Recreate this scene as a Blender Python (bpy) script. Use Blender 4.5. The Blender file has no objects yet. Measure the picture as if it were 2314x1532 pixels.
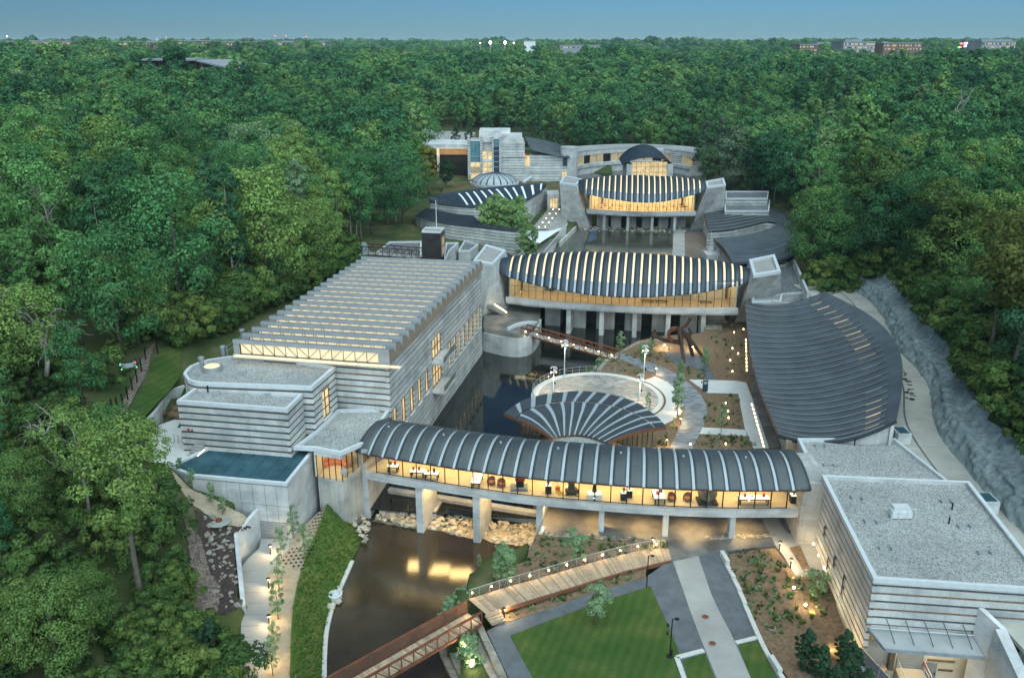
import bpy, math, random
import numpy as np
from mathutils import Vector, Matrix, noise as mnoise
from mathutils.geometry import tessellate_polygon
R = math.radians
scene = bpy.context.scene
# ------------------------------------------------------------------ camera
F_PX, CX, CY, CAM_H = 1940.0, 1157.0, 766.0, 54.0
TILT = math.atan((766 - 99) / F_PX)
cam_d = bpy.data.cameras.new('camera'); cam = bpy.data.objects.new('camera', cam_d)
scene.collection.objects.link(cam)
cam.location = (0, 0, CAM_H); cam.rotation_euler = (math.pi / 2 - TILT, 0, 0)
cam_d.sensor_width = 36; cam_d.lens = 36 * F_PX / 2314; cam_d.clip_start = 1; cam_d.clip_end = 30000
scene.camera = cam
# ------------------------------------------------------------------ world, sun, exposure
SUN_EL, SUN_AZ = R(52), R(164)           # azimuth clockwise from +Y: the afterglow stands behind the camera, to the right
w = bpy.data.worlds.new('World'); scene.world = w; w.use_nodes = True
nt = w.node_tree; nt.nodes.clear()
sky = nt.nodes.new('ShaderNodeTexSky'); sky.sky_type = 'NISHITA'; sky.sun_disc = False
sky.sun_elevation = R(13); sky.sun_rotation = -SUN_AZ; sky.altitude = 300
sky.air_density = 0.7; sky.dust_density = 0.3; sky.ozone_density = 6.0
tint = nt.nodes.new('ShaderNodeMix'); tint.data_type = 'RGBA'; tint.blend_type = 'MULTIPLY'
tint.inputs[0].default_value = 1.0; tint.inputs[7].default_value = (0.92, 1.0, 0.94, 1)
bg = nt.nodes.new('ShaderNodeBackground'); bg.inputs[1].default_value = 0.058
out = nt.nodes.new('ShaderNodeOutputWorld')
nt.links.new(sky.outputs[0], tint.inputs[6]); nt.links.new(tint.outputs[2], bg.inputs[0]); nt.links.new(bg.outputs[0], out.inputs[0])
sd = bpy.data.lights.new('sun', 'SUN'); sd.energy = 4.8; sd.angle = R(105); sd.color = (0.76, 0.95, 1.0)
so = bpy.data.objects.new('sun', sd); scene.collection.objects.link(so)
so.rotation_euler = Vector((math.sin(SUN_AZ) * math.cos(SUN_EL), math.cos(SUN_AZ) * math.cos(SUN_EL), math.sin(SUN_EL))).to_track_quat('Z', 'Y').to_euler()
vs = scene.view_settings; vs.view_transform = 'Standard'; vs.look = 'None'; vs.exposure = 0.3; vs.gamma = 1.0
scene.render.engine = 'CYCLES'
cy = scene.cycles
cy.max_bounces = 6; cy.diffuse_bounces = 3; cy.glossy_bounces = 3; cy.transmission_bounces = 4; cy.transparent_max_bounces = 8
cy.volume_bounces = 0; cy.caustics_reflective = False; cy.caustics_refractive = False
cy.sample_clamp_indirect = 4.0; cy.use_denoising = True
try: cy.denoiser = 'OPENIMAGEDENOISE'
except Exception: pass
cy.use_light_tree = True
rng = np.random.default_rng(7); random.seed(7)
# ------------------------------------------------------------------ photogrammetry: a pixel of the photograph at a known height -> a point of the place
_c, _s = math.cos(TILT), math.sin(TILT)
def P(u, v, z=0.0):
    a = (u - CX) / F_PX; b = -(v - CY) / F_PX
    t = (z - CAM_H) / (-_s + b * _c)
    return Vector((a * t, (_c + b * _s) * t, z))
def P2(u, v, z=0.0): p = P(u, v, z); return (p.x, p.y)
def zat(v, Y): b = -(v - CY) / F_PX; return CAM_H + Y * (-_s + b * _c) / (_c + b * _s)
# ------------------------------------------------------------------ materials
MATS = {}
class N:
    """a small wrapper to write node trees shortly"""
    def __init__(s, name):
        s.m = bpy.data.materials.new(name); s.m.use_nodes = True; s.t = s.m.node_tree
        s.b = s.t.nodes['Principled BSDF']; s.o = s.t.nodes['Material Output']; MATS[name] = s.m
    def n(s, ty, **k):
        x = s.t.nodes.new('ShaderNode' + ty)
        for a, v in k.items():
            if a in x.inputs.keys(): x.inputs[a].default_value = v
            else: setattr(x, a, v)
        return x
    def l(s, a, b): s.t.links.new(a, b)
    def co(s, kind='Object', scale=(1, 1, 1)):
        tc = s.n('TexCoord'); mp = s.n('Mapping'); mp.inputs['Scale'].default_value = scale
        s.l(tc.outputs[kind], mp.inputs[0]); return mp.outputs[0]
    def noise(s, sc, det=4, rough=.55, vec=None):
        x = s.n('TexNoise', Scale=sc, Detail=det, Roughness=rough)
        if vec is not None: s.l(vec, x.inputs['Vector'])
        return x.outputs[0]
    def ramp(s, fac, *stops):
        x = s.n('ValToRGB'); e = x.color_ramp.elements
        while len(e) < len(stops): e.new(0.5)
        for el, (p, c) in zip(e, stops):
            el.position = p; el.color = (*c, 1) if len(c) == 3 else c
        s.l(fac, x.inputs[0]); return x.outputs[0]
    def mix(s, fac, a, b, mode='MIX'):
        x = s.n('Mix'); x.data_type = 'RGBA'; x.blend_type = mode
        for i, v in ((0, fac), (6, a), (7, b)):
            if isinstance(v, (int, float)): x.inputs[i].default_value = v
            elif isinstance(v, tuple): x.inputs[i].default_value = (*v, 1)
            else: s.l(v, x.inputs[i])
        return x.outputs[2]
    def bump(s, h, st=.3, dist=.05):
        x = s.n('Bump', Strength=st, Distance=dist); s.l(h, x.inputs['Height']); s.l(x.outputs[0], s.b.inputs['Normal'])
    def set(s, col=None, rough=.8, metal=0, spec=.5):
        if col is not None:
            if isinstance(col, tuple): s.b.inputs['Base Color'].default_value = (*col, 1)
            else: s.l(col, s.b.inputs['Base Color'])
        s.b.inputs['Roughness'].default_value = rough; s.b.inputs['Metallic'].default_value = metal
        s.b.inputs['Specular IOR Level'].default_value = spec; return s
    def emit(s, col, st):
        if isinstance(col, tuple): s.b.inputs['Emission Color'].default_value = (*col, 1)
        else: s.l(col, s.b.inputs['Emission Color'])
        s.b.inputs['Emission Strength'].default_value = st; return s
def plain(name, col, rough=.7, metal=0, var=.25, sc=1.5, spec=.4, bump=0):
    m = N(name); v = m.co()
    n = m.noise(sc, 5, .6, v)
    lo = tuple(c * (1 - var) for c in col); hi = tuple(min(1, c * (1 + var)) for c in col)
    m.set(m.ramp(n, (.3, lo), (.7, hi)), rough, metal, spec)
    if bump: m.bump(m.noise(sc * 8, 3, .6, v), bump, .03)
    return m
def concrete(name, col, streak=.5):
    m = N(name); v = m.co(); vs_ = m.co(scale=(1.1, 1.1, .07))
    a = m.noise(.35, 6, .65, v); b = m.noise(1.6, 4, .6, vs_); c_ = m.noise(9, 3, .6, v)
    lo = tuple(x * .72 for x in col); hi = tuple(min(1, x * 1.14) for x in col)
    c1 = m.ramp(a, (.32, lo), (.66, hi))
    c2 = m.mix(m.ramp(b, (.45, (0, 0, 0)), (.75, (streak,) * 3)), c1, tuple(x * .55 for x in col))
    c3 = m.mix(.18, c2, m.ramp(c_, (.3, (.25, .25, .25)), (.7, (.75, .75, .75))), 'OVERLAY')
    br = m.n('TexBrick', Scale=1.0); br.offset = 0.5
    br.inputs['Mortar Size'].default_value = .012; br.inputs['Brick Width'].default_value = 3.2; br.inputs['Row Height'].default_value = 60
    br.inputs['Color1'].default_value = (1, 1, 1, 1); br.inputs['Color2'].default_value = (.93, .93, .93, 1); br.inputs['Mortar'].default_value = (.62, .62, .62, 1)
    cc = m.n('CombineXYZ'); sp = m.n('SeparateXYZ'); m.l(v, sp.inputs[0])
    ad = m.n('Math', operation='ADD'); m.l(sp.outputs[0], ad.inputs[0]); m.l(sp.outputs[1], ad.inputs[1])
    m.l(ad.outputs[0], cc.inputs[0]); m.l(sp.outputs[2], cc.inputs[1]); m.l(cc.outputs[0], br.inputs['Vector'])
    oi = m.n('ObjectInfo'); mr_ = m.n('MapRange'); m.l(oi.outputs['Random'], mr_.inputs[0]); mr_.inputs[3].default_value = .86; mr_.inputs[4].default_value = 1.10
    pv = m.noise(.22, 2, .4, m.co(scale=(1, 1, 2.5))); pr = m.ramp(pv, (.40, (.82, .84, .86)), (.46, (1, 1, 1)), (.62, (1.02, 1.0, .98)))
    c4 = m.mix(1.0, m.mix(1.0, c3, br.outputs[0], 'MULTIPLY'), pr, 'MULTIPLY'); cg = m.n('CombineColor'); [m.l(mr_.outputs[0], cg.inputs[i]) for i in range(3)]
    m.set(m.mix(1.0, c4, cg.outputs[0], 'MULTIPLY'), .82, 0, .3); m.bump(c_, .12, .02); return m
def speckle(name, cols, sc, rough=.9, bump=.7, big=.12, dist=.06):
    m = N(name); v = m.co()
    vo = m.n('TexVoronoi', Scale=sc); m.l(v, vo.inputs['Vector'])
    bw = m.n('RGBToBW'); m.l(vo.outputs['Color'], bw.inputs[0])
    k = len(cols) - 1
    c1 = m.ramp(bw.outputs[0], *[(.15 + .7 * i / k, c) for i, c in enumerate(cols)])
    g = m.noise(big, 4, .6, v)
    m.set(m.mix(1.0, c1, m.ramp(g, (.3, (.78,) * 3), (.7, (1.12,) * 3)), 'MULTIPLY'), rough, 0, .25)
    m.bump(vo.outputs['Distance'], bump, dist); return m
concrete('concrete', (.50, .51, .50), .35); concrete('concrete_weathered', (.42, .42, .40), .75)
concrete('concrete_smooth', (.52, .53, .53), .2)
plain('coping', (.50, .53, .55), .6, 0, .08)
plain('band_dark', (.075, .066, .060), .6, 0, .35, 2.2)
plain('band_wood', (.19, .125, .082), .65, 0, .4, 2.2)
speckle('roof_gravel', [(.14, .15, .15), (.25, .265, .26), (.34, .345, .33), (.42, .42, .40)], 9.5, .9, .4)
speckle('roof_gravel_dark', [(.05, .055, .06), (.13, .14, .15), (.25, .26, .27)], 6.0, .9, .5)
def roofmat(name, col, seam, axis_scale):
    m = N(name); v = m.co(); n1 = m.noise(.25, 5, .65, v); n2 = m.noise(3.0, 3, .6, v)
    c = m.ramp(n1, (.3, tuple(x * .75 for x in col)), (.7, tuple(x * 1.25 for x in col)))
    c = m.mix(m.ramp(n2, (.55, (0, 0, 0)), (.8, (.3, .3, .3))), c, (.13, .105, .08))
    m.set(c, .48, .25, .45)
    wv = m.n('TexWave', Scale=axis_scale, Distortion=.15); wv.bands_direction = seam; m.l(v, wv.inputs[0])
    m.bump(wv.outputs[0], .25, .02); return m
roofmat('roof_copper', (.060, .071, .076), 'Y', 1.3)
roofmat('roof_blue', (.032, .046, .060), 'Y', 1.0)
roofmat('roof_grey', (.10, .116, .126), 'X', 1.0)
plain('roof_seam', (.045, .055, .065), .45, .4, .2)
plain('roof_teal', (.034, .080, .100), .95, 0, .35, .5, .1)
plain('zinc', (.33, .36, .38), .45, .6, .12, .6)
plain('zinc_light', (.36, .375, .38), .5, .4, .1, .6)
plain('copper_tan', (.30, .24, .18), .55, .2, .2)
plain('skylight_panel', (.31, .35, .375), .35, 0, .08, 1.2)
plain('steel_dark', (.030, .026, .024), .5, .5, .2)
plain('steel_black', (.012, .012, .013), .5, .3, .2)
plain('corten', (.15, .055, .028), .8, .1, .4, 1.2)
plain('fascia_brown', (.16, .065, .035), .6, 0, .25)
plain('steel_white', (.6, .62, .63), .45, .2, .08)
plain('mesh_panel', (.10, .06, .045), .7, .2, .2)
plain('elevator_panel', (.05, .042, .045), .38, .4, .45, .5)
plain('asphalt', (.105, .115, .125), .9, 0, .22, .6, .2, .2)
plain('path_concrete', (.29, .285, .27), .85, 0, .14, .35, .25, .1)
plain('path_white', (.52, .52, .50), .8, 0, .1, .4, .25)
plain('plaza_floor', (.135, .128, .118), .5, 0, .5, .45, .5)
plain('road_concrete', (.38, .37, .33), .9, 0, .16, .25, .2, .1)
plain('kerb', (.48, .48, .46), .8, 0, .1)
plain('soil', (.165, .105, .066), .95, 0, .3, 1.4, .1, .4)
plain('mulch', (.17, .115, .072), .95, 0, .35, 2.2, .1, .6)
plain('mulch_dark', (.055, .040, .036), .95, 0, .35, 2.2, .1, .6)
plain('sand', (.33, .27, .195), .95, 0, .2, 1.0, .1, .3)
plain('rock_pale', (.43, .385, .30), .9, 0, .35, 1.2, .2, .5)
plain('rock_grey', (.26, .255, .235), .9, 0, .35, 1.2, .2, .5)
plain('stone_terrace', (.24, .215, .175), .9, 0, .35, .8, .2, .5)
speckle('red_gravel', [(.085, .065, .055), (.16, .122, .10), (.24, .195, .165)], 6.0)
def deckmat():
    m = N('deck_wood'); v = m.co(); n_ = m.noise(2.0, 5, .6, v); oi = m.n('ObjectInfo'); c = m.ramp(n_, (.3, (.30, .225, .155)), (.7, (.43, .33, .235))); r2 = m.ramp(oi.outputs['Random'], (0, (.68, .66, .64)), (.5, (1, 1, 1)), (1, (1.25, 1.2, 1.12))); m.set(m.mix(1.0, c, r2, 'MULTIPLY'), .75, 0, .3)
deckmat()
plain('white_fabric', (.72, .75, .78), .7, 0, .05)
plain('leather', (.27, .10, .04), .5, 0, .2)
plain('table_black', (.03, .028, .025), .5, 0, .2)
plain('white_paint', (.75, .74, .70), .6, 0, .06)
plain('cream_floor', (.58, .47, .32), .45, 0, .1, .7)
plain('wood_floor', (.46, .35, .22), .4, 0, .15, .7)
plain('wall_cream', (.66, .58, .44), .7, 0, .06)
plain('orange_sofa', (.55, .17, .06), .7, 0, .12)
plain('red_paint', (.45, .03, .03), .5, 0, .1)
plain('yellow_paint', (.55, .36, .03), .5, 0, .1)
plain('sign_blue', (.02, .04, .075), .5, 0, .1)
plain('art_dark', (.10, .085, .06), .7, 0, .4, 2)
plain('art_gold', (.35, .24, .09), .4, .7, .3, 2)
plain('steel_mirror', (.75, .78, .80), .2, 1, .05)
plain('grey_cable', (.05, .05, .055), .8, 0, .1)
plain('brick', (.17, .105, .085), .9, 0, .25)
plain('facade_tan', (.25, .20, .17), .9, 0, .2)
plain('facade_grey', (.22, .24, .26), .8, 0, .2)
def shotcrete():
    m = N('shotcrete'); v = m.co(); a = m.noise(.22, 6, .7, v); b = m.noise(1.2, 5, .65, m.co(scale=(1, 1, .3))); c_ = m.noise(.5, 4, .6, m.co(scale=(1, 1, .5)))
    c = m.ramp(b, (.33, (.085, .11, .115)), (.5, (.19, .235, .24)), (.68, (.36, .41, .41)))
    c = m.mix(m.ramp(a, (.35, (0, 0, 0)), (.7, (.7, .7, .7))), c, (.26, .31, .315))
    c = m.mix(m.ramp(c_, (.52, (0, 0, 0)), (.70, (.6, .6, .6))), c, (.10, .125, .13))
    m.set(c, .9, 0, .2); m.bump(b, .5, .3)
shotcrete()
def paver(name, c1, c2, mort, w_, h_):
    m = N(name); v = m.co()
    br = m.n('TexBrick', Scale=1.0); m.l(v, br.inputs['Vector'])
    br.inputs['Brick Width'].default_value = w_; br.inputs['Row Height'].default_value = h_; br.inputs['Mortar Size'].default_value = .02
    br.inputs['Color1'].default_value = (*c1, 1); br.inputs['Color2'].default_value = (*c2, 1); br.inputs['Mortar'].default_value = (*mort, 1)
    g = m.noise(.3, 4, .6, v)
    m.set(m.mix(1.0, br.outputs[0], m.ramp(g, (.3, (.75,) * 3), (.7, (1.15,) * 3)), 'MULTIPLY'), .8, 0, .3); m.bump(br.outputs['Fac'], -.3, .01)
paver('paver_grey', (.30, .31, .32), (.12, .14, .16), (.10, .10, .10), .9, .3)
paver('paver_warm', (.42, .39, .35), (.22, .22, .21), (.16, .15, .14), .8, .4)
def grassmat(name, lo, mid, hi, sc=.35):
    m = N(name); v = m.co(); a = m.noise(sc, 5, .65, v); b = m.noise(14, 3, .7, v)
    c = m.ramp(a, (.3, lo), (.5, mid), (.72, hi))
    m.set(m.mix(.45, c, m.ramp(b, (.3, (.2,) * 3), (.7, (.8,) * 3)), 'OVERLAY'), .95, 0, .1); m.bump(b, .8, .05)
def lawnmat():
    m = N('lawn'); v = m.co(); a = m.noise(.16, 5, .65, v); b = m.noise(16, 3, .7, v); mp = m.n('Mapping'); mp.inputs['Rotation'].default_value = (0, 0, .35); m.l(v, mp.inputs[0])
    wv = m.n('TexWave', Scale=.32, Distortion=1.2); wv.bands_direction = 'X'; m.l(mp.outputs[0], wv.inputs[0])
    c = m.ramp(a, (.30, (.026, .066, .014)), (.5, (.048, .088, .020)), (.66, (.085, .105, .030)), (.78, (.15, .13, .055)))
    c = m.mix(.3, c, m.ramp(wv.outputs[0], (.2, (.38,) * 3), (.8, (.62,) * 3)), 'OVERLAY'); m.set(m.mix(.5, c, m.ramp(b, (.3, (.2,) * 3), (.7, (.8,) * 3)), 'OVERLAY'), .95, 0, .1); m.bump(b, .8, .05)
lawnmat()
grassmat('meadow', (.045, .10, .022), (.08, .13, .028), (.15, .15, .045), .35)
grassmat('undergrowth', (.03, .055, .018), (.06, .08, .028), (.14, .115, .07), .16)
grassmat('green_roof', (.055, .06, .025), (.10, .085, .045), (.12, .12, .04), .3)
def water(name, col, rough=.035):
    m = N(name); v = m.co(); n1 = m.noise(.12, 4, .6, v)
    m.set(m.ramp(n1, (.3, tuple(c * .6 for c in col)), (.7, tuple(c * 1.6 for c in col))), rough, 0, .5)
    m.b.inputs['IOR'].default_value = 1.6; m.bump(m.noise(2.2, 3, .5, v), .07, .05)
water('water', (.012, .014, .012)); water('water_shallow', (.055, .058, .046), .06); water('water_brown', (.036, .027, .016), .13)
def glass(name, tint, refl=.10):
    m = N(name); t = m.t
    tr = m.n('BsdfTransparent', Color=(*tint, 1)); gl = m.n('BsdfGlossy', Roughness=.03, Color=(.9, .95, 1, 1))
    fr = m.n('LayerWeight', Blend=.25); mx = m.n('MixShader')
    mm = m.n('Math', operation='MULTIPLY_ADD'); m.l(fr.outputs['Fresnel'], mm.inputs[0]); mm.inputs[1].default_value = .5; mm.inputs[2].default_value = refl * .3
    m.l(mm.outputs[0], mx.inputs[0]); m.l(tr.outputs[0], mx.inputs[1]); m.l(gl.outputs[0], mx.inputs[2]); m.l(mx.outputs[0], m.o.inputs[0])
glass('glass', (.93, .95, .94)); glass('glass_grey', (.55, .62, .66), .3)
def lit(name, col, st, sc=.8, var=.35):
    m = N(name); n_ = m.noise(sc, 3, .5, m.co())
    m.set((.3, .27, .2), .25); m.emit(m.ramp(n_, (.3, tuple(c * (1 - var) for c in col)), (.7, col)), st); return m
lit('lit_strip', (1.0, .74, .38), .85, 2.2, .25); lit('lit_window', (1.0, .70, .30), .78, .55, .68); lit('lit_window_dim', (1.0, .64, .22), .22, .5, .75)
lit('lit_clerestory', (1.0, .80, .48), .8, .5, .25); lit('lamp_glow', (1.0, .72, .34), 16, 1, 0); lit('lamp_soft', (1.0, .76, .42), 5, 1, 0)
lit('lamp_white', (1.0, .80, .52), 30, 1, 0); lit('led_green', (.05, 1, .15), 2, 1, 0); lit('led_red', (1, .05, .05), 2.5, 1, 0); lit('led_blue', (.3, .35, 1), 4, 1, 0); lit('led_magenta', (1, .15, .6), 4, 1, 0)
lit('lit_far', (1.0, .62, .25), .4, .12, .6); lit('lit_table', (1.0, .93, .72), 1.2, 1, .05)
def leafmat(name, stops, trans=.28):
    m = N(name); m.t.nodes.remove(m.b)
    oi = m.n('ObjectInfo'); geo = m.n('NewGeometry')
    ln = m.noise(.022, 3, .6, oi.outputs['Location']); lm = m.n('MapRange'); m.l(ln, lm.inputs[0]); lm.inputs[1].default_value = .32; lm.inputs[2].default_value = .68
    av = m.n('Mix'); av.data_type = 'FLOAT'; av.inputs[0].default_value = .5; m.l(oi.outputs['Random'], av.inputs[2]); m.l(lm.outputs[0], av.inputs[3])
    c = m.ramp(av.outputs[0] if name == 'leaf_forest' else oi.outputs['Random'], *stops)
    n_ = m.noise(.5, 2, .5, m.co())
    hv = m.n('HueSaturation'); m.l(c, hv.inputs['Color'])
    mp = m.n('MapRange'); m.l(geo.outputs['Random Per Island'], mp.inputs[0]); mp.inputs[3].default_value = .62; mp.inputs[4].default_value = 1.45
    m.l(mp.outputs[0], hv.inputs['Value'])
    mh = m.n('MapRange'); m.l(n_, mh.inputs[0]); mh.inputs[3].default_value = .475; mh.inputs[4].default_value = .53; m.l(mh.outputs[0], hv.inputs['Hue'])
    d = m.n('BsdfDiffuse'); tr = m.n('BsdfTranslucent'); mx = m.n('MixShader'); mx.inputs[0].default_value = trans
    m.l(hv.outputs[0], d.inputs[0]); m.l(hv.outputs[0], tr.inputs[0]); m.l(d.outputs[0], mx.inputs[1]); m.l(tr.outputs[0], mx.inputs[2]); m.l(mx.outputs[0], m.o.inputs[0])
leafmat('leaf_forest', [(.1, (.030, .090, .046)), (.35, (.058, .155, .066)), (.6, (.100, .215, .072)), (.8, (.155, .26, .080)), (.95, (.19, .27, .13))])
leafmat('leaf_near', [(0, (.050, .10, .034)), (.5, (.085, .145, .040)), (1, (.135, .185, .05))])
leafmat('leaf_young', [(0, (.17, .29, .14)), (1, (.25, .35, .19))], .4)
leafmat('leaf_dark', [(0, (.030, .070, .038)), (1, (.045, .09, .045))])
leafmat('leaf_yellow', [(0, (.14, .16, .030)), (1, (.19, .17, .035))])
leafmat('leaf_grass', [(0, (.07, .15, .03)), (.6, (.12, .19, .045)), (1, (.20, .21, .07))])
leafmat('leaf_pale', [(0, (.15, .22, .13)), (1, (.22, .28, .18))])
plain('corten_dark', (.06, .032, .022), .8, .1, .35, 1.2); plain('steel_corten_dark', (.07, .036, .026), .8, .1, .3, 1.2); plain('art_weave', (.25, .2, .13), .9, 0, .5, 6, .1, .8)
plain('bark', (.12, .105, .085), .95, 0, .35, 2.0, .1, .5); plain('bark_pale', (.30, .275, .24), .95, 0, .3, 2.0, .1, .4)
M = MATS
# ------------------------------------------------------------------ builders
ROOT = scene.collection
ORG = {}
def link(o, parent=None):
    ROOT.objects.link(o)
    if parent is not None: o.parent = parent
    return o
def tag(o, label=None, cat=None, group=None, kind=None):
    if label: o['label'] = label
    if cat: o['category'] = cat
    if group: o['group'] = group
    if kind: o['kind'] = kind
    return o
def thing(name, label, cat, loc=(0, 0, 0), group=None):
    o = bpy.data.objects.new(name, None); o.empty_display_size = .5; o.location = loc
    link(o); ORG[o.name] = Vector(loc); return tag(o, label, cat, group)
class MB:
    def __init__(s): s.v = []; s.f = []
    def add(s, vs_, fs):
        k = len(s.v); s.v += [tuple(x) for x in vs_]; s.f += [tuple(i + k for i in f) for f in fs]; return s
    def prism(s, poly, z0, z1):
        """poly: xy list; z0/z1 numbers or per-vertex lists"""
        n = len(poly)
        A = sum(poly[i][0] * poly[(i + 1) % n][1] - poly[(i + 1) % n][0] * poly[i][1] for i in range(n))
        idx = list(range(n)) if A > 0 else list(range(n))[::-1]
        zz0 = z0 if isinstance(z0, (list, tuple)) else [z0] * n; zz1 = z1 if isinstance(z1, (list, tuple)) else [z1] * n
        b = [(poly[i][0], poly[i][1], zz0[i]) for i in idx]; t = [(poly[i][0], poly[i][1], zz1[i]) for i in idx]
        fs = [(i, (i + 1) % n, n + (i + 1) % n, n + i) for i in range(n)]
        if n <= 4: fs += [tuple(range(n, 2 * n)), tuple(range(n))[::-1]]
        else:
            tri = tessellate_polygon([[Vector((x, y, 0)) for x, y, _ in t]])
            for a, b_, c_ in tri:
                p, q, r = t[a], t[b_], t[c_]
                if (q[0] - p[0]) * (r[1] - p[1]) - (q[1] - p[1]) * (r[0] - p[0]) < 0: b_, c_ = c_, b_
                fs += [(n + a, n + b_, n + c_), (c_, b_, a)]
        return s.add(b + t, fs)
    def box(s, c, d, rz=0.0):
        ca, sa = math.cos(rz), math.sin(rz); hx, hy = d[0] / 2, d[1] / 2
        poly = [(c[0] + x * ca - y * sa, c[1] + x * sa + y * ca) for x, y in ((-hx, -hy), (hx, -hy), (hx, hy), (-hx, hy))]
        return s.prism(poly, c[2] - d[2] / 2, c[2] + d[2] / 2)
    def beam(s, p, q, w_, h_=None):
        p, q = Vector(p), Vector(q); h_ = h_ or w_; d = (q - p)
        if d.length < 1e-6: return s
        d.normalize(); up = Vector((0, 0, 1)) if abs(d.z) < .95 else Vector((0, 1, 0))
        r = d.cross(up).normalized() * w_ / 2; u = r.cross(d).normalized() * h_ / 2
        vs_ = [p - r - u, p + r - u, p + r + u, p - r + u, q - r - u, q + r - u, q + r + u, q - r + u]
        return s.add(vs_, [(0, 1, 5, 4), (1, 2, 6, 5), (2, 3, 7, 6), (3, 0, 4, 7), (3, 2, 1, 0), (4, 5, 6, 7)])
    def tube(s, path, rad, n=6, cap=True):
        path = [Vector(p) for p in path]; m = len(path); rr = rad if isinstance(rad, (list, tuple)) else [rad] * m
        k = len(s.v); ref = None
        for i, p in enumerate(path):
            d = (path[min(i + 1, m - 1)] - path[max(i - 1, 0)]).normalized()
            if ref is None: ref = Vector((1, 0, 0)) if abs(d.x) < .8 else Vector((0, 1, 0))
            r = (ref - d * ref.dot(d)).normalized(); ref = r; u = d.cross(r)
            for j in range(n):
                a = 2 * math.pi * j / n; s.v.append(tuple(p + (r * math.cos(a) + u * math.sin(a)) * rr[i]))
        for i in range(m - 1):
            for j in range(n):
                a, b = k + i * n + j, k + i * n + (j + 1) % n; s.f.append((a, b, b + n, a + n))
        if cap: s.f.append(tuple(k + j for j in range(n))[::-1]); s.f.append(tuple(k + (m - 1) * n + j for j in range(n)))
        return s
    def lathe(s, c, prof, n=16):
        k = len(s.v); m = len(prof)
        for r, z in prof:
            for j in range(n): a = 2 * math.pi * j / n; s.v.append((c[0] + r * math.cos(a), c[1] + r * math.sin(a), c[2] + z))
        for i in range(m - 1):
            for j in range(n):
                a, b = k + i * n + j, k + i * n + (j + 1) % n; s.f.append((a, b, b + n, a + n))
        s.f.append(tuple(k + j for j in range(n))[::-1]); s.f.append(tuple(k + (m - 1) * n + j for j in range(n))); return s
    def grid(s, rows, thick=0.0):
        """rows of points -> a surface; with thick a slab (thickness downwards)"""
        m, n = len(rows), len(rows[0]); k = len(s.v)
        for r in rows: s.v += [tuple(p) for p in r]
        top = [(k + i * n + j, k + i * n + j + 1, k + (i + 1) * n + j + 1, k + (i + 1) * n + j) for i in range(m - 1) for j in range(n - 1)]
        s.f += top
        if thick:
            o = m * n
            for r in rows: s.v += [(p[0], p[1], p[2] - thick) for p in r]
            s.f += [tuple(i + o for i in f)[::-1] for f in top]
            def side(a, b): s.f.append((a, a + o, b + o, b))
            for j in range(n - 1): side(k + j, k + j + 1); side(k + (m - 1) * n + j + 1, k + (m - 1) * n + j)
            for i in range(m - 1): side(k + (i + 1) * n, k + i * n); side(k + i * n + n - 1, k + (i + 1) * n + n - 1)
        return s
    def build(s, name, mat, parent=None, smooth=False, label=None, cat=None, group=None, kind=None):
        org = Vector((0, 0, 0)); p = parent
        while p is not None: org = org + ORG.get(p.name, Vector((0, 0, 0))); p = p.parent
        vs_ = [(x - org.x, y - org.y, z - org.z) for x, y, z in s.v] if org.length > 0 else s.v
        me = bpy.data.meshes.new(name); me.from_pydata(vs_, [], s.f); me.materials.append(M[mat] if isinstance(mat, str) else mat)
        if smooth: me.polygons.foreach_set('use_smooth', [True] * len(me.polygons))
        o = bpy.data.objects.new(name, me); link(o, parent); return tag(o, label, cat, group, kind)
def copy_tree(o, parent=None):
    c = o.copy(); link(c); c.parent = parent
    for ch in o.children: copy_tree(ch, c)
    return c
def put(o, loc, rz=0.0, sc=1.0, label=None, group=None):
    o.location = loc; o.rotation_euler = (0, 0, rz); o.scale = (sc, sc, sc) if isinstance(sc, (int, float)) else sc
    if label: o['label'] = label
    if group: o['group'] = group
    return o
class Path2:
    """a polyline in plan with arc length, smooth through Catmull-Rom"""
    def __init__(s, pts, smooth=6, closed=False):
        pts = [Vector((p[0], p[1])) for p in pts]
        if smooth:
            n = len(pts); o = []
            for i in range(n - 1):
                p0, p1, p2, p3 = pts[max(i - 1, 0)], pts[i], pts[i + 1], pts[min(i + 2, n - 1)]
                for k in range(smooth):
                    t = k / smooth
                    o.append(.5 * ((2 * p1) + (p2 - p0) * t + (2 * p0 - 5 * p1 + 4 * p2 - p3) * t * t + (3 * p1 - p0 - 3 * p2 + p3) * t ** 3))
            pts = o + [pts[-1]]
        s.p = pts; s.s = [0.0]
        for a, b in zip(pts, pts[1:]): s.s.append(s.s[-1] + (b - a).length)
        s.L = s.s[-1]
    def at(s, d):
        d = min(max(d, 0), s.L); lo = 0
        for i in range(len(s.s) - 1):
            if s.s[i + 1] >= d: lo = i; break
        t = (d - s.s[lo]) / max(1e-9, s.s[lo + 1] - s.s[lo]); return s.p[lo].lerp(s.p[lo + 1], t)
    def nrm(s, d):
        a, b = s.at(max(0, d - .4)), s.at(min(s.L, d + .4)); t = (b - a).normalized(); return Vector((-t.y, t.x))
    def samples(s, n): return [s.at(s.L * i / (n - 1)) for i in range(n)]
    def off(s, d, o): return s.at(d) + s.nrm(d) * o
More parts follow.
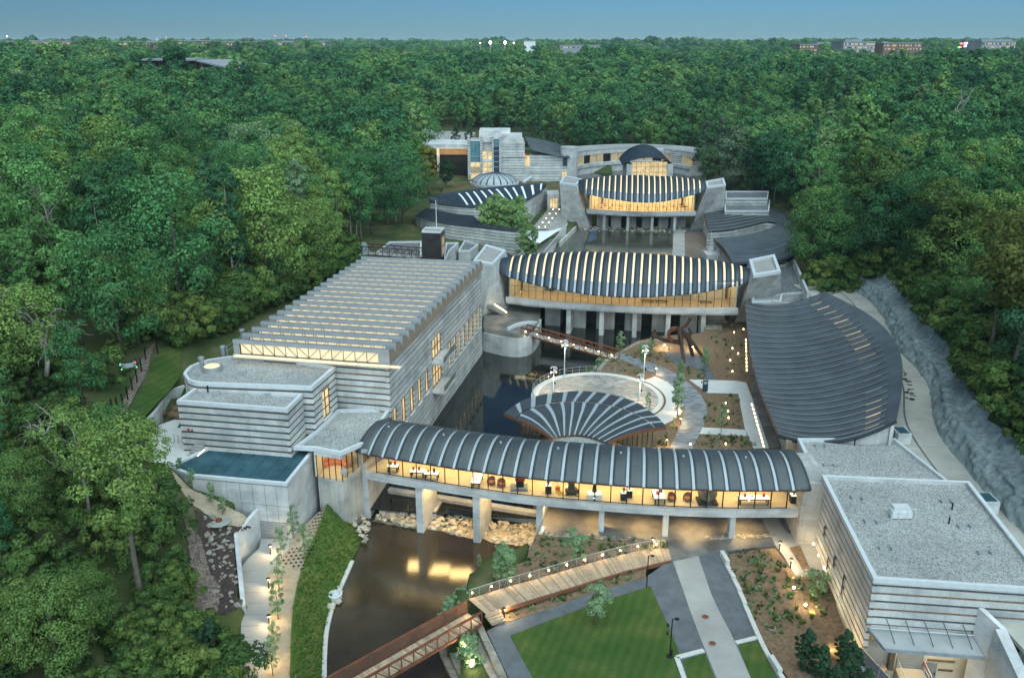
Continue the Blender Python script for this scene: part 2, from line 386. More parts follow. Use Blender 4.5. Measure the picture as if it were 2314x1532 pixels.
def strip_quad(mb, path, d0, d1, o0, o1, z0, z1, step=2.0):
    """a block that follows a plan path from d0 to d1, between offsets o0..o1 and heights z0..z1"""
    n = max(1, int(math.ceil((d1 - d0) / step)))
    ds = [d0 + (d1 - d0) * i / n for i in range(n + 1)]
    A = [path.off(d, o0) for d in ds]; B = [path.off(d, o1) for d in ds]
    for i in range(n):
        mb.prism([(A[i].x, A[i].y), (A[i + 1].x, A[i + 1].y), (B[i + 1].x, B[i + 1].y), (B[i].x, B[i].y)], z0, z1)
def strip_grid(mb, path, d0, d1, o0, o1, z0, z1, step=2.0):
    """like strip_quad but one closed skin"""
    n = max(1, int(math.ceil((d1 - d0) / step))); k = len(mb.v)
    for i in range(n + 1):
        d = d0 + (d1 - d0) * i / n; A = path.off(d, o0); B = path.off(d, o1); mb.v += [(A.x, A.y, z0), (A.x, A.y, z1), (B.x, B.y, z1), (B.x, B.y, z0)]
    for i in range(n):
        a, b = k + i * 4, k + i * 4 + 4; mb.f += [(a + j, b + j, b + (j + 1) % 4, a + (j + 1) % 4) for j in range(4)]
    mb.f += [(k + 3, k + 2, k + 1, k), (k + n * 4, k + n * 4 + 1, k + n * 4 + 2, k + n * 4 + 3)]
def banded_wall(parent, path, z0, z1, pitch=.83, thick=.4, band=.2, openings=(), bandmats=('band_dark',), cmat='concrete', top_full=True, step=2.5, jog=0):
    """concrete courses with recessed boards between them; outside is at the path's negative-normal side"""
    n = max(1, int(round((z1 - z0) / pitch))); h = (z1 - z0) / n
    for k in range(n):
        a = z1 - (k + 1) * h; b = z1 - k * h
        seg = [(0.0, path.L)]
        for s0, s1, za, zb in openings:
            if za < b - h * .5 and zb > a + h * .5:
                o = []
                for x0, x1 in seg:
                    if s1 <= x0 or s0 >= x1: o.append((x0, x1)); continue
                    if s0 > x0: o.append((x0, s0))
                    if s1 < x1: o.append((s1, x1))
                seg = o
        if not seg: continue
        for x0, x1 in seg:
            if x1 - x0 < .05: continue
            mb = MB(); mw = MB(); strip_grid(mb, path, x0, x1, 0, thick, a + band, b, step); mb.build('concrete_course', cmat, parent)
            strip_grid(mw, path, x0, x1, .08, thick - .01, a, a + band, step); mw.build('board_band', bandmats[(k + jog) % len(bandmats)], parent)
def outset(poly, w_):
    n = len(poly); A = sum(poly[i][0] * poly[(i + 1) % n][1] - poly[(i + 1) % n][0] * poly[i][1] for i in range(n)); sg = 1 if A > 0 else -1; o = []
    for i in range(n):
        p0, p1, p2 = Vector(poly[i - 1]), Vector(poly[i]), Vector(poly[(i + 1) % n]); d1 = (p1 - p0).normalized(); d2 = (p2 - p1).normalized(); b = Vector((d1.y, -d1.x)) * sg + Vector((d2.y, -d2.x)) * sg
        b = b.normalized() * min(2.0, 1 / max(.35, b.length / 2)); q = p1 + b * w_; o.append((q.x, q.y))
    return o
def flat_roof(parent, poly, z, mat='roof_gravel', lip=.35, wid=.35, edge='coping'):
    """gravel field with a raised coping round it"""
    poly0 = poly; poly = outset(poly, .05)
    MB().prism(poly0, z - .5, z - lip).build('gravel_field' if 'gravel' in mat else 'roof_membrane', mat, parent)
    n = len(poly); A = sum(poly[i][0] * poly[(i + 1) % n][1] - poly[(i + 1) % n][0] * poly[i][1] for i in range(n)); sg = 1 if A > 0 else -1
    inner = []
    for i in range(n):
        p0, p1, p2 = Vector(poly[i - 1]), Vector(poly[i]), Vector(poly[(i + 1) % n])
        d1 = (p1 - p0).normalized(); d2 = (p2 - p1).normalized(); n1 = Vector((-d1.y, d1.x)) * sg; n2 = Vector((-d2.y, d2.x)) * sg
        b = (n1 + n2); b = b.normalized() * min(2.0, 1 / max(.35, b.length / 2)); q = p1 + b * wid; inner.append((q.x, q.y))
    mb = MB()
    for i in range(n):
        j = (i + 1) % n; mb.prism([poly[i], poly[j], inner[j], inner[i]], z - lip - .1, z + .015)
    return mb.build('coping', edge, parent)
def inpoly(x, y, poly):
    r = np.zeros(np.shape(x), bool); n = len(poly); j = n - 1
    for i in range(n):
        xi, yi = poly[i]; xj, yj = poly[j]
        c_ = ((yi > y) != (yj > y)) & (x < (xj - xi) * (y - yi) / ((yj - yi) + 1e-12) + xi); r ^= c_; j = i
    return r
def area_light(name, loc, size, energy, col=(1, .72, .36), parent=None, size_y=None, rot=(0, 0, 0), spread=None):
    d = bpy.data.lights.new(name, 'AREA'); d.shape = 'RECTANGLE'; d.size = size; d.size_y = size_y or size; d.energy = energy; d.color = col
    if spread: d.spread = spread
    o = bpy.data.objects.new(name, d); o.location = loc; o.rotation_euler = rot; ROOT.objects.link(o)
    if parent is not None: o.parent = parent; o.location = Vector(loc) - ORG[parent.name]
    return o
def point_light(name, loc, energy, col=(1, .70, .34), rad=.06, parent=None):
    d = bpy.data.lights.new(name, 'POINT'); d.energy = energy; d.color = col; d.shadow_soft_size = rad
    o = bpy.data.objects.new(name, d); o.location = loc; ROOT.objects.link(o)
    if parent is not None: o.parent = parent
    return o

def spot_light(name, loc, energy, col, parent, size=150):
    d = bpy.data.lights.new(name, 'SPOT'); d.energy = energy; d.color = col; d.spot_size = R(size); d.spot_blend = .9; d.shadow_soft_size = .05
    o = bpy.data.objects.new(name, d); ROOT.objects.link(o); o.parent = parent; o.location = Vector(loc) - ORG[parent.name]; return o
# ------------------------------------------------------------------ terrain
Z_LOW, Z_UP, Z_MID = -2.4, -1.2, 2.0            # lower pond, upper pond, pond between the two vaulted bridges
def zc(y): return max(0.0, min(1.0, (y - 73) / 11.0))
def zg(v):
    z = .5
    for _ in range(12): z = .5 * z + .5 * zc(P(1157, v, z).y)
    return z
CTRL = [P(*t) for t in [
 (370,900,9.2),(330,930,9.5),(300,870,11.5),(260,960,11.5),(240,800,14),(150,900,14),(100,700,17),(0,600,20),(300,650,14),(480,690,12),(600,650,10.5),(700,600,10),(690,555,9),
 (560,560,11),(430,480,13),(250,480,16),(100,480,20),(0,450,22),(800,470,9),(900,480,8),(700,430,11),(600,350,14),(400,1000,7.5),(350,1050,8.5),(200,1050,11),(60,1050,13),
 (470,1110,6.2),(540,1150,5.6),(420,1150,6.0),(520,1170,5.0),(330,1180,7),(150,1200,9),(0,1250,10),(440,1250,4.2),(500,1240,2.6),(500,1330,1.4),(430,1350,3.0),(320,1370,3.5),(150,1400,5.5),(0,1450,6.5),
 (480,1400,1.2),(520,1500,.6),(300,1500,2.6),(100,1520,4.5),(0,1700,4),(300,1700,1.5),(600,1300,.6),(570,1250,1),(600,1400,.2),(600,1530,-.1),(600,1700,-.2),(690,1300,.4),(690,1500,-.4),(680,1200,1),
 (1250,1230,.9),(1400,1230,.9),(1600,1210,.9),(1750,1250,.8),(1300,1450,-.1),(1500,1400,-.1),(1700,1450,-.1),(1400,1700,-.1),(1800,1700,-.1),(1900,1500,-.2),(1150,1500,-.6),(1250,1600,-.3),
 (1400,900,.85),(1550,850,.85),(1550,950,.85),(1650,900,.85),(1650,780,.85),(1600,1000,.85),(1700,1000,.85),(1640,720,1.2),
 (900,330,9),(960,300,11),(1000,320,10),(850,380,9),(1300,345,7),(1450,340,7),(1600,350,8),(1700,420,8),(1200,400,6),(1100,440,6),(1240,470,5),(1250,520,3.5),(1200,560,3),(1100,520,5),(1000,560,7),
 (1500,420,4),(1600,520,3),(1720,440,6),(1700,600,3.5),(2000,1300,0),(2200,1500,0)]]
CTRL += [Vector(t) for t in [(-140,420,20),(-60,420,15),(40,450,13),(140,420,17),(-220,300,24),(-160,200,23),(-120,120,19),(-110,60,15),(240,300,26),(130,300,16),(110,240,12),
 (-300,600,22),(0,600,16),(300,600,22),(-600,1000,24),(0,1000,19),(600,1000,25),(-1500,2000,30),(0,2000,26),(1500,2000,31),(-3000,4000,34),(0,4000,33),(3000,4000,34),(0,9000,34),(-6000,8000,34),(6000,8000,34),
 (-400,100,26),(400,100,30),(-60,40,4),(60,30,0),(0,30,-1),(-800,300,28),(800,300,30)]]
CA = np.array([tuple(c) for c in CTRL])
WALL_PX = [(1900,640),(1952,672),(1995,721),(2026,787),(2072,836),(2098,881),(2106,950),(2132,1000),(2182,1064),(2241,1133),(2313,1210),(2430,1320),(2600,1470)]
WALL_XY = [P2(u, v, 5.8) for u, v in WALL_PX]
wy = np.array([p[1] for p in WALL_XY][::-1]); wx = np.array([p[0] for p in WALL_XY][::-1])
def xwall(y): return np.interp(y, np.append(wy, [200, 250, 320, 400]), np.append(wx, [84, 96, 104, 120]))
UP_POND = [P2(u, v, Z_UP) for u, v in [(1235,905),(1260,880),(1300,862),(1340,852),(1362,830),(1380,810),(1405,795),(1440,786),(1490,780),(1585,770),(1640,752),(1690,735),(1700,705)]]
UP_POND = [(4.6,104.0),(3.4,112.0)] + UP_POND + [(48,176),(-4,180),(-8.0,160.0),(-8.4,150),(-10.5,138),(-13,125),(-15,112),(-17,104.5),(-18.5,97)]
WEIR_X1 = 4.8
UP_POND = [(4.8,92.5)] + UP_POND + [(-18.5,95.0)]
LOW_POND = [P2(u, v, Z_LOW) for u, v in [(815,1150),(810,1195),(822,1215),(800,1262),(778,1310),(752,1370),(738,1425),(733,1480),(732,1600),(1040,1610),(1040,1532),(1012,1470),(1008,1425),(1026,1390),(1056,1352),(1092,1322),(1134,1296),(1200,1270),(1225,1195),(1225,1150)]]
FAR_POND = [(16, 268), (70, 262), (84, 300), (92, 362), (50, 374), (20, 354)]; DOCK = [(31.0, 38), (30.8, 67.5), (43.5, 67.5), (45.5, 38)]
MID_POND = [(20,250.5),(-2,205),(-4,184),(52,184),(58,190),(58,262),(20,262)]
SITE_R = [P2(u, v, .5) for u, v in ((1190,1268),(1214,1200),(1228,1040),(1232,960),(1300,850),(1345,838),(1385,800),(1440,762),(1500,750),(1600,742),(1640,715),(1700,700),(1740,880),(1800,1035),(1840,1205),(1862,1296),(1985,1600),(2000,1760),(1200,1760),(1160,1600),(1105,1440),(1075,1350))]
SITE_T = [P2(u, v, 7.6) for u, v in ((318,965),(415,895),(425,985),(505,992),(430,1075),(372,1062),(285,1040))]
SITE_L = [P2(u, v, zz) for u, v, zz in ((552,1365,.6),(538,1290,.8),(531,1222,1),(592,1165,1.5),(655,1150,1.5),(735,1100,2),(800,1090,2),(815,1165,0),(812,1190,-2),(820,1220,-2.4),(750,1370,-2.4),(733,1480,-2.4),(733,1760,-2.4),(538,1760,-.1),(541,1460,0))]
def ground(x, y, raw=False):
    x = np.asarray(x, float); y = np.asarray(y, float); num = np.zeros(x.shape); den = np.zeros(x.shape)
    for cx_, cy_, cz_ in CA:
        sc_ = 6 + .05 * math.hypot(cx_, cy_)
        w_ = 1.0 / (((x - cx_) ** 2 + (y - cy_) ** 2) / sc_ ** 2 + .15) ** 2
        num += w_ * cz_; den += w_
    z = num / den
    d = x - xwall(y); near = np.clip((190 - y) / 25, 0, 1)
    zr = 10.3 + np.clip(d - 4, 0, 70) * .22
    hill = np.where(d > 4.2, zr, np.where(d > -12, 5.2, z))
    z = z * (1 - near) + hill * near
    far = np.clip((np.hypot(x, y) - 380) / 500, 0, 1); z = z + far * (5 * np.sin(x * .011 + 1.3) * np.cos(y * .008) + 4 * np.sin(x * .0041 + y * .0033) + 3 * np.sin(x * .023 - y * .017))
    if raw: return z
    for poly, zb in ((UP_POND, -4.2), (LOW_POND, -4.6), (MID_POND, .5), (FAR_POND, 1.0), (DOCK, -3.2)): z = np.where(inpoly(x, y, poly), zb, z)
    # under the designed court, the ramp and the bank the ground is cut away
    z = np.where(inpoly(x, y, SITE_T), np.minimum(z, 6.9), z); z = np.where(np.hypot(x - 13.2, y - 125.5) < 13.5, np.minimum(z, -3.0), z)
    for poly in (SITE_R, SITE_L): z = np.where(inpoly(x, y, poly), np.minimum(z, -3.0), z)
    return z
COURT = [(-38.5,64),(-31,87),(-38,88),(-44,104),(-40,118),(-24,172),(-30,236),(-14,290),(60,300),(78,250),(76,190),(60,160),(64,135),(58,105),(50,70),(44,40),(-30,40)]
def zcourt(x, y):
    """level of the designed court: 0 near the lawn, 1 beyond the glazed bridge"""
    return np.clip((y - 73) / 11.0, 0, 1) * 1.0 - .06
def axis(core0, core1, st, lo, hi, gr):
    a = list(np.arange(core0, core1 + .01, st)); d = st; p = core1
    while p < hi: d *= gr; p += d; a.append(p)
    d = st; p = core0; b = []
    while p > lo: d *= gr; p -= d; b.append(p)
    return np.array(b[::-1] + a)
gx = axis(-62, 82, 1.25, -9000, 9000, 1.09); gy = axis(44, 200, 1.25, -60, 13000, 1.06)
GX, GY = np.meshgrid(gx, gy); GZ = ground(GX, GY)
GZ += np.where((GY > 200) | (np.abs(GX) > 70), rng.normal(0, .15, GX.shape), 0)
def grid_obj(name, X, Y, Z, mat, kind='structure', smooth=True):
    m, n = X.shape; vs_ = np.stack([X.ravel(), Y.ravel(), Z.ravel()], 1)
    i = np.arange(m * n).reshape(m, n); fs = np.stack([i[:-1, :-1].ravel(), i[:-1, 1:].ravel(), i[1:, 1:].ravel(), i[1:, :-1].ravel()], 1)
    me = bpy.data.meshes.new(name); me.from_pydata(vs_.tolist(), [], fs.tolist()); me.materials.append(M[mat])
    me.polygons.foreach_set('use_smooth', [smooth] * len(me.polygons)); o = bpy.data.objects.new(name, me); link(o); return tag(o, kind=kind)
grid_obj('terrain', GX, GY, GZ, 'undergrowth')
def sheet(name, poly, z, mat, depth=.35, kind='structure', label=None):
    o = MB().prism(poly, [a - depth for a in z] if isinstance(z, list) else z - depth, z).build(name, mat, kind=kind); return o
def gpx(pts, dz=0.0): return [P2(u, v, zg(v)) for u, v in pts], [zg(v) + dz for u, v in pts]
# water
sheet('pond_upper_water', UP_POND, Z_UP, 'water', .1); sheet('pond_lower_water', LOW_POND, Z_LOW, 'water_brown', .1); sheet('pond_far_water', MID_POND, Z_MID, 'water_shallow', .1)
# ------------------------------------------------------------------ buildings
def PY(u, v, Y):
    a = (u - CX) / F_PX; b = -(v - CY) / F_PX; t = Y / (_c + b * _s); return Vector((a * t, Y, CAM_H + (-_s + b * _c) * t))
def s_of(path, q):
    best = min(range(401), key=lambda k: (path.at(path.L * k / 400) - Vector((q[0], q[1]))).length); return path.L * best / 400
def flip(path): return Path2([(p.x, p.y) for p in path.p[::-1]], 0)
def line(*pts): return Path2(pts, 0)
def window(parent, path, s0, s1, z0, z1, mat='lit_window', nm=2, nh=1, inset=.28, fr='steel_dark', fw=.07):
    """a window let into a wall: frame, panes, mullions, a sill"""
    w_ = MB(); strip_quad(w_, path, s0, s1, inset, inset + .06, z0, z1); win = w_.build('window', mat, parent)
    g = MB()
    for k in range(nm + 1):
        s_ = s0 + (s1 - s0) * k / nm; strip_quad(g, path, max(s0, s_ - fw / 2), min(s1, s_ + fw / 2), inset - .1, inset - .005, z0, z1)
    for k in range(nh + 1):
        z_ = z0 + (z1 - z0 - fw) * k / nh; strip_quad(g, path, s0, s1, inset - .09, inset - .008, z_, z_ + fw)
    g.build('frame', fr, win)
    sl = MB(); strip_quad(sl, path, s0 - .1, s1 + .1, -.08, inset - .1, z0 - .14, z0 - .005); sl.build('sill', 'coping', win); return win
# ---- the glazed walkway bridge in front
BZ, BT = 4.0, 5.0
EV = Path2([P2(u, v, 8.2) for u, v in [(802,1018),(830,1025),(896,1036),(956,1045),(1019,1055),(1085,1064),(1150,1073),(1225,1081),(1324,1089),(1433,1097),(1542,1103),(1653,1106),(1798,1106),(1834,1105)]], 6)
fs0, fs1 = s_of(EV, P2(833, 1026, 8.2)), s_of(EV, P2(1795, 1106, 8.2)); NST = 28
fg = thing('walkway_bridge', 'long glazed footbridge with a curved dark barrel roof and pale roof strips', 'bridge', (*EV.at(EV.L / 2), 1.0))
def vault(path, d0, d1, a, r, z, dz=0.0, n=12, m=4, thick=.14):
    rows = []
    for i in range(m + 1):
        d = d0 + (d1 - d0) * i / m; e, q = path.at(d), path.nrm(d); row = []
        for k in range(n + 1):
            t = -1 + 2 * k / n; o = a * (1 + math.sin(t * math.pi / 2) * .35 + t * .65) ; tt = o / a - 1
            row.append((e.x + q.x * o, e.y + q.y * o, z + r * (1 - tt * tt) + dz))
        rows.append(row)
    return rows
pitch = (fs1 - fs0) / (NST - 1); sw = .17
for i in range(NST + 1):
    d0 = 0 if i == 0 else fs0 + pitch * (i - 1) + sw; d1 = EV.L if i == NST else fs0 + pitch * i - sw
    pn = MB().grid(vault(EV, d0, d1, 4.4, 2.1, 8.2, 0, 14), .16).build('roof_panel', 'roof_copper', fg, True)
    if i < NST:
        MB().grid(vault(EV, d1 + .01, d1 + 2 * sw - .01, 4.36, 2.08, 8.2, -.07, 14, 1), .05).build('roof_strip', 'skylight_panel', fg)
    if i % 4 == 1:
        e, q = EV.at((d0 + d1) / 2), EV.nrm((d0 + d1) / 2); c_ = e + q * 3.6; MB().lathe((c_.x, c_.y, 10.15), [(.16, 0), (.16, .22), (.06, .3)], 8).build('roof_vent', 'zinc', pn)
ea = MB(); strip_quad(ea, EV, .05, EV.L - .05, .02, .22, 7.93, 8.06, 1.5); ea.build('eave_trim', 'fascia_brown', fg)
eb = MB(); strip_quad(eb, EV, .05, EV.L - .05, 8.55, 8.76, 7.93, 8.06, 1.5); eb.build('eave_trim', 'fascia_brown', fg)
dk = MB(); strip_quad(dk, EV, .2, EV.L - .5, 1.05, 7.7, BZ + .45, BT, 1.5); dk.build('deck', 'concrete_smooth', fg)
dk = MB(); strip_quad(dk, EV, .2, EV.L - .5, 1.28, 7.5, BZ, BZ + .45, 1.5); dk.build('deck_beam', 'concrete_smooth', fg)
fl = MB(); strip_quad(fl, EV, .6, EV.L - 1.0, 1.72, 7.1, BT + .004, BT + .03, 1.5); fl.build('floor', 'cream_floor', fg)
cl = MB(); strip_quad(cl, EV, .4, EV.L - .8, 1.2, 7.6, 8.2, 8.26, 1.5); cl.build('ceiling', 'wall_cream', fg)
for i in range(NST):
    d = fs0 + pitch * i
    for o, full in ((1.6, True), (7.2, False)):
        p = EV.off(d, o); MB().beam((p.x, p.y, BT - .12), (p.x, p.y, 8.2), .11, .16).build('mullion', 'steel_dark', fg)
    if i < NST - 1:
        for o in (1.62, 7.18):
            g = MB(); strip_quad(g, EV, d + .06, d + pitch - .06, o, o + .03, BT + .05, 8.18, 2.5); pane = g.build('glass_pane', 'glass', fg)
            if o < 2:
                b_ = MB(); strip_quad(b_, EV, d + .06, d + pitch - .06, o - .03, o + .05, BT + .005, BT + .05, 2.5); b_.build('bottom_rail', 'steel_dark', pane)
                p = EV.off(d + pitch * .5, 1.35); MB().box((p.x, p.y, 7.98), (.3, .18, .14)).build('soffit_lamp', 'steel_dark', fg)
for u, v, z, wd, dp in [(962,1188,Z_LOW,.85,4.6),(1087,1210,Z_LOW,.85,4.6),(1219,1187,.9,.7,4.4),(1358,1197,1,.62,1.3),(1501,1203,1,.62,1.3),(1646,1203,1,.62,1.3)]:
    d = s_of(EV, P2(u, v, z)); mb = MB(); strip_quad(mb, EV, d - wd / 2, d + wd / 2, 1.75, 1.75 + dp, z - 1.2, BZ - .002); mb.build('pier', 'concrete_smooth', fg)
for i in range(9):
    d = fs0 + (fs1 - fs0) * (i + .5) / 9; p = EV.off(d, 4.4)
    area_light('gallery_lamp', (p.x, p.y, 8.1), 5.0, 290, (1, .72, .34), fg, 4.2)
for i in range(17):
    d = fs0 + (fs1 - fs0) * (i + .5) / 17; p = EV.off(d, 3.2)
    if i > 6 and i % 2: spot_light('underside_lamp', (p.x, p.y, 3.96), 1150, (1, .66, .26), fg, 112)
    elif 0 < i <= 6: area_light('underside_lamp', (p.x, p.y + .8, 3.97), 2.6, 300, (1, .66, .26), fg, 2.2)
# end piers of the walkway bridge
lp = thing('bridge_abutment', 'tall pale concrete abutment carrying the stream end of the walkway bridge', 'abutment', (*P2(815, 1165, Z_LOW), Z_LOW))
q0, q1 = P(804, 1165, Z_LOW), P(836, 1172, Z_LOW)
MB().prism([(q0.x, q0.y), (q1.x, q1.y), (q1.x + 1.4, q1.y + 8), (q0.x - .4, q0.y + 8)], Z_LOW - 1, 5.0).build('shaft', 'concrete_smooth', lp)
MB().prism([(q0.x + .35, q0.y - .2), (q1.x - .55, q1.y - .1), (q1.x - .2, q1.y + 7), (q0.x + .2, q0.y + 7)], 5.002, 8.1).build('upper_shaft', 'concrete_smooth', lp)
rp = thing('bridge_abutment', 'weathered concrete block carrying the far end of the walkway bridge beside the grey gravel-roofed building', 'abutment', (33.4, 83.5, 1))
MB().prism([(31.9, 83.6), (34.9, 83.4), (35.0, 91), (32.2, 91)], -.2, 8.6).build('shaft', 'concrete_weathered', rp)
MB().prism([(34.0, 82.6), (35.2, 82.6), (35.2, 83.3), (34.0, 83.39)], 4.2, 8.9).build('corner_pier', 'concrete_smooth', rp)
# ---- weir under it
wr = thing('weir', 'low stained concrete weir wall between the rock bed and the upper pond under the footbridge', 'weir', (-6, 98, -2.4))
wa, wb = P2(877, 1112, -1.05), P2(1216, 1166, -1.05)
wp = line(wa, wb)
mb = MB(); strip_quad(mb, wp, 0, wp.L, 0, .55, -4, -.78); mb.build('wall', 'concrete_weathered', wr)
mb = MB(); strip_quad(mb, wp, 0, wp.L, -.12, .68, -.777, -.6); mb.build('capping', 'concrete', wr)
for k in (.34, .67):
    q = wp.at(wp.L * k); MB().box((q.x, q.y - 1.4, -2.5), (.8, 2.8, 2.9), -.2).build('buttress', 'concrete_weathered', wr)
q = wp.at(wp.L * .55); MB().box((q.x, q.y - .02, -2.2), (.5, .2, .5)).build('outlet', 'steel_black', wr)
# ---- the long gallery with saw-tooth roof
ga = thing('gallery_hall', 'long banded concrete gallery hall with rows of glowing saw-tooth roof lights beside the pond', 'building', (-15.7, 102.2, 0))
GT = 15.3
gw = Path2([P2(u, v, GT) for u, v in [(878.5,826),(920,783),(960,740),(1000,697),(1040,657),(1088,607)]], 6)
wins = [(s_, s_ + 2.1, 4.9, 8.9) for s_ in (.5, 4.1, 7.7, 11.4, 15.1)] + [(s_, s_ + 1.75, 4.5, 8.5) for s_ in (28.3, 31.3, 34.2, 37.1, 39.9, 42.5, 45.4, 48.3)]
bay = [(18.8, 24.8, 8.65, 11.9), (18.8, 24.8, 4.0, 7.8)]
banded_wall(ga, gw, -2.96, GT, .83, .5, .21, wins + bay, ('band_wood', 'band_dark', 'band_wood'), 'concrete', step=3)
for w_ in wins: window(ga, gw, w_[0], w_[1], w_[2], w_[3], 'lit_window', 2, 1, .34)
for b_ in bay: window(ga, gw, b_[0], b_[1], b_[2], b_[3], 'lit_window', 4, 2, .42)
for zf in (8.35, 3.7):
    bl = MB(); strip_quad(bl, gw, 18.9, 25.6, -1.9, -.02, zf, zf + .28); b0 = bl.build('balcony', 'concrete', ga)
    rl = MB()
    for k in range(9):
        p = gw.off(19.0 + k * .8, -1.82); rl.beam((p.x, p.y, zf + .28), (p.x, p.y, zf + 1.35), .05)
    rl.build('railing_post', 'steel_dark', b0)
    gl_ = MB(); strip_quad(gl_, gw, 19, 25.5, -1.8, -1.77, zf + .35, zf + 1.3); gl_.build('railing_glass', 'glass', b0)
A0, B0, A1, B1 = [P(u, v, 17.2) for u, v in ((526,771),(879,795),(816,583),(1083,594))]
fl_ = P2(526, 800, GT); fr = (gw.p[0].x, gw.p[0].y)
nf = line(fl_, fr); banded_wall(ga, nf, 6.17, GT, .83, .5, .25, (), ('band_dark', 'band_wood'), 'concrete')
bk = (A1.x - .8, A1.y + 2.6)
MB().prism([fl_, (fr[0] - .5, fr[1] + .5)] + [(p.x - .55, p.y) for p in gw.p[4::4]] + [(gw.p[-1].x - .6, gw.p[-1].y), bk], 4, GT - .3).build('roof_slab', 'zinc', ga)
lw = line(bk, fl_); mb = MB(); strip_quad(mb, lw, 0, lw.L, 0, .4, 4, GT - .05); mb.build('outer_wall', 'concrete', ga)
NM = 19
for i in range(NM):
    t = i / (NM - 1); a, b = A0.lerp(A1, t), B0.lerp(B1, t); pt = (A1 - A0) / (NM - 1); pb = (B1 - B0) / (NM - 1); n_ = 7
    def prof(p, st):
        o = [(p.x, p.y, 17.4)]
        for k in range(1, n_ + 1):
            an = math.pi / 2 * k / n_; o.append((p.x + st.x * math.sin(an), p.y + st.y * math.sin(an), 15.42 + 1.98 * math.cos(an)))
        return o
    mo = MB().grid([prof(a, pt), prof(b, pb)][::-1], .1).build('roof_monitor', 'zinc', ga, False)
    di = (b - a).normalized(); L_ = (b - a).length; nn = Vector((-di.y, di.x, 0))
    def at(s_, o, z_): q = a + di * s_ - nn * o; return (q.x, q.y, z_)
    MB().add([at(.0, .05, 16.92), at(L_, .05, 16.92), at(L_, .05, 17.42), at(0, .05, 17.42), at(0, -.12, 16.92), at(L_, -.12, 16.92), at(L_, -.12, 17.42), at(0, -.12, 17.42)],
             [(0, 1, 2, 3), (3, 2, 6, 7), (0, 4, 5, 1), (1, 5, 6, 2), (0, 3, 7, 4), (4, 7, 6, 5)]).build('ridge_fascia', 'zinc_light', mo)
    MB().add([at(.9, -.3, 15.5), at(L_ - 1.5, -.3, 15.5), at(L_ - 1.5, -.3, 17.12), at(.9, -.3, 17.12), at(.9, -.36, 15.5), at(L_ - 1.5, -.36, 15.5), at(L_ - 1.5, -.36, 17.12), at(.9, -.36, 17.12)],
             [(0, 1, 2, 3), (4, 7, 6, 5), (0, 4, 5, 1), (3, 2, 6, 7)]).build('clerestory', 'lit_clerestory', mo)
    tr = MB(); nb = 12
    for k in range(nb + 1):
        s_ = .9 + (L_ - 2.4) * k / nb; tr.beam(at(s_, -.2, 15.45), at(s_, -.2, 17.12), .07)
        if k < nb:
            s2 = .9 + (L_ - 2.4) * (k + 1) / nb
            if i < 6: tr.beam(at(s_ if k >= nb / 2 else s_, -.2, 15.5 if k >= nb / 2 else 17.05), at(s2, -.2, 17.05 if k >= nb / 2 else 15.5), .06)
            else: tr.beam(at(s2 - .6, -.2, 16.4), at(s2, -.2, 17.08), .07)
    tr.build('truss', 'steel_dark', mo)
    for (p_, st) in ((b, pb), (a, pt)):
        pr = prof(p_, st); base = [(x, y, 15.3) for x, y, z in pr]; MB().add(pr + base, [(k, k + 1, k + 1 + len(pr), k + len(pr)) for k in range(len(pr) - 1)]).build('end_cap', 'copper_tan', mo)
    for s0_, s1_ in ((0, .88), (L_ - 1.48, L_)): MB().add([at(s0_, .0, 15.3), at(s1_, .0, 15.3), at(s1_, .0, 17.12), at(s0_, .0, 17.12)], [(0, 1, 2, 3)]).build('side_panel', 'zinc_light', mo)
fr_ = A0 + (B0 - A0) * .02
sl = MB(); q_ = (B0 - A0).normalized()
for k in range(16):
    p = A0 + q_ * (1.0 + k * 1.42); sl.box((p.x, p.y - .9, 15.55), (1.3, .7, .12), math.atan2(q_.y, q_.x))
sl.build('ledge_lamps', 'lit_clerestory', ga)
rl = MB()
for k in range(18):
    t = k / 17; p = A0.lerp(A1, t); rl.beam((p.x - .9, p.y, 15.2), (p.x - .9, p.y, 16.5), .05)
    if k: q = A0.lerp(A1, (k - 1) / 17); rl.beam((p.x - .9, p.y, 16.5), (q.x - .9, q.y, 16.5), .05).beam((p.x - .9, p.y, 15.9), (q.x - .9, q.y, 15.9), .05)
rl.build('edge_railing', 'zinc_light', ga)
for u, v in ((547, 752), (504, 790), (455, 815)):
    p = P(u, v, 15.5); vp = MB().lathe((p.x, p.y, 9), [(.3, 0), (.3, 6.6), (.42, 6.7), (.42, 7.0), (.2, 7.1)], 10).build('vent_pipe', 'zinc', label='slim grey vent pipe with a cap, %s beside the stepped roof' % {547: 'farthest of three', 504: 'middle one of three', 455: 'nearest of three'}[u], cat='vent pipe', group='vent pipes by the gallery roof')
# ---- stepped annex (two gravel roofs)
an = thing('stepped_annex', 'banded concrete annex with two stepped gravel roofs and one rounded end', 'building', (-33, 96, 8))
TA, TB_, TL = 14.0, 14.85, 9.0
a1, a2, a3, a4 = [P2(u, v, TA) for u, v in ((400,905),(649,923.5),(683,890),(446,872))]
pa = line(a1, a2, a3); banded_wall(an, line(a1, a2), 6.53, TA, .83, .4, .26, (), ('band_dark',)); banded_wall(an, line(a2, a3), 6.53, TA - .004, .83, .4, .26, (), ('band_dark',))
banded_wall(an, line(a4, a1), 6.53, TA - .008, .83, .4, .26, (), ('band_dark',))
flat_roof(an, [a1, a2, a3, a4], TA)
b1, b2 = P2(705, 874, TB_), P2(757, 829, TB_)
left = [P2(u, v, TB_) for u, v in ((560, 798),(470,812),(430,826),(415,843),(425,858),(446,864))]
bpoly = [left[-1], b1, b2] + left[:-1]
banded_wall(an, line(left[-1], b1), 6.55, TB_, .83, .4, .26, (), ('band_dark',))
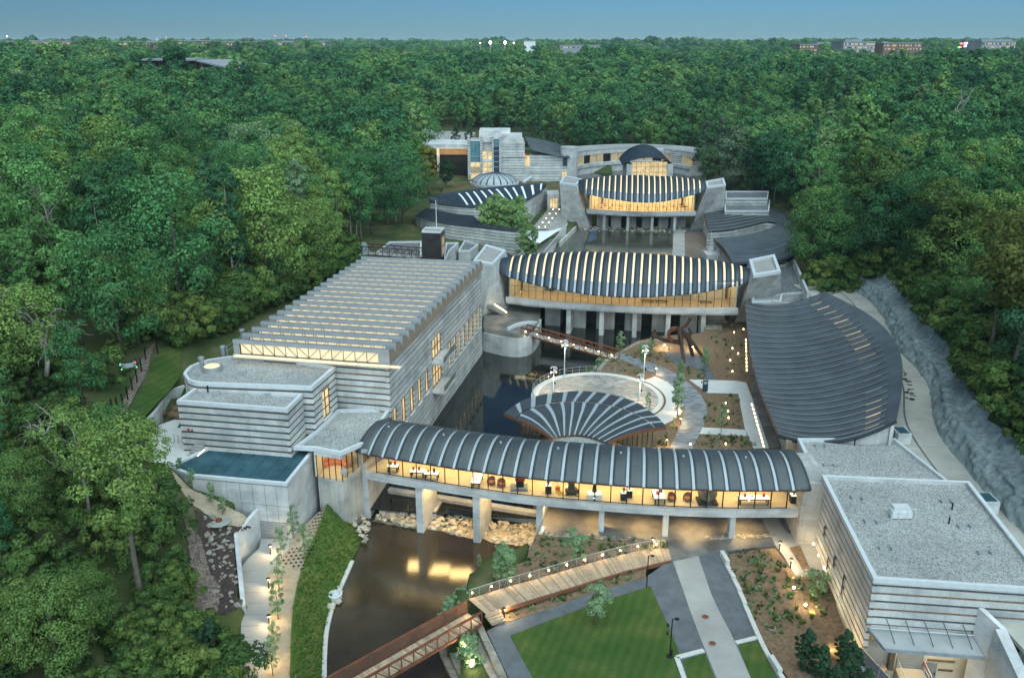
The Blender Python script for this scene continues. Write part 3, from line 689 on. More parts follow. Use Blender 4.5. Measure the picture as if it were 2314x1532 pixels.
bw = line(b1, b2); banded_wall(an, bw, 6.55, TB_ - .004, .83, .4, .26, [(bw.L * .38, bw.L * .72, 9.2, 12.9)], ('band_dark',)); window(an, bw, bw.L * .38, bw.L * .72, 9.3, 12.9, 'lit_window', 2, 3, .3)
banded_wall(an, Path2(left, 4), 6.55, TB_ - .008, .83, .4, .26, (), ('band_dark',), step=1)
flat_roof(an, bpoly, TB_)
p = P(480, 836, TB_ - .3); ol = MB().lathe((p.x, p.y, TB_ - .35), [(1.25, 0), (1.2, .55), (1.0, .6)], 24).build('round_skylight', 'zinc', an); MB().lathe((p.x, p.y, TB_ + .252), [(.98, 0), (.9, .06)], 24).build('lens', 'lit_clerestory', ol)
for k, (u, v, z) in enumerate([(542,849,14.5),(549,843,14.5),(643,849,14.5),(652,844,14.5),(490,890,13.7),(499,883,13.7),(596,898,13.7),(605,890,13.7)]):
    p = P(u, v, z); MB().box((p.x, p.y, z + .08), (.75, .75, .22), .2).build('roof_hatch', 'zinc_light', an)
for u, v in ((467, 873), (470, 886)): p = P(u, v, 13.65); MB().tube([(p.x, p.y, 13.6), (p.x, p.y, 14.5)], .1, 6).build('black_pipe', 'steel_black', an)
for u, v, mt in ((421, 970, 'red_paint'), (430, 972, 'sign_blue')): q = PY(u, v, a1[1] - .12); MB().box((q.x + .3, q.y - .1, q.z), (.28, .1, .28)).build('wall_bell' if mt == 'red_paint' else 'wall_lamp', mt, an)
# ---- entrance link with low gravel roof and glazed corner
lk = thing('entrance_link', 'low gravel-roofed concrete link with a glazed corner lounge at the head of the footbridge', 'building', (-20, 92, 4))
c0, c1, c2, c3 = P2(708, 1011, TL), P2(770, 1022, TL), P2(884, 925, TL), P2(700, 1000, TL)
lpoly = [c0, c1, (-17.2, 93.5), (-15.9, 103), b2, (b1[0] - .0, b1[1] + .2), (a2[0] + .3, a2[1] + .3)]
flat_roof(lk, lpoly, TL, wid=.45)
fc = MB(); strip_quad(fc, line(c0, c1), 0, (Vector(c1) - Vector(c0)).length, 0, .3, TL - .95, TL - .46); strip_quad(fc, line(c1, (-15.9, 103)), 0, 13.2, 0, .3, TL - .95, TL - .463); fc.build('fascia', 'concrete_smooth', lk)
g0, g1, g2 = (c0[0] + .15, c0[1] + .35), (c1[0] - .1, c1[1] + .35), (c1[0] + 2.4, c1[1] + 7.4)
MB().prism([g0, g1, g2, (g0[0] + 1.2, g2[1])], -2.9, 5.0).build('plinth', 'concrete_weathered', lk)
MB().prism([(g0[0] + .1, g0[1] + .1), (g1[0] - .1, g1[1] + .1), (g2[0] - .2, g2[1]), (g0[0] + .5, g2[1])], 5.004, 5.03).build('floor', 'cream_floor', lk)
MB().prism([(g0[0] - .1, g2[1] - .4), (g2[0], g2[1] - .4), (g2[0], g2[1]), (g0[0] - .1, g2[1])], 5.03, 8.1).build('back_wall', 'wall_cream', lk)
MB().prism([(g0[0] - .25, g0[1]), (g0[0] + .05, g0[1]), (g0[0] + .4, g2[1]), (g0[0] - .25, g2[1])], 5.0, 8.1).build('side_wall', 'wall_cream', lk)
for pa_, pb_, n_ in ((g0, g1, 4), (g1, g2, 6)):
    ln = line(pa_, pb_)
    for k in range(n_ + 1): p = ln.at(ln.L * k / n_); MB().beam((p.x, p.y, 5.0), (p.x, p.y, 8.05), .09, .12).build('mullion', 'steel_dark', lk)
    for k in range(n_): gg = MB(); strip_quad(gg, ln, ln.L * k / n_ + .06, ln.L * (k + 1) / n_ - .06, .0, .03, 5.04, 8.03); gg.build('glass_pane', 'glass', lk)
area_light('lounge_lamp', ((g0[0] + g1[0]) / 2 + .5, (g0[1] + g2[1]) / 2 - 1.5, 8.0), 3, 150, (1, .74, .36), lk, 4)
p = P(746, 1125, 2); MB().box((c0[0] + 1.7, g0[1] - .03, 2.1), (1.9, .08, 1.6)).build('wall_panel', 'concrete', lk)
p = PY(742, 1101, g0[1] - .05); MB().lathe((p.x, p.y, p.z), [(.16, 0), (.16, .1)], 10).build('outlet_cap', 'steel_dark', lk)
for u, v in ((731, 906), (722, 932), (803, 955), (757, 1002)): q = P(u + 20, v + 60, TL); MB().box((q.x, q.y, TL - .25), (.7, .7, .2)).build('roof_hatch', 'zinc_light', lk)
sf = thing('curved_sofa', 'curved orange bench sofa in the glazed corner lounge', 'sofa', (g0[0] + 1.7, g0[1] + 2.0, 5.03))
for nm, r0, r1, z0, z1 in (('seat', 1.2, 1.75, .0, .42), ('backrest', 1.76, 1.95, .0, .85)):
    mb = MB()
    for k in range(10):
        t0, t1 = R(20 + 14 * k), R(20 + 14 * (k + 1)); ox, oy = g0[0] + 1.7, g0[1] + 1.6
        mb.prism([(ox + r0 * math.cos(t0), oy + r0 * math.sin(t0)), (ox + r1 * math.cos(t0), oy + r1 * math.sin(t0)), (ox + r1 * math.cos(t1), oy + r1 * math.sin(t1)), (ox + r0 * math.cos(t1), oy + r0 * math.sin(t1))], 5.04 + z0, 5.04 + z1)
    mb.build(nm, 'orange_sofa', sf)
# ---- block with the teal flat roof
te = thing('teal_roof_block', 'concrete block with a flat teal membrane roof above a ramp and steel gate', 'building', (-30, 88, 1))
t1, t2, t3, t4, t5 = [P2(u, v, 8.0) for u, v in ((380,1053),(432,1073),(648,1092),(712,1012),(500,996))]
MB().prism([t1, t2, t3, t4, t5], -.4, 7.6).build('wall', 'concrete_smooth', te)
flat_roof(te, [t1, t2, t3, t4, t5], 8.0, 'roof_teal', .25, .4)
for k in range(1, 7):
    t = k / 7; a = Vector(t2).lerp(Vector(t3), t); b = Vector(t5).lerp(Vector(t4), t); MB().beam((a.x, a.y + .4, 7.78), (b.x, b.y - .3, 7.78), .06, .05).build('roof_seam', 'roof_teal', te)
w1 = line(t2, t3); da = w1.L
jm = MB()
for s_ in (.22, .36, .5, .63, .76, .88): strip_quad(jm, w1, da * s_, da * s_ + .03, -.012, .05, .8, 7.4)
for z_ in (2.9, 5.0): strip_quad(jm, w1, da * .5, da, -.012, .05, z_, z_ + .03)
jm.build('form_joint', 'band_dark', te)
gt = MB(); strip_quad(gt, w1, da - 4.9, da - .5, -.1, -.03, 1.0, 2.9); g_ = gt.build('gate', 'facade_grey', te)
bb = MB()
for s_ in (4.9, 3.5, 2.05, .6): strip_quad(bb, w1, da - s_, da - s_ + .12, -.16, -.11, 1, 2.9)
for z_ in (1.0, 1.35, 1.95, 2.2, 2.8): strip_quad(bb, w1, da - 4.9, da - .5, -.15, -.105, z_, z_ + .12)
bb.build('bar', 'zinc_light', g_)
wg = thing('ramp_wall', 'tall tapering concrete wing wall beside the ramp and gate', 'wall', (*P2(545, 1300, .5), 0))
r0_, r1_, r2_ = P2(588, 1152, 3.8), P2(528, 1205, 3.6), P2(545, 1374, .9)
wp2 = Path2([r2_, r1_, r0_], 0)
for (pa_, za), (pb_, zb) in (((r2_, 1.1), (r1_, 3.6)), ((r1_, 3.6), (r0_, 4.6))):
    d = (Vector(pb_) - Vector(pa_)); n_ = Vector((d.y, -d.x)).normalized() * .45
    MB().prism([pa_, pb_, (pb_[0] + n_.x, pb_[1] + n_.y), (pa_[0] + n_.x, pa_[1] + n_.y)], -.8, [za, zb, zb, za]).build('wall_panel', 'concrete_smooth', wg)
# ---- gravel-roofed building with loading dock
rb = thing('dock_building', 'big banded concrete building with a grey gravel roof and a loading dock', 'building', (40, 74, 0))
RT, RT2 = 9.3, 7.6
k1, k2, k3, k4 = P2(1975, 1306, RT), P2(1858, 1073, RT), P2(2190, 1087, RT), (47.0, 63.2)
lf = line(k2, k1); ns = line(k1, k4)
ow = [(3.0, 4.1, 3.2, 4.8), (5.6, 6.7, .8, 2.6), (7.6, 8.6, 2.4, 4.0), (11.2, 12.2, 1.6, 4.2)]
banded_wall(rb, lf, -.66, RT, .83, .4, .22, ow, ('band_dark', 'band_wood', 'band_wood'))
for o in ow: window(rb, lf, o[0], o[1], o[2], o[3], 'facade_grey', 1, 2, .15)
banded_wall(rb, ns, 4.32, RT - .004, .83, .4, .24, (), ('band_dark', 'band_wood'))
rs = line(k4, k3); mb = MB(); strip_quad(mb, rs, 0, rs.L, 0, .4, 0, RT - .004); strip_quad(mb, line(k3, k2), 0, (Vector(k3) - Vector(k2)).length, 0, .4, 0, RT - .006); mb.build('wall', 'concrete', rb)
flat_roof(rb, [k1, k4, k3, k2], RT)
m1, m2, m3, m4 = P2(1803, 990, RT2), P2(2022, 990, RT2), P2(2082, 1085, RT2), P2(1862, 1085, RT2)
bb_ = line(m1, m4); banded_wall(rb, line(m1, (k2[0] + .1, k2[1] + .05)), -.66, RT2, .83, .4, .15, (), ('band_wood', 'band_dark'))
mb = MB(); mb.prism([(m1[0] + .45, m1[1] - .1), m2, (49.2, 83.2), (34.6, 84.7)], .2, RT2 - .52); mb.build('rear_wing', 'concrete', rb)
flat_roof(rb, [m1, (k2[0] + .1, k2[1] + .05), (k3[0], k3[1] + .05), m2], RT2)
for u, v, z in [(1848,1008,7.3),(1870,1008,7.3),(1868,1051,7.3),(1890,1052,7.3),(1931,1125,9),(1955,1127,9),(1962,1179,9),(1988,1181,9),(1995,1239,9),(2022,1240,9),(2134,1134,9),(2157,1135,9),(2173,1190,9),(2199,1190,9),(2219,1250,9),(2246,1250,9)]:
    p = P(u, v, z); MB().box((p.x, p.y, z + .06), (.75, .6, .24)).build('roof_hatch', 'zinc_light', rb)
p = P(2033, 1166, 9); ac = MB().box((p.x, p.y, 9.4), (2.0, 1.1, .7)).box((p.x, p.y + .1, 9.95), (1.6, .9, .4)).build('rooftop_unit', 'steel_white', rb)
fr2 = MB()
for sx in (-1.2, -.4, .4, 1.2): fr2.beam((p.x + sx, p.y - .75, 8.95), (p.x + sx, p.y - .75, 10.2), .05)
fr2.beam((p.x - 1.2, p.y - .75, 10.2), (p.x + 1.2, p.y - .75, 10.2), .05).build('unit_frame', 'steel_white', ac)
for u, v in ((2144, 1182), (2151, 1150), (1931, 1004)): p = P(u, v, 9.0); MB().tube([(p.x, p.y, 8.9), (p.x, p.y, 9.7)], .09, 6).build('black_pipe', 'steel_black', rb)
# dock
dn = line((k1[0] + .3, k1[1] + 1.6), (k4[0], k4[1] + 1.5))
mb = MB(); strip_quad(mb, dn, 0, dn.L, 0, .4, -3.0, 4.4); mb.build('dock_wall', 'wall_cream', rb)
dr = MB(); strip_quad(dr, dn, .55, 2.75, -.12, -.01, -.9, 2.0); sh = dr.build('dock_door', 'zinc_light', rb)
sh_ = MB(); strip_quad(sh_, dn, .2, .55, -.7, -.01, -1.1, 2.7); strip_quad(sh_, dn, 2.75, 3.2, -.7, -.01, -1.1, 2.7); strip_quad(sh_, dn, .2, 3.2, -.72, -.012, 2.02, 2.9); sh_.build('door_shelter', 'art_dark', sh)
lv = MB(); strip_quad(lv, dn, .7, 2.6, -1.0, -.02, -1.9, -.92); lv.build('dock_leveller', 'facade_tan', rb)
rd = MB(); strip_quad(rd, dn, 3.6, 5.95, -.1, -.01, -1.1, 2.3); rdo = rd.build('roller_door', 'zinc_light', rb)
rg = MB()
for k in range(10): strip_quad(rg, dn, 3.62, 5.93, -.125, -.101, -1.0 + k * .32, -.96 + k * .32)
rg.build('slat', 'zinc', rdo)
pd = MB(); strip_quad(pd, dn, 6.3, 7.25, -.08, -.01, -2.6, -.35); pdo = pd.build('door', 'facade_grey', rb); MB().box((dn.at(7.1).x, dn.at(7.1).y - .12, -1.5), (.08, .08, .2)).build('handle', 'steel_dark', pdo)
bw_ = MB()
for s0_, s1_, z_ in ((6.35, 8.8, .95), (6.3, 8.75, -.2), (7.4, 8.7, -1.2)): strip_quad(bw_, dn, s0_, s1_, -.05, -.008, z_, z_ + .25)
bw_.build('wood_band', 'band_wood', rb)
pp = MB(); strip_quad(pp, dn, 6.02, 6.2, -.3, -.01, -.9, -.3); pp.build('control_box', 'red_paint', rb)
MB().prism([(dn.at(3.5).x, dn.at(3.5).y - 6.2), (dn.at(6.0).x, dn.at(6.0).y - 6.2), (dn.at(6.0).x, dn.at(6.0).y - .13), (dn.at(3.5).x, dn.at(3.5).y - .13)], -3.0, [-2.5, -2.5, -1.12, -1.12]).build('dock_ramp', 'path_concrete', rb)
rr_ = MB()
for sx in (3.55, 5.95):
    q = dn.at(sx); rr_.beam((q.x, q.y - .3, -.1), (q.x, q.y - 6.0, -1.5), .06).beam((q.x, q.y - .3, -.6), (q.x, q.y - 6.0, -2.0), .05).beam((q.x, q.y - .3, -1.1), (q.x, q.y - .3, -.1), .06).beam((q.x, q.y - 6, -2.5), (q.x, q.y - 6, -1.5), .06)
rr_.build('ramp_railing', 'zinc', rb)
cp = thing('dock_canopy', 'thin grey steel canopy hung on rods over the lit loading dock', 'canopy', (38, 63, 3.8))
ca, cb = ns.at(.2), ns.at(9.0)
MB().prism([(ca.x, ca.y - .05), (cb.x, cb.y - .05), (cb.x - .1, cb.y - 2.6), (ca.x + .5, ca.y - 2.6)], [4.05, 4.05, 3.75, 3.75], [4.17, 4.17, 3.87, 3.87]).build('deck', 'zinc_light', cp)
ft = MB().beam((ca.x + .5, ca.y - 2.66, 3.78), (cb.x - .1, cb.y - 2.66, 3.78), .1, .32).beam((ca.x - .05, ca.y - .03, 4.07), (ca.x + .45, ca.y - 2.6, 3.78), .1, .26).beam((cb.x + .05, cb.y - .03, 4.07), (cb.x - .05, cb.y - 2.6, 3.78), .1, .26); ft.build('edge_beam', 'facade_grey', cp)
for k in range(5):
    t = .16 + k * .185; q = ca.lerp(cb, t); MB().tube([(q.x, q.y - .05, 5.2), (q.x + .15, q.y - 1.9, 3.98)], .035, 5).build('tie_rod', 'steel_dark', cp)
MB().beam((ca.x, ca.y - .5, 4.45), (cb.x, cb.y - .5, 4.45), .07).build('rail', 'steel_white', cp)
MB().beam((ca.x + .1, ca.y + .75, 4.18), (cb.x + .1, cb.y + .75, 4.18), 1.4, .42).build('soffit', 'concrete_smooth', cp)  # lintel block added to close the gap and hide the dock lamp panel
area_light('dock_lamp', ((ca.x + cb.x) / 2 - 1.6, ca.y + .2, 3.5), 4.0, 330, (1, .74, .36), cp, 1.6); area_light('dock_lamp', ((ca.x + cb.x) / 2 + 2.7, ca.y + .1, 3.5), 2.4, 190, (1, .74, .36), cp, 1.2)
wv = thing('dock_side_wall', 'tall sloping concrete side wall closing the loading dock', 'wall', (44.5, 60, 0))
s0_, s1_ = ns.at(9.15), P(2262, 1420, 6.2)
MB().prism([(s0_.x, s0_.y - .02), (s0_.x + .5, s0_.y - .02), (s1_.x + .45, s1_.y), (s1_.x, s1_.y)], -2.9, [7.0, 7.0, 6.2, 6.2]).build('wall_panel', 'concrete_smooth', wv)
MB().prism([(s1_.x - .5, s1_.y - .02), (s1_.x + .45, s1_.y - .02), (s1_.x + .45, s1_.y - 8), (s1_.x - .5, s1_.y - 8)], -2.9, [6.2, 6.2, 3, 3]).build('lower_panel', 'concrete_smooth', wv)
gtr = thing('dock_gate', 'slatted grey steel gate panel standing beside the dock', 'gate', (k1[0] + .5, 62, -1.2))
gq = MB(); ga_, gb_ = Vector((k1[0] - .15, k1[1] - .3, 0)), Vector((k1[0] + 1.6, k1[1] - 7.5, 0))
for t in (0, .33, .66, 1): p = ga_.lerp(gb_, t); gq.beam((p.x, p.y, -2.8), (p.x, p.y, 2.0), .12)
for z_ in (-2.4, -1.3, -.2, .9, 1.95): gq.beam((ga_.x, ga_.y, z_), (gb_.x, gb_.y, z_), .1)
gq.build('frame', 'facade_grey', gtr); MB().prism([(ga_.x + .1, ga_.y), (gb_.x + .1, gb_.y), (gb_.x + .14, gb_.y), (ga_.x + .14, ga_.y)], -2.7, 1.9).build('mesh_sheet', 'zinc_light', gtr)

sheet('dock_floor', [(32.3, 42), (31.9, 66.6), (41.5, 66.2), (43.2, 42)], -2.6, 'road_concrete', .4)
MB().prism([(32.0, 42), (32.3, 42), (k1[0] + .05, k1[1] - .02), (k1[0] - .25, k1[1] - .02)], -3.2, .25).build('dock_pit_wall', 'concrete', kind='structure')
rows = []
for i in range(14):
    rows.append([(42.0 + j * .7 + .5 * mnoise.noise(Vector((i * .5, j * .5, 1))), 61.0 - i * 1.2, 5.9 - .33 * i - (0 if j > 2 else (3 - j) * 1.9) + .7 * mnoise.noise(Vector((i * .45, j * .6, 5)))) for j in range(12)])
tag(MB().grid([r[::-1] for r in rows][::1]).build('retaining_mound', 'shotcrete', None, True), 'lump of sprayed grey concrete beside the dock side wall', 'retaining wall')
# ---- the two vaulted bridge pavilions over the ponds
def hexa(top, bot): return MB().add([tuple(p) for p in bot] + [tuple(p) for p in top], [(3, 2, 1, 0), (4, 5, 6, 7), (0, 1, 5, 4), (1, 2, 6, 5), (2, 3, 7, 6), (3, 0, 4, 7)])
def vault_bridge(label, eave_px, zends, zmid, strips_u, amax, aend, rmax, rend, deck_px, zd, zt, cols, zc, mat_floor, tall, ncol_back, strip_light, light, nameu):
    n = len(eave_px); u0, u1 = eave_px[0][0], eave_px[-1][0]
    pts = []
    for u, v in eave_px:
        t = (u - u0) / (u1 - u0); q = 4 * t * (1 - t); z = zends + (zmid - zends) * min(1, q * 1.05) ** .8; pts.append(P(u, v, z))
    ch = (pts[-1] - pts[0]); ch.z = 0; ch.normalize(); nn = Vector((-ch.y, ch.x, 0))
    pth = Path2([(p.x, p.y) for p in pts], 6); zz = np.interp
    us = np.array([(p.x * ch.x + p.y * ch.y) for p in pts]); zs = np.array([p.z for p in pts]); ns_ = np.array([p.x * nn.x + p.y * nn.y for p in pts])
    def sect(c, t):
        f = (c - us[0]) / (us[-1] - us[0]); q = max(0, 4 * f * (1 - f)) ** .85; a = aend + (amax - aend) * q; r = rend + (rmax - rend) * q
        ze = float(np.interp(c, us, zs)); ne = float(np.interp(c, us, ns_)); o = ne + a * (1 + t)
        return Vector((ch.x * c + nn.x * o, ch.y * c + nn.y * o, ze + r * (1 - t * t))), a, ne, ze, r
    br = thing('bridge_pavilion', label, 'bridge', (pts[len(pts) // 2].x, pts[len(pts) // 2].y + 6, zd))
    sc_ = []
    for u in strips_u:      # strip positions along the chord, from the eave
        k = np.interp(u, [e[0] for e in eave_px], us); sc_.append(float(k))
    hw = (sc_[1] - sc_[0]) * .12
    def patch(c0, c1, dz, m=2, nn_=14, t0=-1, t1=1):
        return [[tuple(sect(c0 + (c1 - c0) * i / m, t0 + (t1 - t0) * k / nn_)[0] + Vector((0, 0, dz))) for k in range(nn_ + 1)] for i in range(m + 1)]
    ed = [us[0]] + sc_ + [us[-1]]
    for i in range(len(sc_) + 1):
        c0 = us[0] if i == 0 else sc_[i - 1] + hw; c1 = us[-1] if i == len(sc_) else sc_[i] - hw
        MB().grid(patch(c0, c1, 0, 4 if i in (0, len(sc_)) else 2), .18).build('roof_panel', 'roof_blue', br, True)
        if i < len(sc_):
            MB().grid(patch(c1 + .01, c1 + 2 * hw - .01, -.06, 1, 12, -.80, .95), .05).build('lit_roof_strip', 'lit_strip', br)
            MB().grid(patch(c1 + .01, c1 + 2 * hw - .01, -.06, 1, 2, -1, -.805), .05).build('strip_end', 'skylight_panel', br)
    dp = Path2([P2(u, v, zt) for u, v in deck_px], 6)
    mb = MB(); strip_quad(mb, dp, 0, dp.L, 0, amax * 1.55, zd, zt - .02, 2); mb.build('deck', 'concrete', br)
    mb = MB(); strip_quad(mb, dp, .2, dp.L - .2, .9, amax * 1.5, zt - .018, zt + .01, 2); mb.build('floor', mat_floor, br)
    mb = MB(); strip_quad(mb, dp, 0, dp.L, -.25, .2, zd + .35, zt + .14, 2); mb.build('edge_beam', 'concrete_smooth', br)
    gl_n = 30; gs = .8
    def roofz(p):
        c = p.x * ch.x + p.y * ch.y; c = min(max(c, us[0] + .05), us[-1] - .05); s_, a, ne, ze, r = sect(c, -1); t = (p.x * nn.x + p.y * nn.y - ne) / a - 1
        return ze + r * max(0, 1 - t * t) - .22
    tops = []
    for k in range(gl_n + 1):
        p = dp.off(dp.L * k / gl_n, gs); zr = roofz(p); tops.append((p, zr))
        MB().beam((p.x, p.y, zt + .1), (p.x, p.y, zr), .09, .16).build('mullion', 'steel_dark', br)
    for k in range(gl_n):
        (p, z0_), (q, z1_) = tops[k], tops[k + 1]; d = (q - p).normalized() * .06; n2 = Vector((-d.y, d.x)) * .4
        pn = MB().prism([(p.x + d.x, p.y + d.y), (q.x - d.x, q.y - d.y), (q.x - d.x + n2.x, q.y - d.y + n2.y), (p.x + d.x + n2.x, p.y + d.y + n2.y)], zt + .1, [z0_, z1_, z1_, z0_]).build('glass_pane', 'glass', br)
        hz = zt + (z0_ - zt) * .48; MB().beam((p.x + d.x, p.y + d.y - .05, hz), (q.x - d.x, q.y - d.y - .05, hz), .05).build('transom', 'steel_dark', pn)
    bwf = .66 if nameu == 0 else .95
    bw = MB(); strip_quad(bw, dp, 1.0, dp.L - 1, amax * bwf, amax * bwf + .25, zt + .01, zt + tall, 2); bwl = bw.build('back_wall', 'wall_cream', br)
    for s_ in (0, 1):
        d = .25 if s_ == 0 else dp.L - .25; p0, p1 = dp.off(d, 1.2), dp.off(d, amax * 1.25); MB().beam((p0.x, p0.y, zt + tall / 2), (p1.x, p1.y, zt + tall / 2), .3, tall).build('end_wall', 'wall_cream', br)
    for (u, v, wd, dpth) in cols:
        d = s_of(dp, P2(u, v, zc)); mb = MB(); strip_quad(mb, dp, d - wd / 2, d + wd / 2, .9, .9 + dpth, zc - 3, zd - .002); mb.build('column', 'concrete', br)
    wl = MB(); strip_quad(wl, dp, 0, dp.L, amax * .82, amax * .82 + .5, zc - 3, zd - .003); wl.build('dam_wall', 'steel_black', br)  # black colour paints the shade in the dark openings between the dam piers
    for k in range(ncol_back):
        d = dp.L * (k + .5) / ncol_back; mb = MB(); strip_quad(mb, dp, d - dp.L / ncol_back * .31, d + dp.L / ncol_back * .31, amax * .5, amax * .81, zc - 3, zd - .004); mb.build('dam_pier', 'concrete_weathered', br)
    nl = 8
    for k in range(nl):
        p = dp.off(dp.L * (k + .5) / nl, amax * bwf * .56); area_light('gallery_lamp', (p.x, p.y, zt + tall - .2), dp.L / nl * .8, light * bwf, (1, .76, .42), br, amax * bwf * .7)
    return br, dp, sect, ch, nn
mid_e = [(1119,613),(1151,626),(1208,643),(1271,656),(1334,665),(1397,670),(1460,670.5),(1523,667),(1586,660),(1649,648),(1698,637)]
mid_strips = [1050 + x / 3.17 for x in (320,378,437,494,553,612,670,728,786,845,903,961,1020,1078,1137,1196,1256,1316,1376,1436,1497,1558,1618,1679,1740,1800,1861,1922,1985)]
mid, mdp, msect, mch, mnn = vault_bridge('nearer of the two vaulted bridge pavilions, its dark blue roof ribbed with glowing strips', mid_e, 10.4, 8.2, mid_strips, 10.0, 3.0, 6.1, 1.7,
    [(1144,672),(1215,680),(1290,686),(1365,690),(1433,693.5),(1523,696.5),(1600,698),(1668,698)], 4.1, 5.4, [(1291,742,.9,3),(1361,746,.9,3),(1433,750,.9,3),(1505,752,.9,3),(1581,755,.9,3)], Z_UP, 'wood_floor', 5.0, 8, 1, 260, 0)
far_e = [(1306,426),(1325,438),(1369,447),(1421,455),(1465,457.5),(1499,455),(1551,444),(1595,431.5)]
far_strips = [1240 + x / 3.857 for x in (325,375,425,475,525,576,626,676,725,775,825,874,924,973,1023,1072,1122,1171,1221,1270,1320)]
farb, fdp, fsect, fch, fnn = vault_bridge('farther of the two vaulted bridge pavilions, a glazed dining hall with glowing roof strips', far_e, 14.2, 11.9, far_strips, 11.5, 3.4, 5.7, 1.9,
    [(1326,473),(1369,476.5),(1421,479),(1463,479.8),(1510,479.8),(1573,478.5)], 6.6, 7.9, [(1377,511,.8,3),(1422,513,.8,3),(1467.6,515,.8,3),(1513.5,516,.8,3)], Z_MID, 'wood_floor', 5.4, 6, 1, 520, 1)
# concrete abutment towers
def tower(label, top_px, zt, bot_px, zb, back):
    top = [P(u, v, zt) for u, v in top_px]           # front-left, front-right, back-right, back-left
    b0, b1_ = P(*bot_px[0], zb), P(*bot_px[1], zb); v = (top[3] - top[0]); v2 = (top[2] - top[1]); v.z = v2.z = 0
    bot = [b0, b1_, b1_ + v2, b0 + v]
    for b in bot: b.z = zb - 2.5
    t = thing('abutment_tower', label, 'tower', (b0.x, b0.y, zb)); hexa(top, bot).build('shaft', 'concrete', t)
    c = sum(top, Vector()) / 4; inn = [c + (p - c) * .78 for p in top]; out_ = [c + (p - c) * 1.0 for p in top]
    mb = MB()
    for i in range(4):
        j = (i + 1) % 4; a, b, c_, d = out_[i], out_[j], inn[j], inn[i]
        mb.prism([(a.x, a.y), (b.x, b.y), (c_.x, c_.y), (d.x, d.y)], zt + .002, zt + .55)
    mb.build('rim', 'coping', t); MB().prism([(p.x, p.y) for p in inn], zt + .002, zt + .15).build('top_slab', 'path_concrete', t); return t
tower('leaning concrete tower at the gallery end of the nearer vaulted bridge', [(1068,596),(1113,604),(1144,571),(1098,557)], 12.4, [(1084,722),(1157,703)], 1.2, 5)
tower('leaning concrete tower at the ribbed-roof end of the nearer vaulted bridge', [(1702,629),(1764,619),(1750,580),(1692,592)], 12.4, [(1655,724),(1770,716)], 1.0, 5)
tower('leaning concrete tower at the stair end of the farther vaulted bridge', [(1264.6,417),(1302,422),(1315,408.5),(1274,400)], 15.2, [(1272,510),(1338.5,513)], 2.2, 6)
tower('leaning concrete tower beside the trees at the far end of the farther vaulted bridge', [(1597,427),(1640,421.5),(1635,406),(1594,413.5)], 15.2, [(1555,518),(1634,512)], 2.2, 6)
# rooms behind the glass: a wall of pieces, benches, tables
ms = thing('wall_relief', 'scatter of dark wooden pieces mounted along the pale wall inside the nearer vaulted bridge', 'artwork', (*mdp.off(12, 6.3), 7)); mb = MB()
for k in range(150):
    s_ = 4.5 + rng.random() * 17; z_ = 5.7 + rng.random() * 3.0; strip_quad(mb, mdp, s_, s_ + .35 + rng.random() * .9, 6.42, 6.56, z_, z_ + .18 + rng.random() * .3, 5)
mb.build('relief_pieces', 'art_dark', ms)
for k, s_ in enumerate((28.6, 31.4, 40.4)):
    p = mdp.off(s_, 3.6); b_ = thing('bench', 'long dark bench %s inside the nearer vaulted bridge' % ('under the strip lights at mid-span', 'second from mid-span', 'closest to the ribbed-roof tower')[k], 'bench', (p.x, p.y, 5.41), 'benches in the nearer vaulted bridge')
    MB().box((p.x, p.y, 5.8), (2.6, .6, .14), -.15).build('seat', 'art_dark', b_); MB().box((p.x - .9, p.y + .13, 5.56), (.15, .5, .3), -.15).build('leg', 'art_dark', b_); MB().box((p.x + .9, p.y - .13, 5.56), (.15, .5, .3), -.15).build('leg', 'art_dark', b_)
p = mdp.off(36.5, 5.0); cs = thing('hanging_sculpture', 'tangled bronze ring sculpture hanging inside the nearer vaulted bridge', 'sculpture', (p.x, p.y, 8.4))
for k in range(14):
    a0 = rng.random() * 6.28; rr = .8 + rng.random() * .9; cz = 8.2 + rng.normal() * .35; ax = rng.normal(size=2) * .5
    MB().tube([(p.x + ax[0] + rr * math.cos(a), p.y + ax[1] * .6 + rr * .6 * math.sin(a), cz + .35 * math.sin(a * 2 + a0)) for a in np.linspace(0, 6.28, 15)], .06, 5).build('ring', 'art_gold', cs)
for k in range(26):
    s_ = 3 + (k % 13) * 3.1; o = 4.2 + (k // 13) * 3.4; p = fdp.off(min(s_, fdp.L - 2), o)
    tb = thing('dining_table', 'small pale dining table in the farther vaulted bridge', 'table', (p.x, p.y, 7.92), 'dining tables in the farther vaulted bridge')
    MB().lathe((p.x, p.y, 8.62), [(.75, 0), (.75, .08)], 10).build('table_top', 'deck_wood', tb); MB().lathe((p.x, p.y, 7.92), [(.3, 0), (.06, .05), (.06, .68)], 8).build('pedestal', 'steel_dark', tb)
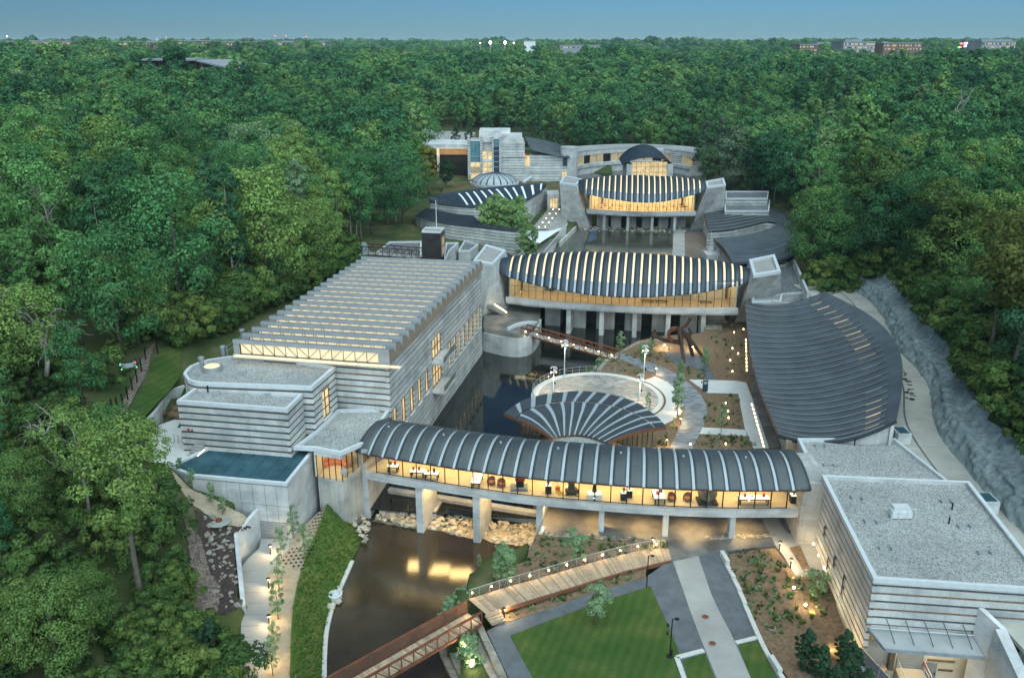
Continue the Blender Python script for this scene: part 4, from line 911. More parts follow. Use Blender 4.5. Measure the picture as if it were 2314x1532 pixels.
# ---- ribbed roof gallery
rg_ = thing('ribbed_gallery', 'large gallery with a sagging dark ribbed metal roof along the service road', 'building', (45, 125, 1))
fL = [P(u, v, 7.0) for u, v in ((1758,983),(1734,925),(1712,868),(1697,805),(1688,740),(1683,678))]
fR = [P(u, v, 10.6) for u, v in ((2026,950),(2038,880),(2036,805),(2005,748),(1950,703),(1863,659))]
def bez(pts, t):
    x = t * (len(pts) - 1); i = min(int(x), len(pts) - 2); f = x - i; p0, p1, p2, p3 = pts[max(i - 1, 0)], pts[i], pts[i + 1], pts[min(i + 2, len(pts) - 1)]
    return .5 * ((2 * p1) + (p2 - p0) * f + (2 * p0 - 5 * p1 + 4 * p2 - p3) * f * f + (3 * p1 - p0 - 3 * p2 + p3) * f ** 3)
def fsurf(v, t):
    a, b = bez(fL, v), bez(fR, v); p = a.lerp(b, t); p.z += -1.5 * 4 * t * (1 - t) * (1 - .35 * t); p.y += 1.2 * 4 * t * (1 - t) * -1.0; return p
NR = 27
for i in range(NR):
    v0, v1 = i / NR, (i + 1) / NR; te_ = .89
    rows = [[tuple(fsurf(v0 + (v1 - v0) * k, t) + Vector((0, 0, (.24 * (1 - k) ** 1) + .05))) for t in np.linspace(0, te_, 15)] for k in (0, .15, 1.0)]
    pn = MB().grid(rows[::-1], .2).build('roof_panel', 'roof_grey', rg_)
    rows = [[tuple(fsurf(v0 + (v1 - v0) * k, t) + Vector((0, 0, .05 - (0 if k < 1 else .02)))) for t in np.linspace(te_, 1.0, 4)] for k in (0, 1)]
    MB().grid(rows[::-1], .2).build('edge_panel', 'roof_grey', rg_)
    if 1 <= i <= 25 and (i % 2 or i > 15 or i < 5):
        rows = [[tuple(fsurf(v0 + (v1 - v0) * k, t) + Vector((0, -.02, dz_))) for t in np.linspace(te_ - .17, te_ - .05, 4)] for k, dz_ in ((-.01, .17), (.0, .27))]
        MB().grid(rows[::-1]).build('slot_light', ('lit_window_dim' if i % 3 else 'lit_window') if i < 6 or i > 11 else 'zinc', pn)
    MB().grid([[tuple(fsurf(v0, t) + Vector((0, dy_, .32 + dz_))) for t in np.linspace(0, te_, 15)] for dy_, dz_ in ((-.02, 0), (.10, .0))], .04).build('roof_rib', 'zinc', pn)  # pale zinc paints the light caught along the raised panel edges
ev = MB()
for v0, v1 in zip(np.linspace(0, .97, 20), np.linspace(.05, 1, 20)): ev.beam(fsurf(v0, 0) - Vector((0, 0, .05)), fsurf(v1, 0) - Vector((0, 0, .05)), .12, .3)
ev.build('eave_trim', 'fascia_brown', rg_)
fr0, fr1 = fsurf(0, 0), fsurf(0, 1); fb = MB()
for t in np.linspace(0, .95, 20): fb.beam(fsurf(0, t) - Vector((0, .05, .1)), fsurf(0, t + .05) - Vector((0, .05, .1)), .1, .42)
fb.build('front_trim', 'roof_seam', rg_)
lwp = Path2([(43.4,148),(41,132),(39.0,119),(37.4,108),(36.4,98.6)], 5)
banded_wall(rg_, lwp, .17, 6.81, .83, .4, .17, (), ('band_wood',), step=3)
mb = MB(); pr_ = [fsurf(v, .985) for v in np.linspace(0, 1, 12)]
for a, b in zip(pr_, pr_[1:]): mb.prism([(a.x, a.y), (b.x, b.y), (b.x - .4, b.y), (a.x - .4, a.y)], 3, [a.z - .2, b.z - .2, b.z - .2, a.z - .2])
mb.build('rear_wall', 'concrete', rg_)
q = fsurf(1, .5); MB().prism([(fsurf(1, 0).x + 1, fsurf(1, 0).y - .5), (fsurf(1, 1).x, fsurf(1, 1).y), (fsurf(1, 1).x, fsurf(1, 1).y + .5), (fsurf(1, 0).x + 1, fsurf(1, 0).y)], 0, 7.5).build('end_wall', 'concrete', rg_)
for i_ in range(10):
    t0_, t1_ = .10 + .085 * i_, .10 + .085 * (i_ + 1); a, b = fsurf(.012, t0_), fsurf(.012, t1_); MB().prism([(a.x, a.y), (b.x, b.y), (b.x, b.y + .4), (a.x, a.y + .4)], 4, [a.z - .3, b.z - .3, b.z - .3, a.z - .3]).build('gable_wall', 'concrete', rg_)
MB().prism([(34.6, 98.3), (36.4, 98.0), (36.4, 98.9), (34.9, 99.2)], 1, 6.7).build('front_pier', 'deck_wood', rg_)
# low parts beyond it
lo = thing('link_roof', 'small gravel-roofed link between the vaulted bridge tower and the ribbed gallery', 'building', (47, 168, 3))
l1, l2, l3, l4 = [P2(u, v, 7.5) for u, v in ((1700,680),(1765,680),(1768,664),(1702,664))]; flat_roof(lo, [l1, l2, l3, l4], 7.5); MB().prism([l1, l2, l3, l4], 0, 6.99).build('wall', 'concrete', lo)
l1, l2, l3, l4 = [P2(u, v, 6.0) for u, v in ((1762,664),(1822,660),(1795,590),(1748,590))]; flat_roof(lo, [l1, l2, l3, l4], 6.0, 'roof_gravel_dark'); MB().prism([l1, l2, l3, l4], 0, 5.49).build('lower_wall', 'concrete', lo)
sw_ = thing('boundary_wall', 'slanting pale retaining wall beside the trees behind the nearer vaulted bridge', 'wall', (*P2(1800, 620, 6), 3))
a, b = P2(1793, 585, 7.4), P2(1824, 664, 7.4); MB().prism([a, b, (b[0] + .5, b[1]), (a[0] + .5, a[1])], 2, [7.2, 7.6, 7.6, 7.2]).build('wall_panel', 'concrete', sw_)
# ---- horseshoe gallery
hs = thing('horseshoe_gallery', 'horseshoe-shaped gallery with a dark ribbed metal roof round a small court', 'building', (62, 225, 3))
oc = [P(u, v, 7.6) for u, v in ((1590,483),(1640,474),(1695,467),(1750,472),(1788,490),(1806,525),(1807,558),(1790,580),(1740,592),(1656,596))]
ic = [P(u, v, 6.6) for u, v in ((1601,524),(1645,521),(1690,512),(1730,502),(1750,504),(1753,510),(1745,516),(1705,528),(1655,538),(1612,542))]
NS = 9
for k in range(NS):
    t0, t1 = k / NS, (k + 1) / NS
    rows = [[tuple(bez(ic, s_).lerp(bez(oc, s_), t) + Vector((0, 0, .25 * (1 - f) + .8 * math.sin(math.pi * t)))) for s_ in np.linspace(0, 1, 40)] for f, t in ((0, t0), (.12, t0 + (t1 - t0) * .1), (1, t1))]
    pn = MB().grid(rows, .2).build('roof_panel', 'roof_grey', hs)
    MB().grid([[tuple(bez(ic, s_).lerp(bez(oc, s_), t) + Vector((0, 0, .04 + .25 * (1 - f) + .8 * math.sin(math.pi * t)))) for s_ in np.linspace(0, 1, 40)] for f, t in ((.9, t1 - .035), (1, t1))], .04).build('roof_rib', 'roof_seam', pn)
for nm, crv in (('inner_wall', ic), ('outer_wall', oc)):
    pth = Path2([(p.x, p.y) for p in (crv if nm == 'outer_wall' else crv[::-1])][::-1], 5)
    for k in range(5): mb = MB(); strip_quad(mb, pth, 0, pth.L, -.25 if nm == 'x' else .3, .8, 2 + k * .85 + .16, 2 + (k + 1) * .85, 3); mb.build('concrete_course', 'concrete', hs); mb = MB(); strip_quad(mb, pth, 0, pth.L, .38, .75, 2 + k * .85, 2 + k * .85 + .16, 3); mb.build('board_band', 'band_dark', hs)
for a, b in ((ic[0], oc[0]), (ic[-1], oc[-1])):
    ln = line((a.x + .6, a.y), (b.x + .6, b.y)); banded_wall(hs, ln if a is ic[-1] else flip(ln), 2, 6.4, .85, .4, .17, (), ('band_wood',)); MB().beam(a, b, .2, .3).build('eave_trim', 'fascia_brown', hs)
MB().box((50.5, 212.5, 3.2), (3.5, 5, 1.6)).build('corner_block', 'concrete', hs)
MB().prism([(p.x, p.y) for p in ic], 1.9, 2.2).build('court_floor', 'roof_gravel', hs)
# flat-roofed rooms behind it
bx = thing('rear_rooms', 'low flat-roofed concrete rooms tucked behind the farther vaulted bridge tower', 'building', (70, 262, 5))
for (x0, x1, y0, y1), z_ in ((( 1638, 1738, 476, 452), 9.2), ((1640, 1735, 448, 432), 11.0)):
    pts_ = [P2(x0, y0, z_), P2(x1, y0, z_), P2(x1 + 2, y1, z_), P2(x0, y1, z_)]
    banded_wall(bx, line(pts_[0], pts_[1]), z_ - 3.3, z_ - .01, .83, .4, .17, (), ('band_dark',)); MB().prism([(a, b + .41) for a, b in pts_[:2]] + pts_[2:], 3, z_ - .52).build('wall', 'concrete', bx); flat_roof(bx, pts_, z_, 'roof_gravel_dark')
w_ = line(P2(1640, 476, 8.2), P2(1665, 476, 8.2)); window(bx, w_, .3, w_.L - .3, 6.2, 8.4, 'lit_window', 3, 1, -.2)
# ---- galleries left of the far pond: roof with white strips, crescent roof
h1 = thing('fan_strip_gallery', 'curved gallery whose dark roof carries a fan of slim white strips', 'building', (-5, 240, 4))
top_ = [P(u, v, 12.6) for u, v in ((965,446),(1010,437),(1060,429),(1110,423),(1170,418),(1235,414))]
low_ = [P(u, v, 11.0) for u, v in ((972,459),(1041,467),(1093,468),(1150,463),(1190,454),(1233,426))]
NP = 15
def hsurf(s_, t, dz=0): p = bez(low_, s_).lerp(bez(top_, s_), t); p.z += dz + .5 * math.sin(math.pi * t); return p
for k in range(NP):
    s0_, s1_ = k / NP, (k + 1) / NP
    MB().grid([[tuple(hsurf(s_, t)) for s_ in np.linspace(s0_, s1_, 4)] for t in np.linspace(0, 1, 7)], .3).build('roof_panel', 'roof_blue', h1)
    if k > 3:
        MB().grid([[tuple(hsurf(s_ - .02 * (1 - t), t, .07)) for s_ in (s0_ + .012, s0_ + .028)] for t in np.linspace(.1, .8, 7)], .04).build('roof_strip', 'white_fabric', h1)
    else: MB().grid([[tuple(hsurf(s_, t, .07)) for s_ in (s0_ + .02, s0_ + .03)] for t in np.linspace(.05, .85, 7)], .04).build('roof_rib', 'roof_seam', h1)
hw_ = Path2([(p.x, p.y) for p in low_], 5); banded_wall(h1, hw_, 3.6, 11.0, .83, .5, .12, (), ('band_dark',), step=3)
rwp = line((low_[-1].x, low_[-1].y), (top_[-1].x, top_[-1].y)); banded_wall(h1, rwp, 3.6, 11.2, .83, .5, .12, (), ('band_dark',))
h2 = thing('crescent_gallery', 'crescent-shaped gallery with a thin ribbed roof curving round a tree court', 'building', (-10, 222, 2))
ci = [P(u, v, 10.4) for u, v in ((966,470),(1000,477),(1039,484.5),(1069,487.5),(1084,501),(1119,511),(1184,517))]
co_ = [P(u, v, 9.6) for u, v in ((938,488),(967,499),(1000,505.5),(1030,510),(1093,517.5),(1130,522),(1163,525.5))]
NC = 8
for k in range(NC):
    t0, t1 = k / NC, (k + 1) / NC
    MB().grid([[tuple(bez(co_, s_).lerp(bez(ci, s_), t) + Vector((0, 0, .16 * (1 - f)))) for s_ in np.linspace(0, 1, 30)] for f, t in ((0, t0), (1, t1))], .2).build('roof_panel', 'roof_grey', h2)
    MB().grid([[tuple(bez(co_, s_).lerp(bez(ci, s_), t) + Vector((0, 0, .19))) for s_ in np.linspace(0, 1, 30)] for t in (t0 - .035, t0 + .035)], .04).build('roof_rib', 'roof_seam', h2)
cw = Path2([(p.x, p.y) for p in co_], 5); banded_wall(h2, cw, 2.5, 9.6, .83, .5, .15, (), ('band_dark',), step=2.5)
e0 = co_[-1]; banded_wall(h2, line((e0.x, e0.y), P2(1184, 519, 10)), 2.5, 9.6, .83, .4, .2, (), ('band_dark',))
ciw = Path2([(p.x, p.y) for p in ci[::-1]], 5); mb = MB(); strip_quad(mb, ciw, 0, ciw.L, .1, .5, 2.5, 10.2); mb.build('inner_wall', 'concrete', h2)
# low flat roofs and black lift tower
lr = thing('service_rooms', 'low gravel-roofed service rooms round the black lift tower', 'building', (-14, 195, 4))
for pts_px, z_ in (([(1003,592),(1016,566),(1036,548),(1008,548)], 10.6), ([(1036,566),(1062,566),(1081,552),(1050,543)], 9.4), ([(830,588),(952,588),(952,545),(880,546)], 9.0)):
    pp_ = [P2(u, v, z_) for u, v in pts_px]; flat_roof(lr, pp_, z_, 'roof_gravel_dark'); MB().prism(pp_, 1, z_ - .51).build('wall', 'concrete', lr)
lt = thing('lift_tower', 'dark panelled lift tower with a pale cap standing by the steel footbridge', 'tower', (-17.5, 183, 2))
tt_ = [P2(u, v, 16) for u, v in ((953,522),(994.5,523.5),(1004.5,514),(962,513))]
MB().prism(tt_, 1, 15.6).build('shaft', 'elevator_panel', lt); flat_roof(lt, tt_, 16.0, 'path_concrete', .3, .25)
for k in range(9): MB().prism([(tt_[0][0] - .02, tt_[0][1] - .02), (tt_[1][0] + .02, tt_[1][1] - .02), (tt_[1][0] + .02, tt_[1][1] + .02), (tt_[0][0] - .02, tt_[0][1] + .02)], 2.5 + k * 1.45, 2.5 + k * 1.45 + .05).build('panel_joint', 'steel_black', lt)
lw2 = line(tt_[1], tt_[2]); window(lt, lw2, .9, lw2.L - .5, 10.4, 14.6, 'lit_window_dim', 1, 2, -.06)
p = P(986.5, 518, 16); MB().tube([(p.x, p.y, 16), (p.x, p.y, 22.2)], [.12, .07], 8).build('mast', 'steel_white', lt)
# ------------------------------------------------------------------ entrance building and rooms at the head of the valley
eb_ = thing('entrance_building', 'tall banded concrete entrance building with glazed stair tower at the head of the valley', 'building', (0, 318, 6))
YE = 318.0
def fbox(parent, name, u0, v0, u1, v1, Y, depth, mat, proud=0.0):
    a, b = PY(u0, v1, Y), PY(u1, v0, Y); return MB().prism([(a.x, Y - proud), (PY(u1, v1, Y).x, Y - proud), (PY(u1, v1, Y).x, Y + depth), (a.x, Y + depth)], a.z, b.z).build(name, mat, parent)
def fwall(parent, u0, v0, u1, v1, Y, pitch=.95, openings=(), thick=.5):
    a, b = PY(u0, v1, Y), PY(u1, v0, Y); ln = line((a.x, Y), (b.x, Y)); banded_wall(parent, ln, a.z, b.z, pitch, thick, .14, openings, ('band_dark',)); return ln, a, b
fwall(eb_, 1131, 321, 1186, 412, YE); fbox(eb_, 'core', 1062, 322, 1184, 412, YE + .6, 16, 'concrete')
ln, a, b = fwall(eb_, 1197, 352, 1289, 412, YE)
fbox(eb_, 'wing_core', 1197, 352, 1287, 412, YE + .6, 10, 'concrete')
fbox(eb_, 'penthouse', 1083, 296, 1153, 325, YE + 9, 12, 'concrete_smooth'); fbox(eb_, 'parapet_block', 1133, 306, 1180, 322, YE + 1, 10, 'concrete_smooth')
fbox(eb_, 'ledge', 1132, 352, 1182, 355, YE, .5, 'concrete_smooth', .5)
for u0, u1 in ((1058, 1062.5), (1086, 1090), (1112, 1115.5), (1128.5, 1132.5)):
    a, b = PY(u0, 412, YE), PY(u1, 306, YE); banded_wall(eb_, line((a.x, YE - 1.2), (b.x, YE - 1.2)), a.z, b.z, .95, 1.6, .2, (), ('band_dark',))
def gl(u0, u1, rows, nm, mat_cycle):
    for k, (v0, v1) in enumerate(zip(rows, rows[1:])):
        a, b = PY(u0, v1, YE), PY(u1, v0, YE); ln = line((a.x, YE - .4), (b.x, YE - .4)); window(eb_, ln, .02, ln.L - .02, a.z, b.z - .1, mat_cycle[k % len(mat_cycle)], nm, 1, .1)
gl(1062.5, 1086, (319, 353, 366, 378, 390, 406), 2, ('glass_teal', 'glass_teal', 'lit_window_dim', 'lit_window_dim', 'lit_window_dim')) if 'glass_teal' in M else None
plain('glass_teal', (.10, .22, .25), .12, 0, .2, .5, .7)
gl(1062.5, 1086, (319, 353, 366, 378, 390, 406), 2, ('glass_teal', 'glass_teal', 'lit_window', 'lit_window_dim', 'lit_window'))
gl(1090, 1112, (341, 361, 366, 378, 388, 403), 2, ('lit_window', 'white_paint', 'lit_window', 'lit_window', 'lit_clerestory')); gl(1115.5, 1128.5, (314, 330, 341, 353, 365, 377, 392), 1, ('glass_teal', 'sign_blue', 'sign_blue', 'sign_blue', 'sign_blue', 'sign_blue'))
fbox(eb_, 'white_band', 1090, 311, 1112, 321, YE - .3, .8, 'concrete_smooth'); fbox(eb_, 'balcony', 1090, 361, 1112, 366, YE - .4, .5, 'coping', .6)
# lit slot between the tower and the wing, curved wing roof
fbox(eb_, 'lit_slot', 1186, 352, 1197, 378, YE + 2, .3, 'lit_window'); fbox(eb_, 'slot_base', 1184, 378, 1199, 412, YE + .3, 2, 'concrete')
q1_, q2_ = PY(1272, 376, YE - .3), PY(1282, 358, YE - .3)
window(eb_, line((q1_.x, YE - .35), (q2_.x, YE - .35)), 0, q2_.x - q1_.x, q1_.z, q2_.z, 'sign_blue', 2, 1, .1); q1_, q2_ = PY(1269, 408, YE - .3), PY(1281, 388, YE - .3); window(eb_, line((q1_.x, YE - .35), (q2_.x, YE - .35)), 0, q2_.x - q1_.x, q1_.z, q2_.z, 'lit_window', 2, 3, .1)
wr_ = [PY(1199, 337, YE - 1), PY(1230, 346, YE - 1), PY(1262, 353, YE - 1), PY(1287, 356, YE - 2)]; wt = [PY(1185, 309, YE + 26), PY(1225, 316, YE + 24), PY(1268, 328, YE + 18), PY(1289, 346, YE + 10)]
for k in range(9):
    t0, t1 = k / 9, (k + 1) / 9
    MB().grid([[tuple(bez(wr_, s_).lerp(bez(wt, s_), t) + Vector((0, 0, .3 * (1 - f)))) for s_ in np.linspace(0, 1, 10)] for f, t in ((0, t0), (1, t1))], .4).build('roof_panel', 'roof_grey', eb_)
cb_ = [PY(1290, 352, YE), PY(1291, 412, YE)]
MB().lathe((PY(1286, 400, YE).x, YE + 3, PY(1286, 412, YE).z), [(3.2, 0), (3.2, 12.5)], 18).build('round_corner', 'concrete', eb_)
q = PY(1183, 351, YE); MB().box((q.x + .3, q.y - .2, q.z), (.5, .3, .5)).build('exit_lamp', 'led_red', eb_)
# covered drop-off and approach bridge with parking
ap = thing('covered_walk', 'pale concrete covered walk with a timber soffit leading to the entrance building', 'building', (-30, 322, 10))
a, b = PY(945, 338, 330), PY(1060, 330, 326); MB().prism([(a.x, 322), (b.x, 322), (b.x, 338), (a.x, 342)], PY(1000, 336, 322).z, PY(1000, 327, 322).z).build('roof_slab', 'concrete_smooth', ap)
MB().prism([(PY(975, 350, 324).x, 324), (b.x, 324), (b.x, 336), (PY(975, 350, 324).x, 336)], PY(1000, 350, 324).z, PY(1000, 337, 324).z).build('timber_wall', 'band_wood', ap); area_light('soffit_lamp', (PY(1020, 345, 321).x, 321.5, PY(1000, 338, 324).z), 12, 500, (1, .72, .36), ap, 2.5, (R(50), 0, 0))
for u in (930, 948, 966, 990): q = PY(u, 345, 324); MB().box((q.x, 324, q.z - 2), (1, 1, 10)).build('column', 'concrete_smooth', ap)
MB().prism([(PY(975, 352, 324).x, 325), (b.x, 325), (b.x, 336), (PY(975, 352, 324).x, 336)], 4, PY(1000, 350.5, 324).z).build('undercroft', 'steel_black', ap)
pl_ = [P2(u, v, 12.0) for u, v in ((905,320),(970,328),(1060,318),(1075,300),(990,296),(930,287),(905,296))]; sheet('parking_lot', pl_, 12.0, 'path_concrete', 3)
for k in range(9):
    p = P(930 + k * 9, 303 + k * 1.2, 12.01); MB().box((p.x, p.y, 12.012), (.15, 5, .012), .3).build('bay_marking', 'white_paint', kind='structure')
def car(loc, rz, mat, label):
    t = thing('parked_car', label, 'car', loc, 'cars in the upper car park'); t.rotation_euler = (0, 0, rz); x, y, z = 0, 0, 0; ORG[t.name] = Vector((0, 0, 0))
    prof = [(-2.2, .35), (-2.2, .85), (-1.5, .95), (-.9, 1.42), (.7, 1.45), (1.4, .98), (2.2, .85), (2.2, .35)]
    vs_ = [(px_, s_ * .88 if pz < 1.2 else s_ * .7, pz) for s_ in (-1, 1) for px_, pz in prof]; n = len(prof)
    MB().add(vs_, [tuple(range(n))[::-1], tuple(range(n, 2 * n))] + [(i, (i + 1) % n, n + (i + 1) % n, n + i) for i in range(n)]).build('body', mat, t)
    MB().box((-.1, 0, 1.2), (1.9, 1.52, .32)).build('window', 'steel_black', t)
    for sx in (-1.35, 1.35):
        for sy in (-.8, .8): MB().tube([(sx, sy - .1, .33), (sx, sy + .1, .33)], .33, 10).build('wheel', 'steel_black', t)
p = P(919, 308, 12); car((p.x, p.y, 12), .4, 'sign_blue', 'dark blue car parked near the branching steel sculpture')
p = P(908, 304, 12); car((p.x, p.y, 12), 1.9, 'steel_black', 'black car parked at the edge of the upper car park by the trees')
# branching steel tree sculpture
st_ = P(866, 300, 9.5); sc_t = thing('steel_tree_sculpture', 'silver branching tree-like steel sculpture among the trees by the car park', 'sculpture', tuple(st_))
def limb(p, d, L_, r, depth, out_):
    pts_ = [p]; cur = Vector(p); dd = Vector(d)
    for k in range(5):
        dd = (dd + Vector(rng.normal(size=3)) * .32).normalized(); cur = cur + dd * L_ / 5; pts_.append(cur.copy())
    out_.append((pts_, [r * (1 - .12 * k) for k in range(6)]))
    if depth > 0:
        for k in range(3): limb(pts_[2 + k], (dd + Vector(rng.normal(size=3)) * .9).normalized(), L_ * .72, r * .6, depth - 1, out_)
lb = []; limb(st_, (.05, 0, 1), 7.5, .38, 3, lb)
tr_ = MB().tube(*lb[0], 7); tr_.build('trunk', 'steel_mirror', sc_t, True)
for b_ in lb[1:]: MB().tube(b_[0], b_[1], 5).build('branch', 'steel_mirror', sc_t, True)
# glass dome, green roof, colonnade wing, domed pavilion
gd = thing('glass_dome', 'shallow ribbed glass dome on the planted roof in front of the entrance building', 'skylight', (*P2(1117, 413, 8), 8)); c_ = P(1117, 411, 8.2)
for k in range(20):
    a0, a1 = 2 * math.pi * k / 20, 2 * math.pi * (k + 1) / 20; rows = []
    for e in np.linspace(0, 1, 6): r_ = 8.0 * math.cos(e * 1.5); z_ = 8.2 + 3.0 * math.sin(e * 1.5); rows.append([(c_.x + r_ * math.cos(a) + 0, c_.y + r_ * math.sin(a), z_) for a in (a0 + .03, a1 - .03)])
    MB().grid(rows, .04).build('glass_pane', 'glass_dome_pale', gd) if 'glass_dome_pale' in M else MB().grid(rows, .04).build('glass_pane', 'skylight_panel', gd)
    MB().tube([(c_.x + 8.03 * math.cos(e * 1.5) * math.cos(a0), c_.y + 8.03 * math.cos(e * 1.5) * math.sin(a0), 8.23 + 3.0 * math.sin(e * 1.5)) for e in np.linspace(0, 1, 6)], .09, 4).build('rib', 'sign_blue', gd)
MB().lathe((c_.x, c_.y, 7.2), [(8.6, 0), (8.6, 1.0)], 28).build('kerb_ring', 'concrete', gd)
sheet('planted_roof', [P2(u, v, 7.4) for u, v in ((994,440),(1005,424),(1035,412),(1080,408),(1290,412),(1262,440),(1240,452),(1232,430),(1120,440))], 7.4, 'green_roof', 4)
el = MB().prism([P2(u, v, 7.6) for u, v in ((1180,412),(1202,398),(1206,398),(1186,413))], 7.4, 7.9).build('roof_kerb', 'coping', kind='structure')
stw = thing('stair_lobby', 'lit glazed stair lobby between the strip-roofed gallery and the far bridge tower', 'building', (*P2(1250, 470, 6), 4))
a, b = PY(1237, 472, 262), PY(1264, 440, 262); MB().prism([(a.x, 262), (b.x, 262), (b.x, 270), (a.x, 270)], 3, b.z).build('walls', 'concrete', stw)
ln = line((a.x + .6, 261.8), (b.x - .4, 261.8)); window(stw, ln, .1, ln.L - .1, a.z + .2, b.z - 1, 'lit_window', 3, 2, -.05)
# terraced steps with small lamps, sail
sp_ = thing('garden_steps', 'broad pale concrete steps dotted with small lamps below the stair lobby', 'steps', (*P2(1240, 520, 3), 2))
for k in range(12):
    t = k / 11; v = 478 + 62 * t; z_ = 5.6 - 2.6 * t; u0 = 1238 - 52 * t; u1 = 1284 - 6 * t
    a, b = P2(u0, v, z_), P2(u1, v, z_); MB().prism([a, b, (b[0] + .3, b[1] + 5.6), (a[0] + .3, a[1] + 5.6)], z_ - 1.2, z_).build('step', 'path_concrete', sp_)
for k in range(6):
    for s_ in (0, 1):
        u, v = 1250 - k * 8 + s_ * 14, 480 + k * 10; z_ = 5.6 - 2.6 * (k / 6); q = P(u, v, z_)
        bl = thing('step_lamp', 'small lit post lamp in the %s row on the garden steps, %s from the top' % ('building-side' if s_ == 0 else 'pond-side', ('first', 'second', 'third', 'fourth', 'fifth', 'lowest')[k]), 'lamp', (q.x, q.y, z_), 'lamps on the garden steps'); MB().tube([(q.x, q.y, z_ - .5), (q.x, q.y, z_ + .8)], .05, 5).build('post', 'steel_dark', bl); MB().lathe((q.x, q.y, z_ + .8), [(.1, 0), (.1, .16)], 8).build('bulb', 'lamp_glow', bl)
sa = thing('shade_sail', 'white triangular shade sail stretched above the pond terrace', 'sail', (*P2(1210, 530, 5), 3))
cs_ = [P(1178, 515, 7.5), P(1274, 513, 6.0), P(1210, 556, 5.6)]; rows = []
for i in range(9):
    t = i / 8; A_ = cs_[0].lerp(cs_[2], t); B_ = cs_[1].lerp(cs_[2], t); rows.append([tuple(A_.lerp(B_, s_) + Vector((0, 0, -.9 * math.sin(math.pi * s_) * (1 - t)))) for s_ in np.linspace(0, 1, 9)])
MB().grid(rows, .03).build('fabric', 'white_fabric', sa, True)
q0, q1 = P(1228, 570, 3.0), P(1283, 506, 8.5); MB().tube([q0, q1], .16, 8).build('mast', 'zinc_light', sa)
sheet('pond_terrace', [P2(u, v, 2.9) for u, v in ((1180,580),(1150,575),(1170,540),(1210,545),(1245,520),(1285,512),(1260,545),(1245,578))], 2.9, 'path_concrete', 4)
MB().prism([P2(1262, 548, 3.2), P2(1300, 512, 3.2), P2(1303, 512, 3.2), P2(1266, 549, 3.2)], 1, 3.3).build('terrace_wall', 'concrete', kind='structure')
cw_ = thing('colonnade_wing', 'long curved wing with lit timber wall and pale ledge behind the far bridge', 'building', (55, 370, 6))
ca_ = [PY(1288, 391, 350), PY(1340, 381, 362), PY(1420, 378, 370), PY(1500, 382, 366), PY(1562, 384, 352)]; cp_ = Path2([(p.x, p.y) for p in ca_], 5)
for nm, o0, o1, z0_, z1_, mt in (('pond_wall', -.6, 8, 0, 5.6, 'concrete'), ('ledge', -1.2, 8, 5.7, 7.0, 'concrete_smooth'), ('upper_wall', .2, 8, 10.4, 12.0, 'concrete'), ('roof_field', .1, 14, 12.01, 12.4, 'roof_gravel')):
    mb = MB(); strip_quad(mb, cp_, 0, cp_.L, o0, o1, z0_, z1_, 3); mb.build(nm, mt, cw_)
for k in range(18):
    d0, d1 = cp_.L * k / 18, cp_.L * (k + 1) / 18; mb = MB(); strip_quad(mb, cp_, d0 + .15, d1 - .15, .6, .9, 7.01, 10.39); mb.build('window', 'lit_window_dim' if k % 3 else 'steel_black', cw_)
banded_wall(cw_, line((cp_.at(cp_.L * .8).x, cp_.at(cp_.L * .8).y - .4), (cp_.p[-1].x + 4, cp_.p[-1].y - 1.6)), 5.5, 12.3, .9, .5, .2, (), ('band_dark',))
dp_ = thing('domed_pavilion', 'small pavilion with a rounded dark ribbed canopy over a glowing glass front', 'building', (49, 312, 4))
yc = 308.0; dl, dr, dt = PY(1410, 374, yc), PY(1527, 376, yc), PY(1467, 338, yc + 9)
cxm = (dl.x + dr.x) / 2; hw2 = (dr.x - dl.x) / 2; zb_ = dl.z; ht = (PY(1467, 337, yc + 8).z - zb_) * 1.12
for k in range(9):
    t0, t1 = k / 9, (k + 1) / 9; rows = []
    for f, t in ((1, t0), (0, t1)):
        row = []
        for s_ in np.linspace(-1, 1, 17):
            row.append((cxm + hw2 * s_ * (1 - .10 * t), yc + 18 * t + 5.0 * s_ * s_, zb_ + .18 * f + (ht * (1 - s_ * s_) ** .8) * (.50 + .50 * math.sin(min(1, t * 1.25) * math.pi / 2)) - (.5 * s_ * s_)))
        rows.append(row)
    MB().grid(rows, .25).build('roof_panel', 'roof_blue', dp_)
q0, q1 = PY(1428, 394, yc + 4), PY(1508, 376, yc + 4)
ln = line((q0.x, yc + 4), (q1.x, yc + 4)); window(dp_, ln, 0, ln.L, q0.z - 3, q1.z + 1.6, 'lit_window', 8, 4, 0)
for u in (1422, 1514): q = PY(u, 384, yc + 3); MB().prism([(q.x - 1, yc + 2.5), (q.x + 1, yc + 2.5), (q.x + 1, yc + 14), (q.x - 1, yc + 14)], 0, q1.z + .8).build('side_pier', 'concrete', dp_)
fbox(dp_, 'rear_block', 1440, 338, 1500, 350, yc + 20, 3, 'concrete')
sheet('far_pond_water', FAR_POND, 3.0, 'water', .1)
